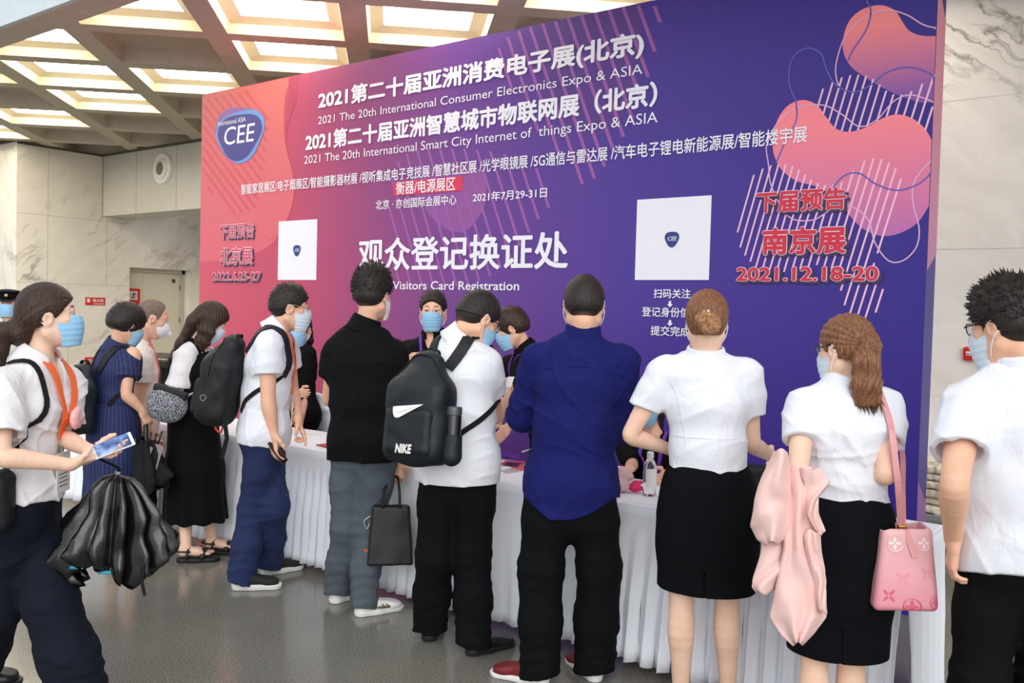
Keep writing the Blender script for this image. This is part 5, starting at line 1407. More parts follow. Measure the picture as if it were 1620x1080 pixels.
def staff_front():
    p = Person('staff person facing the camera in a black polo shirt and blue mask', 6.0, 1.75, (685, 492), (686, 536), (692, 655), 306, 292, 288, pitch=4,
               elR=(644, 598, 'n'), wrR=(654, 582, -.32), elL=(724, 606, 'f'), wrL=(700, 640, 'n'), hs=1.03)
    p.body(hands={'R': dict(curl=.6, dir=V(.2, -.4, .3))})
    p.trousers(C_BLACKT, seed=92)
    p.top('polo_shirt', C_BLACK, hem=.10, sleeve=.5, sr=(.078, .078), collar=.040, amp=.004, seed=91, vneck=.07)
    for n in 'LR': p.shoe(n, M_SHOE_B, M_RUB_B)
    F = p.cap(.010, nape=((.03, .0), (-.10, -.05)), front=((.088, .086), (.050, .020)), top=.012)
    F.mesh('hair', .004, H_BLACK, p.o, extra=p.tufts(F, 260, .014, .003, 22, (0, .1, .6)))
    p.mask(M_MASKB); p.eyes()
    return p
def staff_side():
    p = Person('staff person with short dark hair leaning over the table in profile, wearing a blue mask', 5.5, 1.66, (809, 518), (834, 558), (872, 676, .22), 214, 226, 226, pitch=26, fem=True,
               shL=(826, 585, -.12), shR=(806, 580, .2), elL=(828, 648, -.25), wrL=(802, 678, -.42), elR=(800, 640, .1), wrR=(790, 660, -.15))
    p.body(hands={'L': dict(curl=.6)})
    p.trousers(C_BLACKT, seed=96)
    p.top('polo_shirt', C_BLACK, hem=.10, sleeve=.55, sr=(.074, .074), collar=.040, amp=.004, seed=95)
    for n in 'LR': p.shoe(n, M_SHOE_B, M_RUB_B, L=.25)
    H = p.cap(.018, nape=((.05, -.05), (-.12, -.06)), front=((.100, .060), (.048, -.02)), top=.006)
    H.mesh('hair', .004, H_DARKBROWN, p.o, extra=p.tufts(H, 120, .018, .004, 25, (0, -.2, -.3), umin=-.1))
    p.mask(M_MASKB); p.eyes((1,))
    return p
def staff_seated():
    p = Person('seated staff person in black at the table, mostly hidden behind the bun-haired person', 4.95, 1.62, (1024, 632), (1034, 690, .08), (1046, 835, .30), 290, 292, 295, pitch=30, fem=True,
               elR=(1000, 735, .0), wrR=(996, 742, -.2), elL=(1075, 735, .05), wrL=(1052, 752, -.2),
               knL=(1075, 860, -.12), knR=(1010, 850, -.12), ftL=(1075, 1010), ftR=(1012, 1002))
    p.body(hands={'R': dict(curl=.5, dir=V(-.5, -.6, -.1), palm=V(0, 0, -1))})
    p.trousers(C_BLACKT, (.088, .07, .062), seed=102, hiploose=-.01)
    p.top('t_shirt', C_BLACK, hem=.10, sleeve=.95, sr=(.070, .062), amp=.004, seed=101, vneck=.06)
    for n in 'LR': p.shoe(n, M_SHOE_B, M_RUB_B, L=.25)
    H = p.cap(.015, nape=None, front=((.098, .07), (.05, -.03)), top=.004)
    for sg in (1, -1): H.echain([p.hp(.070 * sg, -.02, .0), p.hp(.078 * sg, -.01, -.10), p.hp(.076 * sg, .01, -.20)], [(.030, .016), (.032, .016), (.016, .01)], [p.hf] * 3, .02)
    H.mesh('hair', .005, H_BLACK, p.o); p.mask(M_MASKB); p.eyes()
    return p
def guard():
    p = Person('guard in black peaked cap and blue mask, far behind the striding person', 8.5, 1.74, (12, 480), (12, 512), (12, 612), 330, 330, 330, pitch=2)
    p.body()
    p.trousers(C_BLACKT, seed=112)
    p.top('uniform_shirt', cloth('pale_uniform', srgb(196, 206, 196)), hem=-.03, sleeve=.5, sr=(.074, .074), collar=.040, seed=111)
    for n in 'LR': p.shoe(n, M_SHOE_B, M_RUB_B)
    F = p.cap(.006, nape=((.03, 0), (-.1, -.05)), front=((.09, .07), (.03, 0))); F.mesh('hair', .005, H_BLACK, p.o)
    G = Field(); A = p.hax()
    G.ell(p.hp(0, -.008, .075), (.094, .108, .050), A, .02).ell(p.hp(0, -.008, .110), (.112, .124, .022), A, .02); G.cut(p.hp(0, 0, .045), -p.hu, .004)
    c = G.mesh('peaked_cap', .005, C_BLACK, p.o)
    Q = Field(); Q.ell(p.hp(0, .085, .040), (.075, .055, .008), (p.hl, p.hd(0, .9, -.4), p.hd(0, .4, .9)), .01); Q.mesh('peak', .004, M_SHOE_B, c)
    MB().lathe([(0, .004), (.014, .003), (.016, 0)], p.hp(0, .112, .078), 16, (p.hl, p.hu, p.hf)).build('badge', M_GLASS_MET, c, smooth=True)
    p.mask(M_MASKB); p.eyes()
    return p
def walking_woman():
    p = Person('person striding past in white blouse, blue mask and wide dark navy trousers', 3.4, 1.66, (78, 500), (60, 572), (34, 774), 62, 38, 52, pitch=-4, fem=True, skin=SKIN_L,
               shL=(104, 605, .12), shR=(4, 612, -.16), elL=(96, 690, .06), wrL=(144, 714, -.06), elR=(0, 722, -.28), wrR=(112, 735, -.16), ftL=(120, 1160), fdL=52, ftR=(-75, 1120, .05), fdR=52, knL=(78, 950), knR=(-5, 955, .02), ankle=.11)
    dL = nrm(at(200, 714, 3.36) - p.wr['L']); nL = nrm(-FW * .70 + UPV * .75); p.phone_long = nrm(at(212, 700, 3.36) - at(150, 724, 3.30))
    p.phone_c = p.wr['L'] + dL * .072 + nL * .026 + p.phone_long * .012; p.phone_n = nL
    near = p.phone_c - p.phone_long * .062 - nL * .018
    p.body(h=.0038, hands={'R': dict(curl=(.35, .45, .55, .65), dir=nrm(near - p.wr['R'] - UPV * .01), palm=nrm(UPV * .7 + FW * .55), thumb=.75),
                           'L': dict(curl=(.40, .55, .65, .75), dir=dL, palm=nL, thumb=.15)})
    p.trousers(C_NAVYD, (.102, .098, .112), seed=122, amp=.006, waist=.16, crotch=.10, low=.05)
    p.top('blouse', C_BLOUSE, [(.168, .138), (.166, .136), (.146, .122), (.158, .126), (.120, .096)], hem=.015, sleeve=.72, sr=(.070, .084), amp=.009, seed=121, wl=.13, vneck=.15, neck_r=.068, bust=1, h=.005, collar=.030, copen=42)
    for n in 'LR': p.shoe(n, M_SHOE_B, M_RUB_B, L=.25)
    F = p.cap(.014, nape=((.03, -.02), (-.10, -.062)), front=((.096, .072), (.030, -.004)), top=.006)
    F.ell(p.hp(0, -.105, -.062), (.052, .046, .050), p.hax(), .03)
    F.echain([p.hp(.0, -.125, -.03), p.hp(.02, -.17, -.055), p.hp(.03, -.19, -.12), p.hp(.03, -.185, -.175)], [(.020, .02), (.040, .034), (.044, .036), (.026, .02)], [p.hl] * 4, .02)
    c = p.head
    L_, U_ = p.hl, nrm(p.hu * .9 - p.hf * .45)
    def strands(x, y, z):
        X, Y, Z = x - c[0], y - c[1], z - c[2]
        a = np.arctan2(X * L_[0] + Y * L_[1] + Z * L_[2], X * U_[0] + Y * U_[1] + Z * U_[2])
        return (.0010 * np.sin(a * 34 + 2 * np.sin(a * 9)) + .0006 * np.sin(a * 71)).astype(np.float32)
    F.disp = strands
    F.mesh('hair', .004, H_DARKBROWN, p.o)
    p.mask(M_MASKB); p.eyes()
    return p
for fn in (navy_man, bun_woman, ponytail_woman, right_man, tee_man, polo_man, queue_man, long_hair_woman, bob_woman, bald_man, staff_back, staff_front, staff_side, staff_seated, guard, walking_woman):
    PEOPLE[fn.__name__] = fn()
# ------------------------------------------------------------------ table, chairs, signs
C_CLOTH = cloth('white_tablecloth', srgb(240, 243, 250), fold=0.15, scale=5, weave=.05)
C_CHAIR = cloth('white_chair_cover', srgb(236, 238, 246), fold=0.2, scale=5)
TX0, TX1, TY0, TY1, TZ = -8.0, -0.86, 3.66, 4.24, 0.75
tbl = empty('registration_table', ((TX0 + TX1) / 2, (TY0 + TY1) / 2, 0), 'long registration table draped in white cloth with a pleated skirt to the floor', 'table')
tp = MB(); tp.span(V(TX0, TY0, TZ - .03), V(TX1, TY1, TZ)); tp.build('tabletop', C_CLOTH, tbl, bevel=.008)
def pleats(name, P0, P1, out, seed, n_per=.01, pitch=.085, amp=.016):
    """gathered cloth hanging from a band between P0 and P1"""
    R = random.Random(seed); L = float(np.linalg.norm(P1 - P0)); n = int(L / n_per); d = nrm(P1 - P0); zs = [TZ - .004, TZ - .05, TZ - .095, TZ - .12, .62, .54, .45, .36, .27, .18, .10, .045]
    ph, phases = 0.0, []
    for i in range(n + 1):
        ph += 2 * PI * n_per / pitch * (1 + .45 * math.sin(i * .021 + seed) * math.sin(i * .0077 + 1)); phases.append(ph)
    vs = []
    for k, z in enumerate(zs):
        t = 0 if k < 3 else min(1, (TZ - .10 - z) / .25); low = max(0, (TZ - .1 - z) / .65)
        for i in range(n + 1):
            sw = .018 * math.sin(i * .013 + 2.1 * seed + z) * low
            a = amp * t * (.75 + .35 * math.sin(i * .017 + seed * 3)) * (1 + .8 * low)
            o = .004 + a * (1 + math.sin(phases[i] + .5 * math.sin(z * 7 + i * .02))) + sw + .022 * low * low
            x = a * .35 * math.sin(2 * phases[i] + 1) + .01 * low * math.sin(i * .05)
            zz = z
            if k == len(zs) - 1: zz = .026 + .022 * (0.5 + .5 * math.sin(i * .031 + seed)) + .007 * abs(math.sin(i * n_per / .052 * PI))
            vs.append(P0 + d * (i * n_per + x) + out * max(o, .002) + UPV * zz)
    m = n + 1; fs = [(k * m + i, k * m + i + 1, (k + 1) * m + i + 1, (k + 1) * m + i) for k in range(len(zs) - 1) for i in range(n)]
    o = link_mesh(name, raw_mesh(name, vs, fs, True), C_CLOTH, tbl)
    sd = o.modifiers.new('cloth_thickness', 'SOLIDIFY'); sd.thickness = .003
    return o
pleats('table_skirt', V(TX0, TY0, 0), V(TX1 - .005, TY0, 0), V(0, -1, 0), 3)
pleats('table_skirt', V(TX1, TY0 - .02, 0), V(TX1, TY1, 0), V(1, 0, 0), 5, amp=.010)

def chair(x, y, rz, label):
    e = empty('banquet_chair', (x, y, 0), label, 'chair', 'white covered chairs behind the table', rz)
    W = parent_world(e)
    F = Field(); q = lambda a, b, c: np.array(W @ Vector((a, b, c)))
    ax, ay = nrm(q(1, 0, 0) - q(0, 0, 0)), nrm(q(0, 1, 0) - q(0, 0, 0))
    F.econe(q(0, .20, .50), q(0, .24, .86), (.205, .028), (.185, .026), ax, .03).econe(q(0, .24, .86), q(0, .25, .955), (.185, .026), (.120, .022), ax, .03)
    F.mesh('backrest', .008, C_CHAIR, e)
    S_ = Field(); S_.box(q(0, 0, .44), (.215, .21, .035), (ax, ay, UPV), .03); S_.mesh('seat', .008, C_CHAIR, e)
    Q = Field(); Q.econe(q(0, .02, .40), q(0, .02, .08), (.205, .20), (.235, .23), ax, .02); Q.cut(q(0, 0, .03), -UPV)
    c = q(0, .02, 0)
    Q.disp = lambda x_, y_, z_: (.008 * np.sin(np.arctan2(y_ - c[1], x_ - c[0]) * 16) * np.clip((.45 - z_) / .4, 0, 1)).astype(np.float32)
    Q.mesh('cover_skirt', .008, C_CHAIR, e)
    return e
pc = on_y(541, 650, 4.78); chair(pc[0], 4.78, PI * .96, 'white covered chair behind the table, left of the person in the black polo')
pc = on_y(238, 650, 4.9); chair(pc[0], 4.85, PI * 1.03, 'white covered chair behind the table near the balding person')

# fire signs, alarm, slabs
M_SIGNR = plain('sign_red', srgb(206, 36, 34), 0.4, var=0.01)
M_SIGNW = plain('sign_white', srgb(240, 236, 230), 0.4, var=0.01)
M_SIGNK = plain('sign_black', srgb(30, 28, 28), 0.4, var=0.01)
AYL = V(0, 1, 0)
def wall_sign(y0, y1, z0, z1, X, label, name='fire_sign'):
    e = empty(name, (X, (y0 + y1) / 2, z0), label, 'sign')
    MB().span(V(X, y0, z0), V(X + .008, y1, z1)).build('plate', M_SIGNR, e); return e
a, b = on_x(135, 470, XW), on_x(166, 483, XW)
e = wall_sign(a[1], b[1], b[2], a[2], XW, 'small red fire hydrant sign on the marble wall, upper one')
w_, h_ = b[1] - a[1], a[2] - b[2]
text_on('消火栓', V(XW + .010, a[1] + w_ * .34, 0), AYL, AZ, w_ * .58, b[2] + h_ * .40, b[2] + h_ * .85, M_SIGNW, e, .02)
MB().span(V(XW + .008, a[1] + w_ * .08, b[2] + h_ * .35), V(XW + .010, a[1] + w_ * .22, b[2] + h_ * .85)).build('pictogram', M_SIGNW, e)
MB().span(V(XW + .008, a[1] + w_ * .4, b[2] + h_ * .14), V(XW + .010, a[1] + w_ * .92, b[2] + h_ * .22)).build('small_print', M_SIGNW, e)
a, b = on_x(134, 565, XW), on_x(150, 577, XW)
e = wall_sign(a[1], b[1] + .1, b[2], a[2], XW, 'small red sign low on the marble wall behind the bob-haired person')
text_on('灭火器', V(XW + .010, a[1] + .05, 0), AYL, AZ, (b[1] + .1 - a[1]) * .7, b[2] + .03, a[2] - .03, M_SIGNW, e, .02)
XD = XW - .215
a, b = on_x(203, 456, XD), on_x(221, 481, XD)
e = wall_sign(a[1], b[1], b[2] - .1, a[2], XD, 'red notice with a round pictogram on the pale door', 'door_notice')
c_ = V(XD + .010, lerp(a[1], b[1], .42), lerp(b[2], a[2], .55)); w_ = (b[1] - a[1])
MB().box(c_, (.002, w_ * .34, w_ * .34)).build('white_field', M_SIGNW, e)
MB().lathe([(w_ * .21, .004), (w_ * .25, .004), (w_ * .25, 0), (w_ * .21, 0)], c_ + V(.003, 0, 0), 28, (V(0, 1, 0), V(0, 0, 1), V(1, 0, 0))).build('pictogram', M_SIGNK, e)
MB().box(c_ + V(.004, 0, 0), (.002, w_ * .05, w_ * .17)).box(c_ + V(.004, w_ * .05, .02), (.002, w_ * .12, w_ * .035)).box(c_ + V(.004, -.02, -.04), (.002, w_ * .10, w_ * .035)).build('pictogram', M_SIGNK, e)

YR = 7.25
a, b = on_y(1526, 548, YR), on_y(1551, 571, YR)
cx_, cz_, hw, hh = (a[0] + b[0]) / 2, (a[2] + b[2]) / 2, abs(b[0] - a[0]) / 2, abs(a[2] - b[2]) / 2
e = empty('fire_alarm_button', (cx_, YR, cz_ - hh), 'red fire alarm call point on the white marble wall', 'alarm')
MB().span(V(cx_ - hw, YR - .05, cz_ - hh), V(cx_ + hw, YR, cz_ + hh)).build('case', M_SIGNR, e, bevel=.012)
MB().span(V(cx_ - hw * .6, YR - .056, cz_ - hh * .25), V(cx_ + hw * .6, YR - .05, cz_ + hh * .35)).build('press_plate', M_SIGNW, e, bevel=.003)
t = MB()
for dx in (-.35, 0, .35): t.lathe([(0, 0), (hw * .10, 0), (hw * .10, .004), (0, .004)], V(cx_ + dx * hw, YR - .057, cz_), 12, (V(1, 0, 0), V(0, 0, 1), V(0, -1, 0)))
t.build('marks', M_SIGNK, e)
M_STEEL = plain('galvanised_steel', srgb(168, 174, 176), 0.4, metal=0.6, var=0.05)
pr = on_z(1478, 888, 0.0); rx0, rx1, ry0, ry1 = -2.1, .6, float(pr[1]), float(pr[1]) + .62
rk = empty('steel_rack', ((rx0 + rx1) / 2, (ry0 + ry1) / 2, 0), 'low galvanised steel rack carrying rough marble slabs beside the backdrop', 'rack')
for x in (rx0, (rx0 + rx1) / 2 - .2, (rx0 + rx1) / 2 + .42, rx1):
    for y in (ry0, ry1): MB().span(V(x - .02, y - .02, 0), V(x + .02, y + .02, .30)).build('post', M_STEEL, rk)
for y in (ry0, ry1):
    for z in (.02, .28): MB().span(V(rx0, y - .018, z), V(rx1, y + .018, z + .035)).build('rail', M_STEEL, rk)
dkb = MB(); dkb.span(V(rx0, ry0 + .05, .285), V(rx1, ry1, .31)); dkb.build('deck', M_STEEL, rk)
M_SLAB = marble('rough_slab_marble', srgb(226, 216, 196), srgb(120, 104, 84), .9, (.3, .2, .1))
zz = .315; Rr = random.Random(8)
for k in range(6):
    th = Rr.uniform(.045, .07); F = Field(); c = V((rx0 + rx1) / 2 + Rr.uniform(-.05, .05), (ry0 + ry1) / 2 + Rr.uniform(-.03, .03), zz + th / 2)
    F.box(c, (1.25 - Rr.uniform(0, .1), .27, th / 2), None, .008); F.disp = ripple(200 + k, .006, .09)
    o = F.mesh('marble_slab', .014, M_SLAB); tag(o, ('rough-edged marble slab at the bottom of the stack on the steel rack', 'rough-edged marble slab, second from the bottom on the steel rack', 'rough-edged marble slab, third from the bottom on the steel rack', 'rough-edged marble slab, third from the top on the steel rack', 'rough-edged marble slab, second from the top on the steel rack', 'rough-edged marble slab topmost on the steel rack')[k], 'slab', 'marble slabs stacked on the rack')
    zz += th + .004
# dark pedestal stand
pd_ = at(258, 566, 9.4); M_GLOSSK = plain('glossy_black', srgb(34, 32, 28), 0.25, var=0.05)
e = empty('pedestal_stand', (pd_[0], pd_[1], 0), 'dark pedestal stand with a sloping tray top in front of the pale door', 'stand')
m = MB(); c = V(pd_[0], pd_[1], 0)
m.lathe([(.0, .0), (.24, .0), (.24, .03), (.1, .05), (.09, .06)], c, 28).build('base', M_GLOSSK, e, auto=.6)
MB().box(c + V(0, 0, .52), (.085, .07, .47)).build('column', M_GLOSSK, e, bevel=.02)
axs = (nrm(V(1, .2, .0)), nrm(V(-.2, 1, .10)), V(0, -.1, 1))
MB().box(c + V(0, 0, 1.02), (.27, .2, .05), axs).build('tray', M_GLOSSK, e, bevel=.03)
MB().tube(smooth_path([c + V(-.03, .1, 1.07), c + V(.02, .12, 1.14), c + V(.18, .12, 1.14), c + V(.24, .1, 1.07)], 5), .012).build('handle', M_GLOSSK, e, smooth=True)

# ------------------------------------------------------------------ things on the table
def flat_item(name, px, th, mat, label, cat, z=TZ + .001, group=None):
    P = [on_z(x, y, z) for x, y in px]; m = MB(); n = len(P)
    m.add(P + [p + V(0, 0, th) for p in P], [tuple(range(n)), tuple(range(2 * n - 1, n - 1, -1))] + [(i, (i + 1) % n, n + (i + 1) % n, n + i) for i in range(n)])
    o = m.build(name, mat, None); tag(o, label, cat, group); return o
M_PAPER = plain('paper', srgb(244, 238, 232), 0.8, var=0.01)
M_PINKC = plain('rose_case', srgb(206, 84, 96), 0.35, var=0.02)
M_SCREEN = plain('dark_glass', srgb(16, 16, 20), 0.08, var=0.01)
M_PURPLE = cloth('purple_ribbon', srgb(112, 58, 168), fold=.1)
M_ORANGE = cloth('orange_ribbon', srgb(240, 112, 62), fold=.1)
flat_item('booklet', [(500, 704.5), (533, 700.5), (541, 707), (519, 709.5)], .006, plain('crimson_cover', srgb(176, 50, 72), .4), 'crimson booklet lying on the table left of the person in the black polo', 'booklet')
flat_item('paper_sheet', [(478, 688), (512, 686.5), (523, 684.5), (488, 683.5)], .001, M_PAPER, 'blank white sheet on the table by the pointing hand', 'paper')
ph = flat_item('smartphone', [(790, 735), (804, 730), (833, 732), (820, 738)], .009, M_PINKC, 'phone in a rose case lying on the table right of the white polo shirt', 'phone')
P = [on_z(x, y, TZ + .0105) for x, y in [(795, 734), (806, 730.7), (827, 732.2), (817, 736.6)]]
m = MB(); m.poly(P); s_ = m.build('screen', M_SCREEN, ph)
flat_item('card', [(808, 740), (829, 735), (842, 739), (824, 745)], .002, plain('rose_card', srgb(216, 112, 116), .5), 'rose coloured card beside the phone on the table', 'card')
flat_item('leaflet', [(792, 744), (808, 740.5), (822, 746), (800, 748.5)], .0012, plain('grey_leaflet', srgb(200, 190, 190), .6), 'pale grey leaflet in front of the phone on the table', 'leaflet')
Rp = random.Random(2)
def lanyard_pile(px, label):
    c = on_z(px[0], px[1], TZ); m = MB()
    for k in range(4):
        pts = [c + V(Rp.uniform(-.08, .08), Rp.uniform(-.05, .05), .012 + Rp.uniform(0, .03)) for _ in range(6)]
        sp = smooth_path(pts, 6); m.ribbon(sp, [UPV + V(Rp.uniform(-.3, .3), Rp.uniform(-.3, .3), 0)] * len(sp), .018, .0012)
    o = m.build('lanyard_heap', M_PURPLE, None); tag(o, label, 'lanyard'); return o
lanyard_pile((796, 727), 'tangle of purple lanyards on the table behind the phone')
pn = on_z(826, 716, TZ); d_ = nrm(on_z(836, 713, TZ) - pn)
o = MB().tube([pn + V(0, 0, .005), pn + d_ * .13 + V(0, 0, .005), pn + d_ * .14 + V(0, 0, .005)], [.005, .005, .0015], 10).build('pen', M_RUB_W, None, smooth=True); tag(o, 'white pen lying on the table left of the navy shirt', 'pen')
# water bottle
bc = on_z(1027, 784, TZ)
def clear_mat():
    m, nt, b = new_mat('clear_plastic'); b.inputs['Base Color'].default_value = (.96, .98, 1, 1); b.inputs['Roughness'].default_value = .05
    b.inputs['Transmission Weight'].default_value = .95; b.inputs['IOR'].default_value = 1.25; return m
bt = empty('water_bottle', bc, 'clear water bottle with white cap and label on the table', 'bottle')
MB().lathe([(0, .002), (.028, .001), (.032, .008), (.031, .05), (.033, .10), (.032, .135), (.027, .160), (.016, .178), (.0135, .182), (.0135, .200), (0, .201)], bc + V(0, 0, .001), 36).build('body', clear_mat(), bt, smooth=True)
MB().lathe([(0, .183), (.0165, .183), (.0165, .208), (.014, .212), (0, .212)], bc + V(0, 0, .001), 28).build('cap', M_RUB_W, bt, auto=.5)
lb = MB(); lb.add([bc + V(.0338 * math.cos(a), .0338 * math.sin(a), z) for z in (.045, .135) for a in np.linspace(math.radians(-95), math.radians(25), 14)], [(i, i + 1, 15 + i, 14 + i) for i in range(13)])
lb.build('label', M_SIGNW, bt, smooth=True)
# pink plush cloth with a hot pink tip
pc = on_z(985, 778, TZ); F = Field(); R_ = RT * V(1, 1, 0)
F.ell(pc + V(0, 0, .035) - R_ * .02, (.055, .05, .034), None, .01).ell(pc + V(0, .03, .075) - R_ * .01, (.05, .04, .028), None, .012).ell(pc + V(0, .05, .10) - R_ * .03, (.045, .035, .02), None, .01); F.cut(pc + V(0, 0, .001), -UPV)
F.disp = ripple(301, .004, .05)
o = F.mesh('plush_pouch', .004, cloth('powder_pink_cloth', srgb(226, 188, 190), fold=.3, scale=20)); tag(o, 'crumpled powder pink cloth pouch on the table beside the water bottle', 'pouch')
F = Field(); q = pc + R_ * .062 + V(0, -.01, .026); F.ell(q, (.034, .022, .022), None, .01).cone(q + R_ * .01, q + R_ * .055 + V(0, 0, -.008), .018, .006, .01).cone(q + V(0, .01, .02), q + R_ * .03 + V(0, .03, .022), .014, .006, .01)
F.mesh('ribbon_tip', .003, cloth('hot_pink_cloth', srgb(236, 66, 120), fold=.2), o)
pn = on_z(1000, 764, TZ); d_ = nrm(on_z(1016, 762, TZ) - pn)
o2 = MB().tube([pn + V(0, 0, .004), pn + d_ * .10 + V(0, 0, .004)], .004, 8).build('pencil', M_STEEL, None, smooth=True); tag(o2, 'thin grey pencil on the table between pink pouch and bottle', 'pencil')
# ------------------------------------------------------------------ what people wear on straps or carry
PP = PEOPLE
M_NYLON = cloth('black_nylon', srgb(17, 19, 23), fold=0.22, rough=0.6, scale=12, spec=.4)
M_NYLON_N = cloth('dark_slate_nylon', srgb(20, 27, 34), fold=0.2, rough=0.55, scale=10, spec=.4)
M_WEB = cloth('black_webbing', srgb(22, 24, 26), fold=.05)
M_LOGO = plain('white_logo_print', srgb(232, 230, 226), .5, var=.01)
M_GOLD = plain('gold_hardware', srgb(206, 170, 96), .3, metal=.9, var=.02)
def decal(F, C, ax, ay, az, polys, mat, name, parent, off=.0015):
    """flat shapes (in metres, ax/ay about C) laid on a surface"""
    m = MB()
    for poly in polys: m.poly([F.snap(C + ax * x + ay * y + az * .02, off) for x, y in poly])
    return m.build(name, mat, parent)
def decal_text(F, C, ax, ay, az, s, w, h, mat, parent, bold=.03, shear=0.0, name='lettering', off=.002):
    co, fs = text_geo(s, bold); x0, x1, y0, y1 = co[:, 0].min(), co[:, 0].max(), co[:, 1].min(), co[:, 1].max()
    P = []
    for q in co:
        u = ((q[0] - x0) / (x1 - x0) - .5) * w; v = ((q[1] - y0) / (y1 - y0) - .5) * h; P.append(C + ax * (u + shear * v) + ay * v + az * q[2])
    n = F.normal(F.snap(C, 0)); c = F.snap(C, off)
    P = [p + n * ((c - p) @ n + q[2] * 0 + i * 1e-7) for i, (p, q) in enumerate(zip(P, co))]
    return link_mesh(name, raw_mesh(name, P, fs, False), mat, parent)
def backpack(p, C, ax, up, half, mat, label, taper=.7, pocket=True, seed=1, name='backpack'):
    """rounded pack: ax = across, up = its height, outwards = ax x up turned away from the wearer"""
    ax = nrm(ax - up * (ax @ up)); out = np.cross(ax, up)
    if out @ (C - p.tor(.6)) < 0: out = -out
    w, h, d = half; F = Field()
    F.econe(C - up * h * .62, C + up * h * .30, (w * .98, d), (w * .92, d * .92), ax, .05).econe(C + up * h * .30 - out * d * .05, C + up * h * .80 - out * d * .30, (w * .92, d * .92), (w * taper, d * .55), ax, .05)
    F.box(C - up * h * .25, (w * .96, d * .80, h * .72), (ax, out, up), min(w, d) * .45, .04)
    F.disp = ripple(seed, .005, .12)
    e = empty(name, C - up * h, label, 'backpack')
    F.mesh('pack', .006, mat, e)
    if pocket:
        Q = Field(); Q.box(C - up * h * .42 + out * d * .62, (w * .78, d * .45, h * .42), (ax, out, up), .035, .02); Q.disp = ripple(seed + 1, .004, .1); Q.mesh('front_pocket', .006, mat, e)
        F.sub('u', Q, .01)
    z = MB(); zp = [F.snap(C + ax * (w * 1.1 * math.cos(a)) + up * (h * .15 + h * .85 * math.sin(a)) + out * d * .35, .002) for a in np.linspace(-.1, PI + .1, 24)]
    z.tube(zp, .0035, 6); z.build('zip', M_WEB, e, smooth=True)
    hd = MB(); t0 = C + up * h * .86 - out * d * .5; hd.ribbon(smooth_path([t0 - ax * .05 - up * .02, t0 - ax * .04 + up * .045, t0 + ax * .04 + up * .045, t0 + ax * .05 - up * .02], 6), [out] * 19, .022, .004); hd.build('grab_handle', M_WEB, e)
    return e, F, ax, up, out
def strap_over(p, e, nm, C, half, ax, up, out, w=.045, lat=.10, lower=True):
    """padded strap: from the pack top over the shoulder, down the chest, under the arm, back to the pack"""
    sg = 1 if nm == 'L' else -1; o = p.cl * sg * lat; m = MB(); T = p.tor
    top = C + up * half[1] * .78 - out * half[2] * .6 + ax * (np.sign(ax @ p.cl) * sg) * half[0] * .45
    pts = [top, T(.95) + o * .9 - p.cf * .12, T(1.0) + o + UPV * .07, T(.95) + o * 1.05 + p.cf * .10, T(.74) + o * 1.12 + p.cf * .17, T(.52) + o * 1.5 + p.cf * .13]
    P = p.band(m, pts, [w] * 36, .006, t=.010, n=7)
    m.build('shoulder_strap', M_NYLON, e)
    if lower:
        m = MB(); end = C - up * half[1] * .62 - out * half[2] * .5 + ax * (np.sign(ax @ p.cl) * sg) * half[0] * .8
        p.band(m, [T(.52) + o * 1.5 + p.cf * .13, T(.44) + p.cl * sg * .20, T(.34) + p.cl * sg * .19 - p.cf * .10, end], .025, .005, n=6); m.build('webbing', M_WEB, e)

# -- black sports backpack of the white-polo person
p = PP['tee_man']; up = nrm(p.spine + p.cf * .12 + UPV * .2)
C = p.tor(.46) - p.cf * .265 + p.cl * .025; half = (.160, .255, .105)
e, F, ax, up, out = backpack(p, C, p.cl, up, half, M_NYLON_N, 'black sports backpack with white swoosh on the person in the white polo', seed=401, taper=.55)
SP = F
lx = np.cross(up, out)
sw = [(-.075, .018), (-.060, -.022), (-.040, -.030), (-.010, -.018), (.085, .035), (.0, .002), (-.035, -.008), (-.052, .0)]
ctr = C - up * .02 + out * half[2]
pf = [F.snap(ctr + lx * x + up * y, .008) for x, y in closed(sw, 5)]
m = MB(); cen = F.snap(ctr - lx * .03 - up * .012, .002); bmv = pf
me = bpy.data.meshes.new('swoosh'); bm = bmesh.new(); vs = [bm.verts.new(q) for q in bmv]; f = bm.faces.new(vs); bmesh.ops.triangulate(bm, faces=[f], ngon_method='EAR_CLIP'); bm.to_mesh(me); bm.free(); link_mesh('swoosh', me, M_LOGO, e)
decal_text(F, C - up * .185 + out * (half[2] + .03), lx, up, out, 'NIKE', .085, .042, M_LOGO, e, .05, .15, off=.004)
strap_over(p, e, 'R', C, half, ax, up, out, .055); strap_over(p, e, 'L', C, half, ax, up, out, .055)
# black tumbler in its side pocket
tb = C - p.cl * (half[0] + .020) - up * .10 + out * .0
t = empty('tumbler', tb, 'black insulated tumbler tucked in the side pocket of the sports backpack', 'bottle')
A3 = (nrm(np.cross(up, out)), out, up)
MB().lathe([(0, -.09), (.033, -.09), (.035, -.08), (.035, .075), (.033, .08), (0, .08)], tb, 28, A3).build('body', plain('black_steel', srgb(26, 28, 30), .25, var=.02), t, auto=.5)
MB().lathe([(0, .08), (.035, .08), (.036, .085), (.036, .112), (.032, .118), (0, .118)], tb, 28, A3).build('lid', plain('grey_lid', srgb(86, 92, 96), .3, metal=.4), t, auto=.5)
pk = Field(); pk.econe(tb - up * .10, tb - up * .01, (.046, .046), (.042, .042), A3[0], .01); pk.cone(tb - up * .07, tb + up * .06, .037, .037, .003, 's'); pk.cut(tb - up * .005, up); pk.mesh('side_pocket', .005, M_NYLON_N, e)

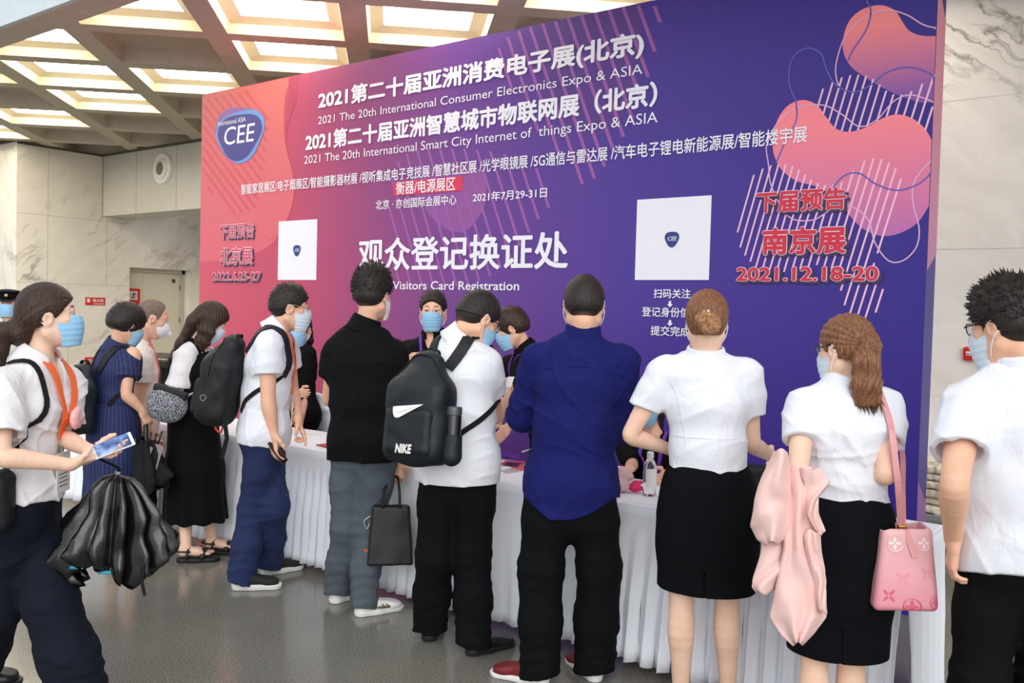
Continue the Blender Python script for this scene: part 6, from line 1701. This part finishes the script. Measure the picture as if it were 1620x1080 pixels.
# -- big black backpack of the queueing person
p = PP['queue_man']; up = nrm(p.spine + p.cf * .06); C = p.tor(.50) - p.cf * .255 - p.cl * .01; half = (.165, .255, .115)
e, F, ax, up, out = backpack(p, C, p.cl, up, half, M_NYLON, 'big plain black backpack on the person in navy trousers', seed=411, taper=.55)
strap_over(p, e, 'R', C, half, ax, up, out, .050); strap_over(p, e, 'L', C, half, ax, up, out, .050)
c_ = F.snap(C - up * .10 - p.cl * half[0] * .85 + out * .04, .003); nn = F.normal(c_); a_ = nrm(np.cross(nn, UPV)); b_ = np.cross(nn, a_)
MB().lathe([(.013, .002), (.019, .002), (.019, 0), (.013, 0)], c_, 20, (a_, b_, nn)).build('badge', plain('grey_rubber', srgb(110, 112, 114), .5), e, auto=.5)
m = MB(); m.ribbon([C - up * .17 - out * .08 - p.cl * .16, C - up * .30 - out * .12 - p.cl * .165, C - up * .42 - out * .11 - p.cl * .16], [p.cf] * 3, .024, .003); m.build('webbing', M_WEB, e)

# -- dark backpack of the bob-haired person
p = PP['bob_woman']; up = nrm(p.spine + p.cf * .04); C = p.tor(.36) - p.cf * .225; half = (.150, .205, .085)
e, F, ax, up, out = backpack(p, C, p.cl, up, half, M_NYLON_N, 'dark backpack with small white lettering on the bob-haired person', seed=421)
strap_over(p, e, 'R', C, half, ax, up, out, .042, lat=.105); strap_over(p, e, 'L', C, half, ax, up, out, .042, lat=.105)
lx = np.cross(up, out)
decal_text(F, C - up * .155 + out * (half[2] + .03), lx, up, out, 'FILA', .075, .026, M_LOGO, e, .04, off=.004)

# -- monogram half-moon bag of the long-haired person
def monogram():
    m, nt, b = new_mat('grey_monogram_canvas'); v = mapping(nt, (1, 1, 1), (.3, .6, .5)); n = nd(nt, 'ShaderNodeTexVoronoi', Scale=85.0); nt.links.new(v, n.inputs['Vector'])
    nt.links.new(ramp(nt, n.outputs['Distance'], [(.36, srgb(30, 32, 40)), (.46, srgb(160, 162, 170)), (.62, srgb(160, 162, 170)), (.72, srgb(40, 42, 50))]), b.inputs['Base Color']); b.inputs['Roughness'].default_value = .7; return m
p = PP['long_hair_woman']; C = at(266, 634, 5.50); up = nrm(UPV + RT * .32); ax = nrm(RT - UPV * .35)
ax = nrm(ax - up * (ax @ up)); out = np.cross(ax, up); F = Field()
F.ell(C - up * .02, (.125, .115, .055), (ax, up, out), .02); F.cut(C + up * .055, up, .01); F.disp = ripple(431, .002, .1)
e = empty('crossbody_bag', C, 'half-moon grey monogram bag at the hip of the long-haired person', 'bag')
F.mesh('pouch', .005, monogram(), e)
Q = Field(); Q.box(C + up * .060, (.105, .022, .030), (ax, up, out), .012); Q.mesh('top_panel', .004, M_NYLON, e)
MB().tube([C + up * .066 - ax * .09 - out * .031, C + up * .066 + ax * .09 - out * .031], .003).build('zip', M_STEEL, e, smooth=True)
m = MB(); T = p.tor
p.band(m, [C + up * .06 - ax * .09, T(.55) - p.cf * .14 - p.cl * .06, T(.85) - p.cf * .12 - p.cl * .08, T(1.0) - p.cl * .085 + UPV * .06, T(.82) + p.cf * .12 - p.cl * .06], .018, .006, n=5); m.build('strap', M_WEB, e)
m = MB(); r_ = smooth_path([C + up * .06 + ax * .10, C + up * .11 + ax * .14, C + up * .07 + ax * .10], 5); m.tube(r_, .004, 6); m.build('ring', M_STEEL, e, smooth=True)
# -- patterned pouch with an orange cord
def leafy():
    m, nt, b = new_mat('leaf_print'); v = mapping(nt, (1, 1, .6), (.4, .3, .7)); n = nd(nt, 'ShaderNodeTexVoronoi', Scale=40.0); nt.links.new(v, n.inputs['Vector'])
    nt.links.new(ramp(nt, n.outputs['Distance'], [(.22, srgb(44, 62, 96)), (.3, srgb(222, 232, 236)), (.85, srgb(222, 232, 236)), (.95, srgb(220, 220, 120))]), b.inputs['Base Color']); b.inputs['Roughness'].default_value = .6; return m
C = at(347, 622, 5.62); F = Field(); F.ell(C, (.075, .035, .095), (nrm(RT * V(1, 1, 0)), nrm(FW * V(1, 1, 0)), UPV), .02); F.disp = ripple(441, .004, .08)
o = F.mesh('patterned_pouch', .005, leafy()); tag(o, 'white pouch with a blue leaf print held by the long-haired person', 'pouch')
m = MB(); m.tube(smooth_path([C + V(0, 0, -.09), C + V(.03, 0, -.14), C + V(-.02, -.01, -.21), C + V(.02, 0, -.24), C + V(.05, 0, -.17)], 6), .007, 6); m.build('cord', plain('orange_cord', srgb(222, 74, 40), .5), o, smooth=True)

# -- briefcase-like handbag of the person in the black polo
p = PP['polo_man']; C = at(618, 845, 4.80); ax = nrm(RT + FW * .15 - UPV * .0); ax = nrm(ax * V(1, 1, 0)); out = np.cross(ax, UPV); F = Field()
def trapeze(C, ax, ay, az, w0, w1, d0, d1, h, rnd):
    """tapered rounded box: half width/depth w0,d0 at the bottom to w1,d1 at the top"""
    def fn(x, y, z):
        X, Y, Z = x - C[0], y - C[1], z - C[2]
        a = X * ax[0] + Y * ax[1] + Z * ax[2]; b = X * ay[0] + Y * ay[1] + Z * ay[2]; c = X * az[0] + Y * az[1] + Z * az[2]
        t = np.clip((c + h) / (2 * h), 0, 1); q = [np.abs(a) - (w0 + (w1 - w0) * t) + rnd, np.abs(b) - (d0 + (d1 - d0) * t) + rnd, np.abs(c) - h + rnd]
        return np.sqrt(sum(np.maximum(v, 0) ** 2 for v in q)) + np.minimum(np.maximum(q[0], np.maximum(q[1], q[2])), 0) - rnd
    R_ = max(w0, w1, h) + max(d0, d1) + .03
    return fn, C - R_, C + R_
F.func('u', *trapeze(C, ax, out, UPV, .122, .098, .055, .030, .155, .015)); F.disp = ripple(451, .003, .12)
e = empty('handbag', C - UPV * .155, 'soft black leather handbag held low by the person in the black polo', 'bag')
M_LEATHER = plain('black_grained_leather', srgb(12, 12, 14), .5, .15, 160, var=.04)
F.mesh('bag_body', .005, M_LEATHER, e)
hk = p.wr['R'] - UPV * .085
for s_ in (-1, 1):
    MB().tube(smooth_path([C + UPV * .145 + ax * .045 + out * .03 * s_, C + UPV * .24 + ax * .04 + out * .015 * s_, hk + ax * .012 + out * .008 * s_, C + UPV * .24 - ax * .04 + out * .015 * s_, C + UPV * .145 - ax * .045 + out * .03 * s_], 7), .007, 8).build('handle', M_LEATHER, e, smooth=True)
m = MB(); m.tube(smooth_path([C + UPV * .10 - ax * .105, C + UPV * .07 - ax * .14, C + UPV * .03 - ax * .125, C + UPV * .06 - ax * .11], 5), .004, 6); m.build('clip_ring', M_STEEL, e, smooth=True)
MB().box(C - UPV * .085 - ax * .125, (.012, .006, .008), (ax, out, UPV)).build('tag', plain('red_tag', srgb(200, 60, 40), .5), e, bevel=.003)

# -- phones
def phone(C, long_, nrmv, label, mat, scr, L=.145, W=.070, T=.008):
    a = nrm(long_); n = nrm(nrmv - a * (nrmv @ a)); b = np.cross(n, a); e = empty('smartphone', C, label, 'phone')
    F = Field(); F.box(C, (L / 2, W / 2, T / 2), (a, b, n), .003); F.mesh('case', .002, mat, e)
    MB().poly([C + n * (T / 2 + .0006) + a * (x * L * .42) + b * (y * W * .46) for x, y in ((-1, -1), (1, -1), (1, 1), (-1, 1))]).build('screen', scr, e)
    MB().box(C - n * (T / 2), (.012, .010, .0015), (a, b, n)).build('camera_bump', M_SCREEN, e); return e
def screen_mat():
    m, nt, b = new_mat('lit_screen'); v = mapping(nt); n = nd(nt, 'ShaderNodeTexNoise', Scale=22.0); nt.links.new(v, n.inputs['Vector'])
    c = ramp(nt, n.outputs['Fac'], [(.35, srgb(40, 56, 96)), (.55, srgb(90, 116, 168)), (.7, srgb(150, 170, 205))]); nt.links.new(c, b.inputs['Base Color']); nt.links.new(c, b.inputs['Emission Color']); b.inputs['Emission Strength'].default_value = .35; b.inputs['Roughness'].default_value = .1; return m
p = PP['walking_woman']
phone(p.phone_c, p.phone_long, p.phone_n, 'white phone with a lit screen in the hands of the striding person', plain('white_phone', srgb(228, 230, 236), .3), screen_mat())
p = PP['queue_man']; w = p.wr['R']; hd_ = nrm(V(.1, -.05, -1))
phone(w + hd_ * .10 + p.cf * .022 + V(0, 0, .0), nrm(p.cf * .55 - UPV * .8), p.cf * .8 - p.cl * .3 + UPV * .3, 'black phone held at the thigh of the person in navy trousers', M_SCREEN, M_SCREEN)

# -- lanyards with badges
def lanyard(p, mat, drop, label, w=.020, card=(.045, .065), lat=.062, badge=True, fold=None):
    T = p.tor; e = empty('lanyard', p.neck, label, 'lanyard'); m = MB(); off = .007
    c = p.shirt.snap(T(drop) + p.cf * .17, off)
    for sg in (1, -1):
        P = [p.neck - p.cf * .062 + UPV * .035, p.neck + p.cl * sg * lat * 1.02 + UPV * .032 - p.cf * .01, T(.95) + p.cl * sg * lat * .95 + p.cf * .10, T(.8) + p.cl * sg * lat * .72 + p.cf * .16, lerp(T(.8) + p.cl * sg * lat * .7 + p.cf * .16, c, .5), c + p.cl * sg * .004]
        p.band(m, P, w, off, n=5)
    m.build('ribbon', mat, e)
    if badge:
        n = p.shirt.normal(c); dn = nrm(-UPV - n * ((-UPV) @ n)); sd = np.cross(n, dn)
        m = MB(); m.ribbon([c + n * .004, c + n * .006 + dn * .05], [sd] * 2, w * .7, .003); m.build('clip', M_STEEL, e)
        b = c + dn * (.05 + card[1]) + n * .010
        k = MB(); k.box(b, (card[0], card[1], .0015), (sd, dn, n)); k.build('badge_card', M_PAPER, e)
        k = MB()
        k.box(b + n * .002 - dn * card[1] * .35, (card[0] * .8, card[1] * .14, .0006), (sd, dn, n)); k.build('badge_stripe', plain('badge_red', srgb(190, 50, 70), .5), e)
        k = MB()
        for i in range(4): k.box(b + n * .002 + dn * card[1] * (.05 + .2 * i), (card[0] * (.7 - .1 * (i % 2)), .002, .0005), (sd, dn, n))
        k.build('badge_print', plain('grey_print', srgb(110, 110, 120), .6), e)
    return e
lanyard(PP['queue_man'], M_ORANGE, .36, 'orange lanyard with white badge on the person in navy trousers')
lanyard(PP['bald_man'], M_ORANGE, .45, 'orange lanyard on the balding person', badge=True)
lanyard(PP['staff_front'], M_PURPLE, .42, 'purple lanyard on the staff person facing the camera')
lanyard(PP['staff_side'], M_PURPLE, .50, 'purple lanyard on the staff person leaning over in profile')
lanyard(PP['staff_seated'], M_PURPLE, .50, 'purple lanyard on the seated staff person')
p = PP['walking_woman']
e = lanyard(p, M_ORANGE, .40, 'wide orange lanyard with white badge on the striding person', w=.028, card=(.055, .075), lat=.055)
c = p.shirt.snap(p.tor(.56) + p.cf * .17 + p.cl * .02, .016); F = Field(); F.ell(c, (.040, .018, .042), (p.cl, p.cf, UPV), .01); F.disp = ripple(461, .004, .03)
F.mesh('pink_pouch', .004, plain('clear_pink_film', srgb(236, 176, 176), .25, var=.08), e)

# -- shoulder bag of the striding person
m = MB(); T = p.tor; C = p.pel - p.cl * .215 - p.cf * .06 + UPV * .0
e = empty('shoulder_bag', C, 'black shoulder bag at the right hip of the striding person', 'bag')
F = Field(); F.box(C, (.055, .14, .11), (p.cl, p.cf, UPV), .04); F.disp = ripple(471, .005, .1); F.mesh('bag_body', .006, M_NYLON, e)
p.band(m, [C + UPV * .10 + p.cf * .08, T(.40) - p.cl * .18 + p.cf * .12, T(.75) - p.cl * .115 + p.cf * .13, T(.97) - p.cl * .115 + p.cf * .03 + UPV * .04, T(.80) - p.cl * .12 - p.cf * .13, T(.4) - p.cl * .17 - p.cf * .10, C + UPV * .10 - p.cf * .08], .020, .006, n=6); m.build('strap', M_WEB, e)

# -- loosely closed umbrellas
M_PVC = plain('black_glossy_fabric', srgb(16, 16, 18), .22, .25, 18, var=.05, coat=.3)
M_TEAL = plain('teal_lining', srgb(40, 150, 170), .5)
def umbrella(top, bot, r, mat, label, n=9, seed=1, lobes=True, squash=.55, side=None):
    """a canopy hanging loose in deep folds from top to bot"""
    ax = nrm(bot - top); L = np.linalg.norm(bot - top); s1 = nrm(np.cross(ax, V(.2, .9, .1)) if side is None else side - ax * (side @ ax)); s2 = np.cross(ax, s1)
    e = empty('umbrella', top, label, 'umbrella'); R_ = random.Random(seed); ph = [R_.uniform(-.5, .5) for _ in range(n)]; ln = [R_.uniform(.86, 1.06) for _ in range(n)]
    vs, K, M_ = [], 22, n * 14
    for k in range(K + 1):
        t = k / K
        for i in range(M_):
            a = 2 * PI * i / M_; q = a * n / (2 * PI); j = int(q) % n; fr = q - int(q)
            l = ln[j] * (1 - fr) + ln[(j + 1) % n] * fr
            f = abs(math.sin(a * n / 2 + ph[j] * .3)); rad = r * (t ** .40) * (.52 + .48 * f ** .8) * (1 + .10 * math.sin(5 * t + 2 * a + seed) + .06 * math.sin(11 * t - 3 * a)) * (1.0 if t < .85 else 1 - .35 * (t - .85) / .15)
            tt = t * l + .05 * t * math.sin(3 * a + seed) - (.06 * (1 - f) * t if lobes else 0)
            vs.append(top + ax * (L * tt) + s1 * rad * math.cos(a) + s2 * rad * math.sin(a) * squash)
    rp = ripple(seed + 40, .022, .10); rp2 = ripple(seed + 41, .010, .045); q = np.array(vs); dv = rp(q[:, 0], q[:, 1], q[:, 2]) + rp2(q[:, 0], q[:, 1], q[:, 2]); rel = q - top; rel -= np.outer(rel @ ax, ax); rl = np.linalg.norm(rel, axis=1)[:, None] + 1e-6
    vs = list(q + rel / rl * (dv[:, None] * np.clip(rl / r, 0, 1) * 1.4))
    fs = [(k * M_ + i, k * M_ + (i + 1) % M_, (k + 1) * M_ + (i + 1) % M_, (k + 1) * M_ + i) for k in range(K) for i in range(M_)]
    o = link_mesh('canopy', raw_mesh('canopy', vs, fs, True), mat, e); sd = o.modifiers.new('cloth_thickness', 'SOLIDIFY'); sd.thickness = .002
    return e, ax, s1, s2, L
T0, B0_ = at(186, 748, 3.42), at(174, 922, 3.42)
e, ax, s1, s2, L = umbrella(T0, B0_, .235, M_PVC, 'large black glossy umbrella hanging loosely folded from the striding person', 13, 5, squash=.5, side=RT)
MB().tube([T0 - ax * .005, T0 + ax * L * .4], .010, 10).build('shaft', M_STEEL, e, smooth=True)
m = MB(); s0 = at(225, 895, 3.33); m.ribbon(smooth_path([s0, at(224, 915, 3.33), at(229, 942, 3.33)], 5), [RT] * 11, .012, .002); m.build('tie_strap', M_WEB, e)
for q in ((122, 897), (166, 905)):
    MB().box(at(q[0], q[1], 3.36), (.026, .008, .006), (RT, FW, UPV)).build('lining_edge', M_TEAL, e, bevel=.004)
MB().ribbon(smooth_path([p.wr['L'] + UPV * .03 + p.cf * .01, p.wr['L'] + nrm(p.cl) * .03 - UPV * .02, T0 - ax * .02, T0], 5), [RT] * 16, .012, .003).build('wrist_loop', M_WEB, e)
p = PP['bob_woman']; T1 = p.wr['R'] - UPV * .075 + p.cf * .02; B1 = at(240, 782, 5.52)
e, ax, s1, s2, L = umbrella(T1 + V(0, 0, -.10), B1, .15, cloth('black_umbrella_cloth', srgb(26, 26, 28), fold=.2), 'black umbrella half folded with rib tips showing, held by the bob-haired person', 7, 9, squash=.6, side=RT)
MB().tube([T1 + UPV * .04, T1 - UPV * .08, T1 + ax * .2], [.012, .014, .008], 10).build('handle', M_GLOSSK, e, smooth=True)
Ru = random.Random(3)
for k in range(6):
    a = 2 * PI * k / 6; q = T1 - UPV * .16 + s1 * .07 * math.cos(a) + s2 * .05 * math.sin(a)
    MB().tube([q, q + UPV * .09 + s1 * .03 * math.cos(a)], .006, 6).build('rib_tip', M_GLOSSK, e, smooth=True)
m = MB()
for a in (-.4, .9): m.poly([T1 - UPV * .13 + s1 * (.02 + .03 * a), T1 - UPV * .16 + s1 * (.09 + .05 * a) - FW * .06, T1 - UPV * .30 + s1 * (.05 + .06 * a) - FW * .09])
m.build('grey_panel', cloth('grey_mauve_cloth', srgb(150, 138, 144), fold=.2), e)

# -- pink jacket over the arm, pink bucket bag
p = PP['ponytail_woman']; M_JKT = cloth('powder_pink_jacket', srgb(238, 200, 194), fold=.25, scale=7, weave=.1, rough=.95, spec=.1)
def drape(mb, rows, D, amp, nf, seed, push=0.0):
    """a hanging sheet with sharp vertical folds; rows = (y, left, right)"""
    R = random.Random(seed); ph = R.uniform(0, 6); ys = [r[0] for r in rows]; nv, nu = 44, 48; o = len(mb.v); vs = []
    for j in range(nv + 1):
        y = ys[0] + (ys[-1] - ys[0]) * j / nv; l = np.interp(y, ys, [r[1] for r in rows]); rt = np.interp(y, ys, [r[2] for r in rows]); v = j / nv
        for i in range(nu + 1):
            u = i / nu; w = u * nf + ph * .2 + .55 * math.sin(v * 3 + ph) + .18 * math.sin(v * 9 + u * 5 + ph); tri = abs((w % 1.0) * 2 - 1); tri = tri * tri * (3 - 2 * tri)
            d = D + amp * (tri - .5) * (.55 + .6 * v) + push * (1 - 4 * (u - .5) ** 2) + .006 * math.sin(7 * v + 3 * u + ph)
            vs.append(at(l + (rt - l) * u + 1.5 * math.sin(9 * v + ph), y + 3 * math.sin(u * 6 + ph), d))
    mb.add(vs, [(j * (nu + 1) + i, j * (nu + 1) + i + 1, (j + 1) * (nu + 1) + i + 1, (j + 1) * (nu + 1) + i) for j in range(nv) for i in range(nu)])
def sheet(name, rows, D, amp, nf, seed, parent, push=0.0):
    m = MB(); drape(m, rows, D, amp, nf, seed, push); o = m.build(name, M_JKT, parent, smooth=True)
    sd = o.modifiers.new('cloth_thickness', 'SOLIDIFY'); sd.thickness = .005; sd.offset = 0; return o
D = 2.97
j = empty('pink_jacket', at(1262, 745, D), 'powder pink jacket draped over the forearm of the ponytailed person', 'jacket')
sheet('body_panel', [(738, 1240, 1288), (800, 1243, 1293), (865, 1241, 1297), (920, 1227, 1302), (972, 1217, 1307), (1000, 1236, 1287), (1018, 1256, 1270)], D, .020, 2.0, 3, j, -.03)
sheet('sleeve', [(712, 1223, 1243), (750, 1207, 1252), (787, 1195, 1253), (828, 1186, 1248), (850, 1199, 1240), (859, 1212, 1230)], D - .02, .018, 1.1, 8, j, -.05)
sheet('sleeve', [(825, 1210, 1246), (870, 1204, 1247), (902, 1197, 1242), (930, 1190, 1228), (938, 1196, 1216)], D + .025, .018, 1.2, 5, j, -.03)
sheet('ruffle', [(742, 1268, 1299), (765, 1271, 1312), (790, 1272, 1294), (815, 1277, 1296), (843, 1290, 1304)], D - .035, .022, 1.2, 6, j, -.02)
sheet('ruffle', [(840, 1272, 1297), (890, 1280, 1303), (940, 1288, 1307), (968, 1298, 1309)], D - .03, .020, 1.1, 9, j, -.02)

C = at(1427, 893, 3.06); ax = nrm((RT - FW * .12) * V(1, 1, 0)); out = np.cross(ax, UPV); F = Field()
upb = nrm(UPV + ax * -.04)
F.func('u', *trapeze(C, ax, out, upb, .106, .078, .072, .055, .140, .022))
F.func('s', *trapeze(C + upb * .16, ax, out, upb, .068, .066, .046, .044, .10, .01), .006); F.disp = ripple(491, .0025, .12)
e = empty('bucket_bag', C - UPV * .14, 'pink gradient bucket handbag with flower emblems hanging from the ponytailed person', 'bag')
pm = grad_mat('pink_gradient_leather', srgb(222, 142, 156), srgb(240, 186, 188), C[2] - .14, C[2] + .12, rough=.45)
F.mesh('bag_body', .004, pm, e)
M_FLW = plain('white_flower_print', srgb(246, 226, 226), .45, var=.01); M_FLP = plain('rose_flower_print', srgb(216, 92, 126), .45, var=.01); M_FLS = plain('soft_rose_print', srgb(232, 152, 166), .45, var=.01)
def flower(cx, cy, r, mat, pointed=False, ring=False):
    c0 = C + ax * cx + upb * cy + out * -.10; m = MB()
    for k in range(4):
        a = PI / 2 * k + (PI / 4 if pointed else 0); pe = []
        for t in np.linspace(0, 2 * PI, 12, endpoint=False):
            u = r * (.55 + .42 * math.cos(t)); v = r * (.26 if not pointed else .16) * math.sin(t) * (1 if not pointed else (1 - .4 * math.cos(t)))
            pe.append(F.snap(c0 + ax * (u * math.cos(a) - v * math.sin(a)) + upb * (u * math.sin(a) + v * math.cos(a)), .0015))
        m.poly(pe)
    if ring:
        P = [F.snap(c0 + ax * (r * 1.25 * math.cos(t)) + upb * (r * 1.25 * math.sin(t)), .0015) for t in np.linspace(0, 2 * PI, 25)]
        m.ribbon(P, [nrm(C + ax * cx + upb * cy - q) for q in P], r * .22, .001)
    m.build('flower_emblem', mat, e)
out = -out if (-out) @ (EYE - C) < 0 else out
out = out if out @ (EYE - C) < 0 else -out
flower(-.040, .088, .022, M_FLW, ring=True); flower(.052, .094, .020, M_FLW, ring=True)
flower(-.062, -.085, .028, M_FLP, True); flower(.012, -.118, .022, M_FLP, ring=True); flower(.094, -.10, .020, M_FLP, ring=True)
flower(-.015, -.028, .030, M_FLS, True); flower(.062, -.008, .026, M_FLS, True)
M_STRAP = plain('pink_leather_strap', srgb(226, 158, 160), .4, .05, 120)
m = MB(); T = p.tor; tp_ = C + upb * .135
p.band(m, [T(.80) - p.cl * .135 - p.cf * .12, T(.98) - p.cl * .115 - p.cf * .03 + UPV * .04, T(.9) - p.cl * .12 + p.cf * .1], .022, .006, n=6)
sA = p.shirt.snap(T(.80) - p.cl * .135 - p.cf * .12, .006); sB = p.shirt.snap(T(.9) - p.cl * .12 + p.cf * .1, .006)
pts = smooth_path([sA, at(1412, 690, 3.04), at(1420, 760, 3.0), tp_ - out * -.0 + ax * -.004], 8); m.ribbon(pts, [ax] * len(pts), .020, .004)
pts = smooth_path([sB, at(1424, 700, 3.2), at(1428, 780, 3.16), tp_ + ax * .004], 8); m.ribbon(pts, [ax] * len(pts), .018, .004)
m.build('strap', M_STRAP, e)
MB().box(tp_ - upb * .012, (.014, .010, .012), (ax, out, upb)).build('clasp', M_GOLD, e, bevel=.004)
q = F.snap(C + upb * .095 - out * .1, .004)
m = MB(); m.ribbon([tp_ - out * .056 - upb * .004, q + ax * .006, F.snap(C + upb * .045 - out * .1 + ax * .022, .004)], [ax] * 3, [.012, .020, .018], .004); m.build('flap_tab', M_STRAP, e)
m = MB(); m.tube(smooth_path([C + upb * .10 - ax * .075, C + upb * .05 - ax * .095, C - upb * .04 - ax * .10, C - upb * .07 - ax * .098], 6), .004, 6); m.build('drawstring', M_STRAP, e, smooth=True)

# -- papers in hands
p = PP['staff_front']; c = at(646, 570, 5.62)
o = MB().box(c, (.055, .04, .001), (nrm(RT), nrm(UPV + FW * .5), nrm(FW - UPV * .5))).build('paper_slip', M_PAPER, None); tag(o, 'white paper slip held up by the staff person facing the camera', 'paper')
c = at(806, 604, 4.42)
o = MB().box(c, (.016, .028, .001), (nrm(RT), nrm(UPV + FW * .3 + RT * .3), nrm(FW))).build('paper_note', M_PAPER, None); tag(o, 'small white note in the hand of the person in the white polo', 'paper')
# side stripes on the white sneakers, white mark on the red ones
p = PP['polo_man']; M_BRONZE = plain('bronze_stripe', srgb(110, 92, 66), .5, var=.02)
for nm, sh in zip('LR', [c for c in p.o.children if c.name.split('.')[0] == 'shoe']):
    fd = p.fd[nm]; sd = np.cross(UPV, fd); an = p.an[nm]; g = V(an[0], an[1], 0) - fd * .055; F = Field()
    z0, L_, w = .028, .275, .047
    F.econe(g + fd * .038 + UPV * (z0 + .022), g + fd * .10 + UPV * (z0 + .028), (w * .74, .034), (w * .86, .036), sd, .03); F.econe(g + fd * .10 + UPV * (z0 + .026), g + fd * (L_ - .055) + UPV * (z0 + .012), (w * .86, .036), (w * .98, .026), sd, .03)
    for sg in (1, -1):
        m = MB()
        for a, b in (((.05, .052), (.19, .040)), ((.05, .040), (.20, .030)), ((.135, .062), (.155, .028)), ((.155, .062), (.185, .030))):
            P = [F.snap(g + fd * x + UPV * z + sd * sg * .06, .003) for x, z in (a, tuple(lerp(a, b, .5)), b)]; m.ribbon(P, [np.cross(nrm(P[2] - P[0]), sd)] * 3, .0055, .0016)
        m.build('side_stripe', M_BRONZE, sh)


c = on_z(1186, 792, TZ) + V(0, .06, .085); F = Field(); F.box(c, (.10, .05, .08), (nrm(V(1, .25, 0)), nrm(V(-.25, 1, 0)), UPV), .035); F.disp = ripple(511, .006, .08)
o = F.mesh('tote_bag', .006, M_NYLON); tag(o, 'small black bag on the table between the bun-haired and ponytailed persons', 'bag')
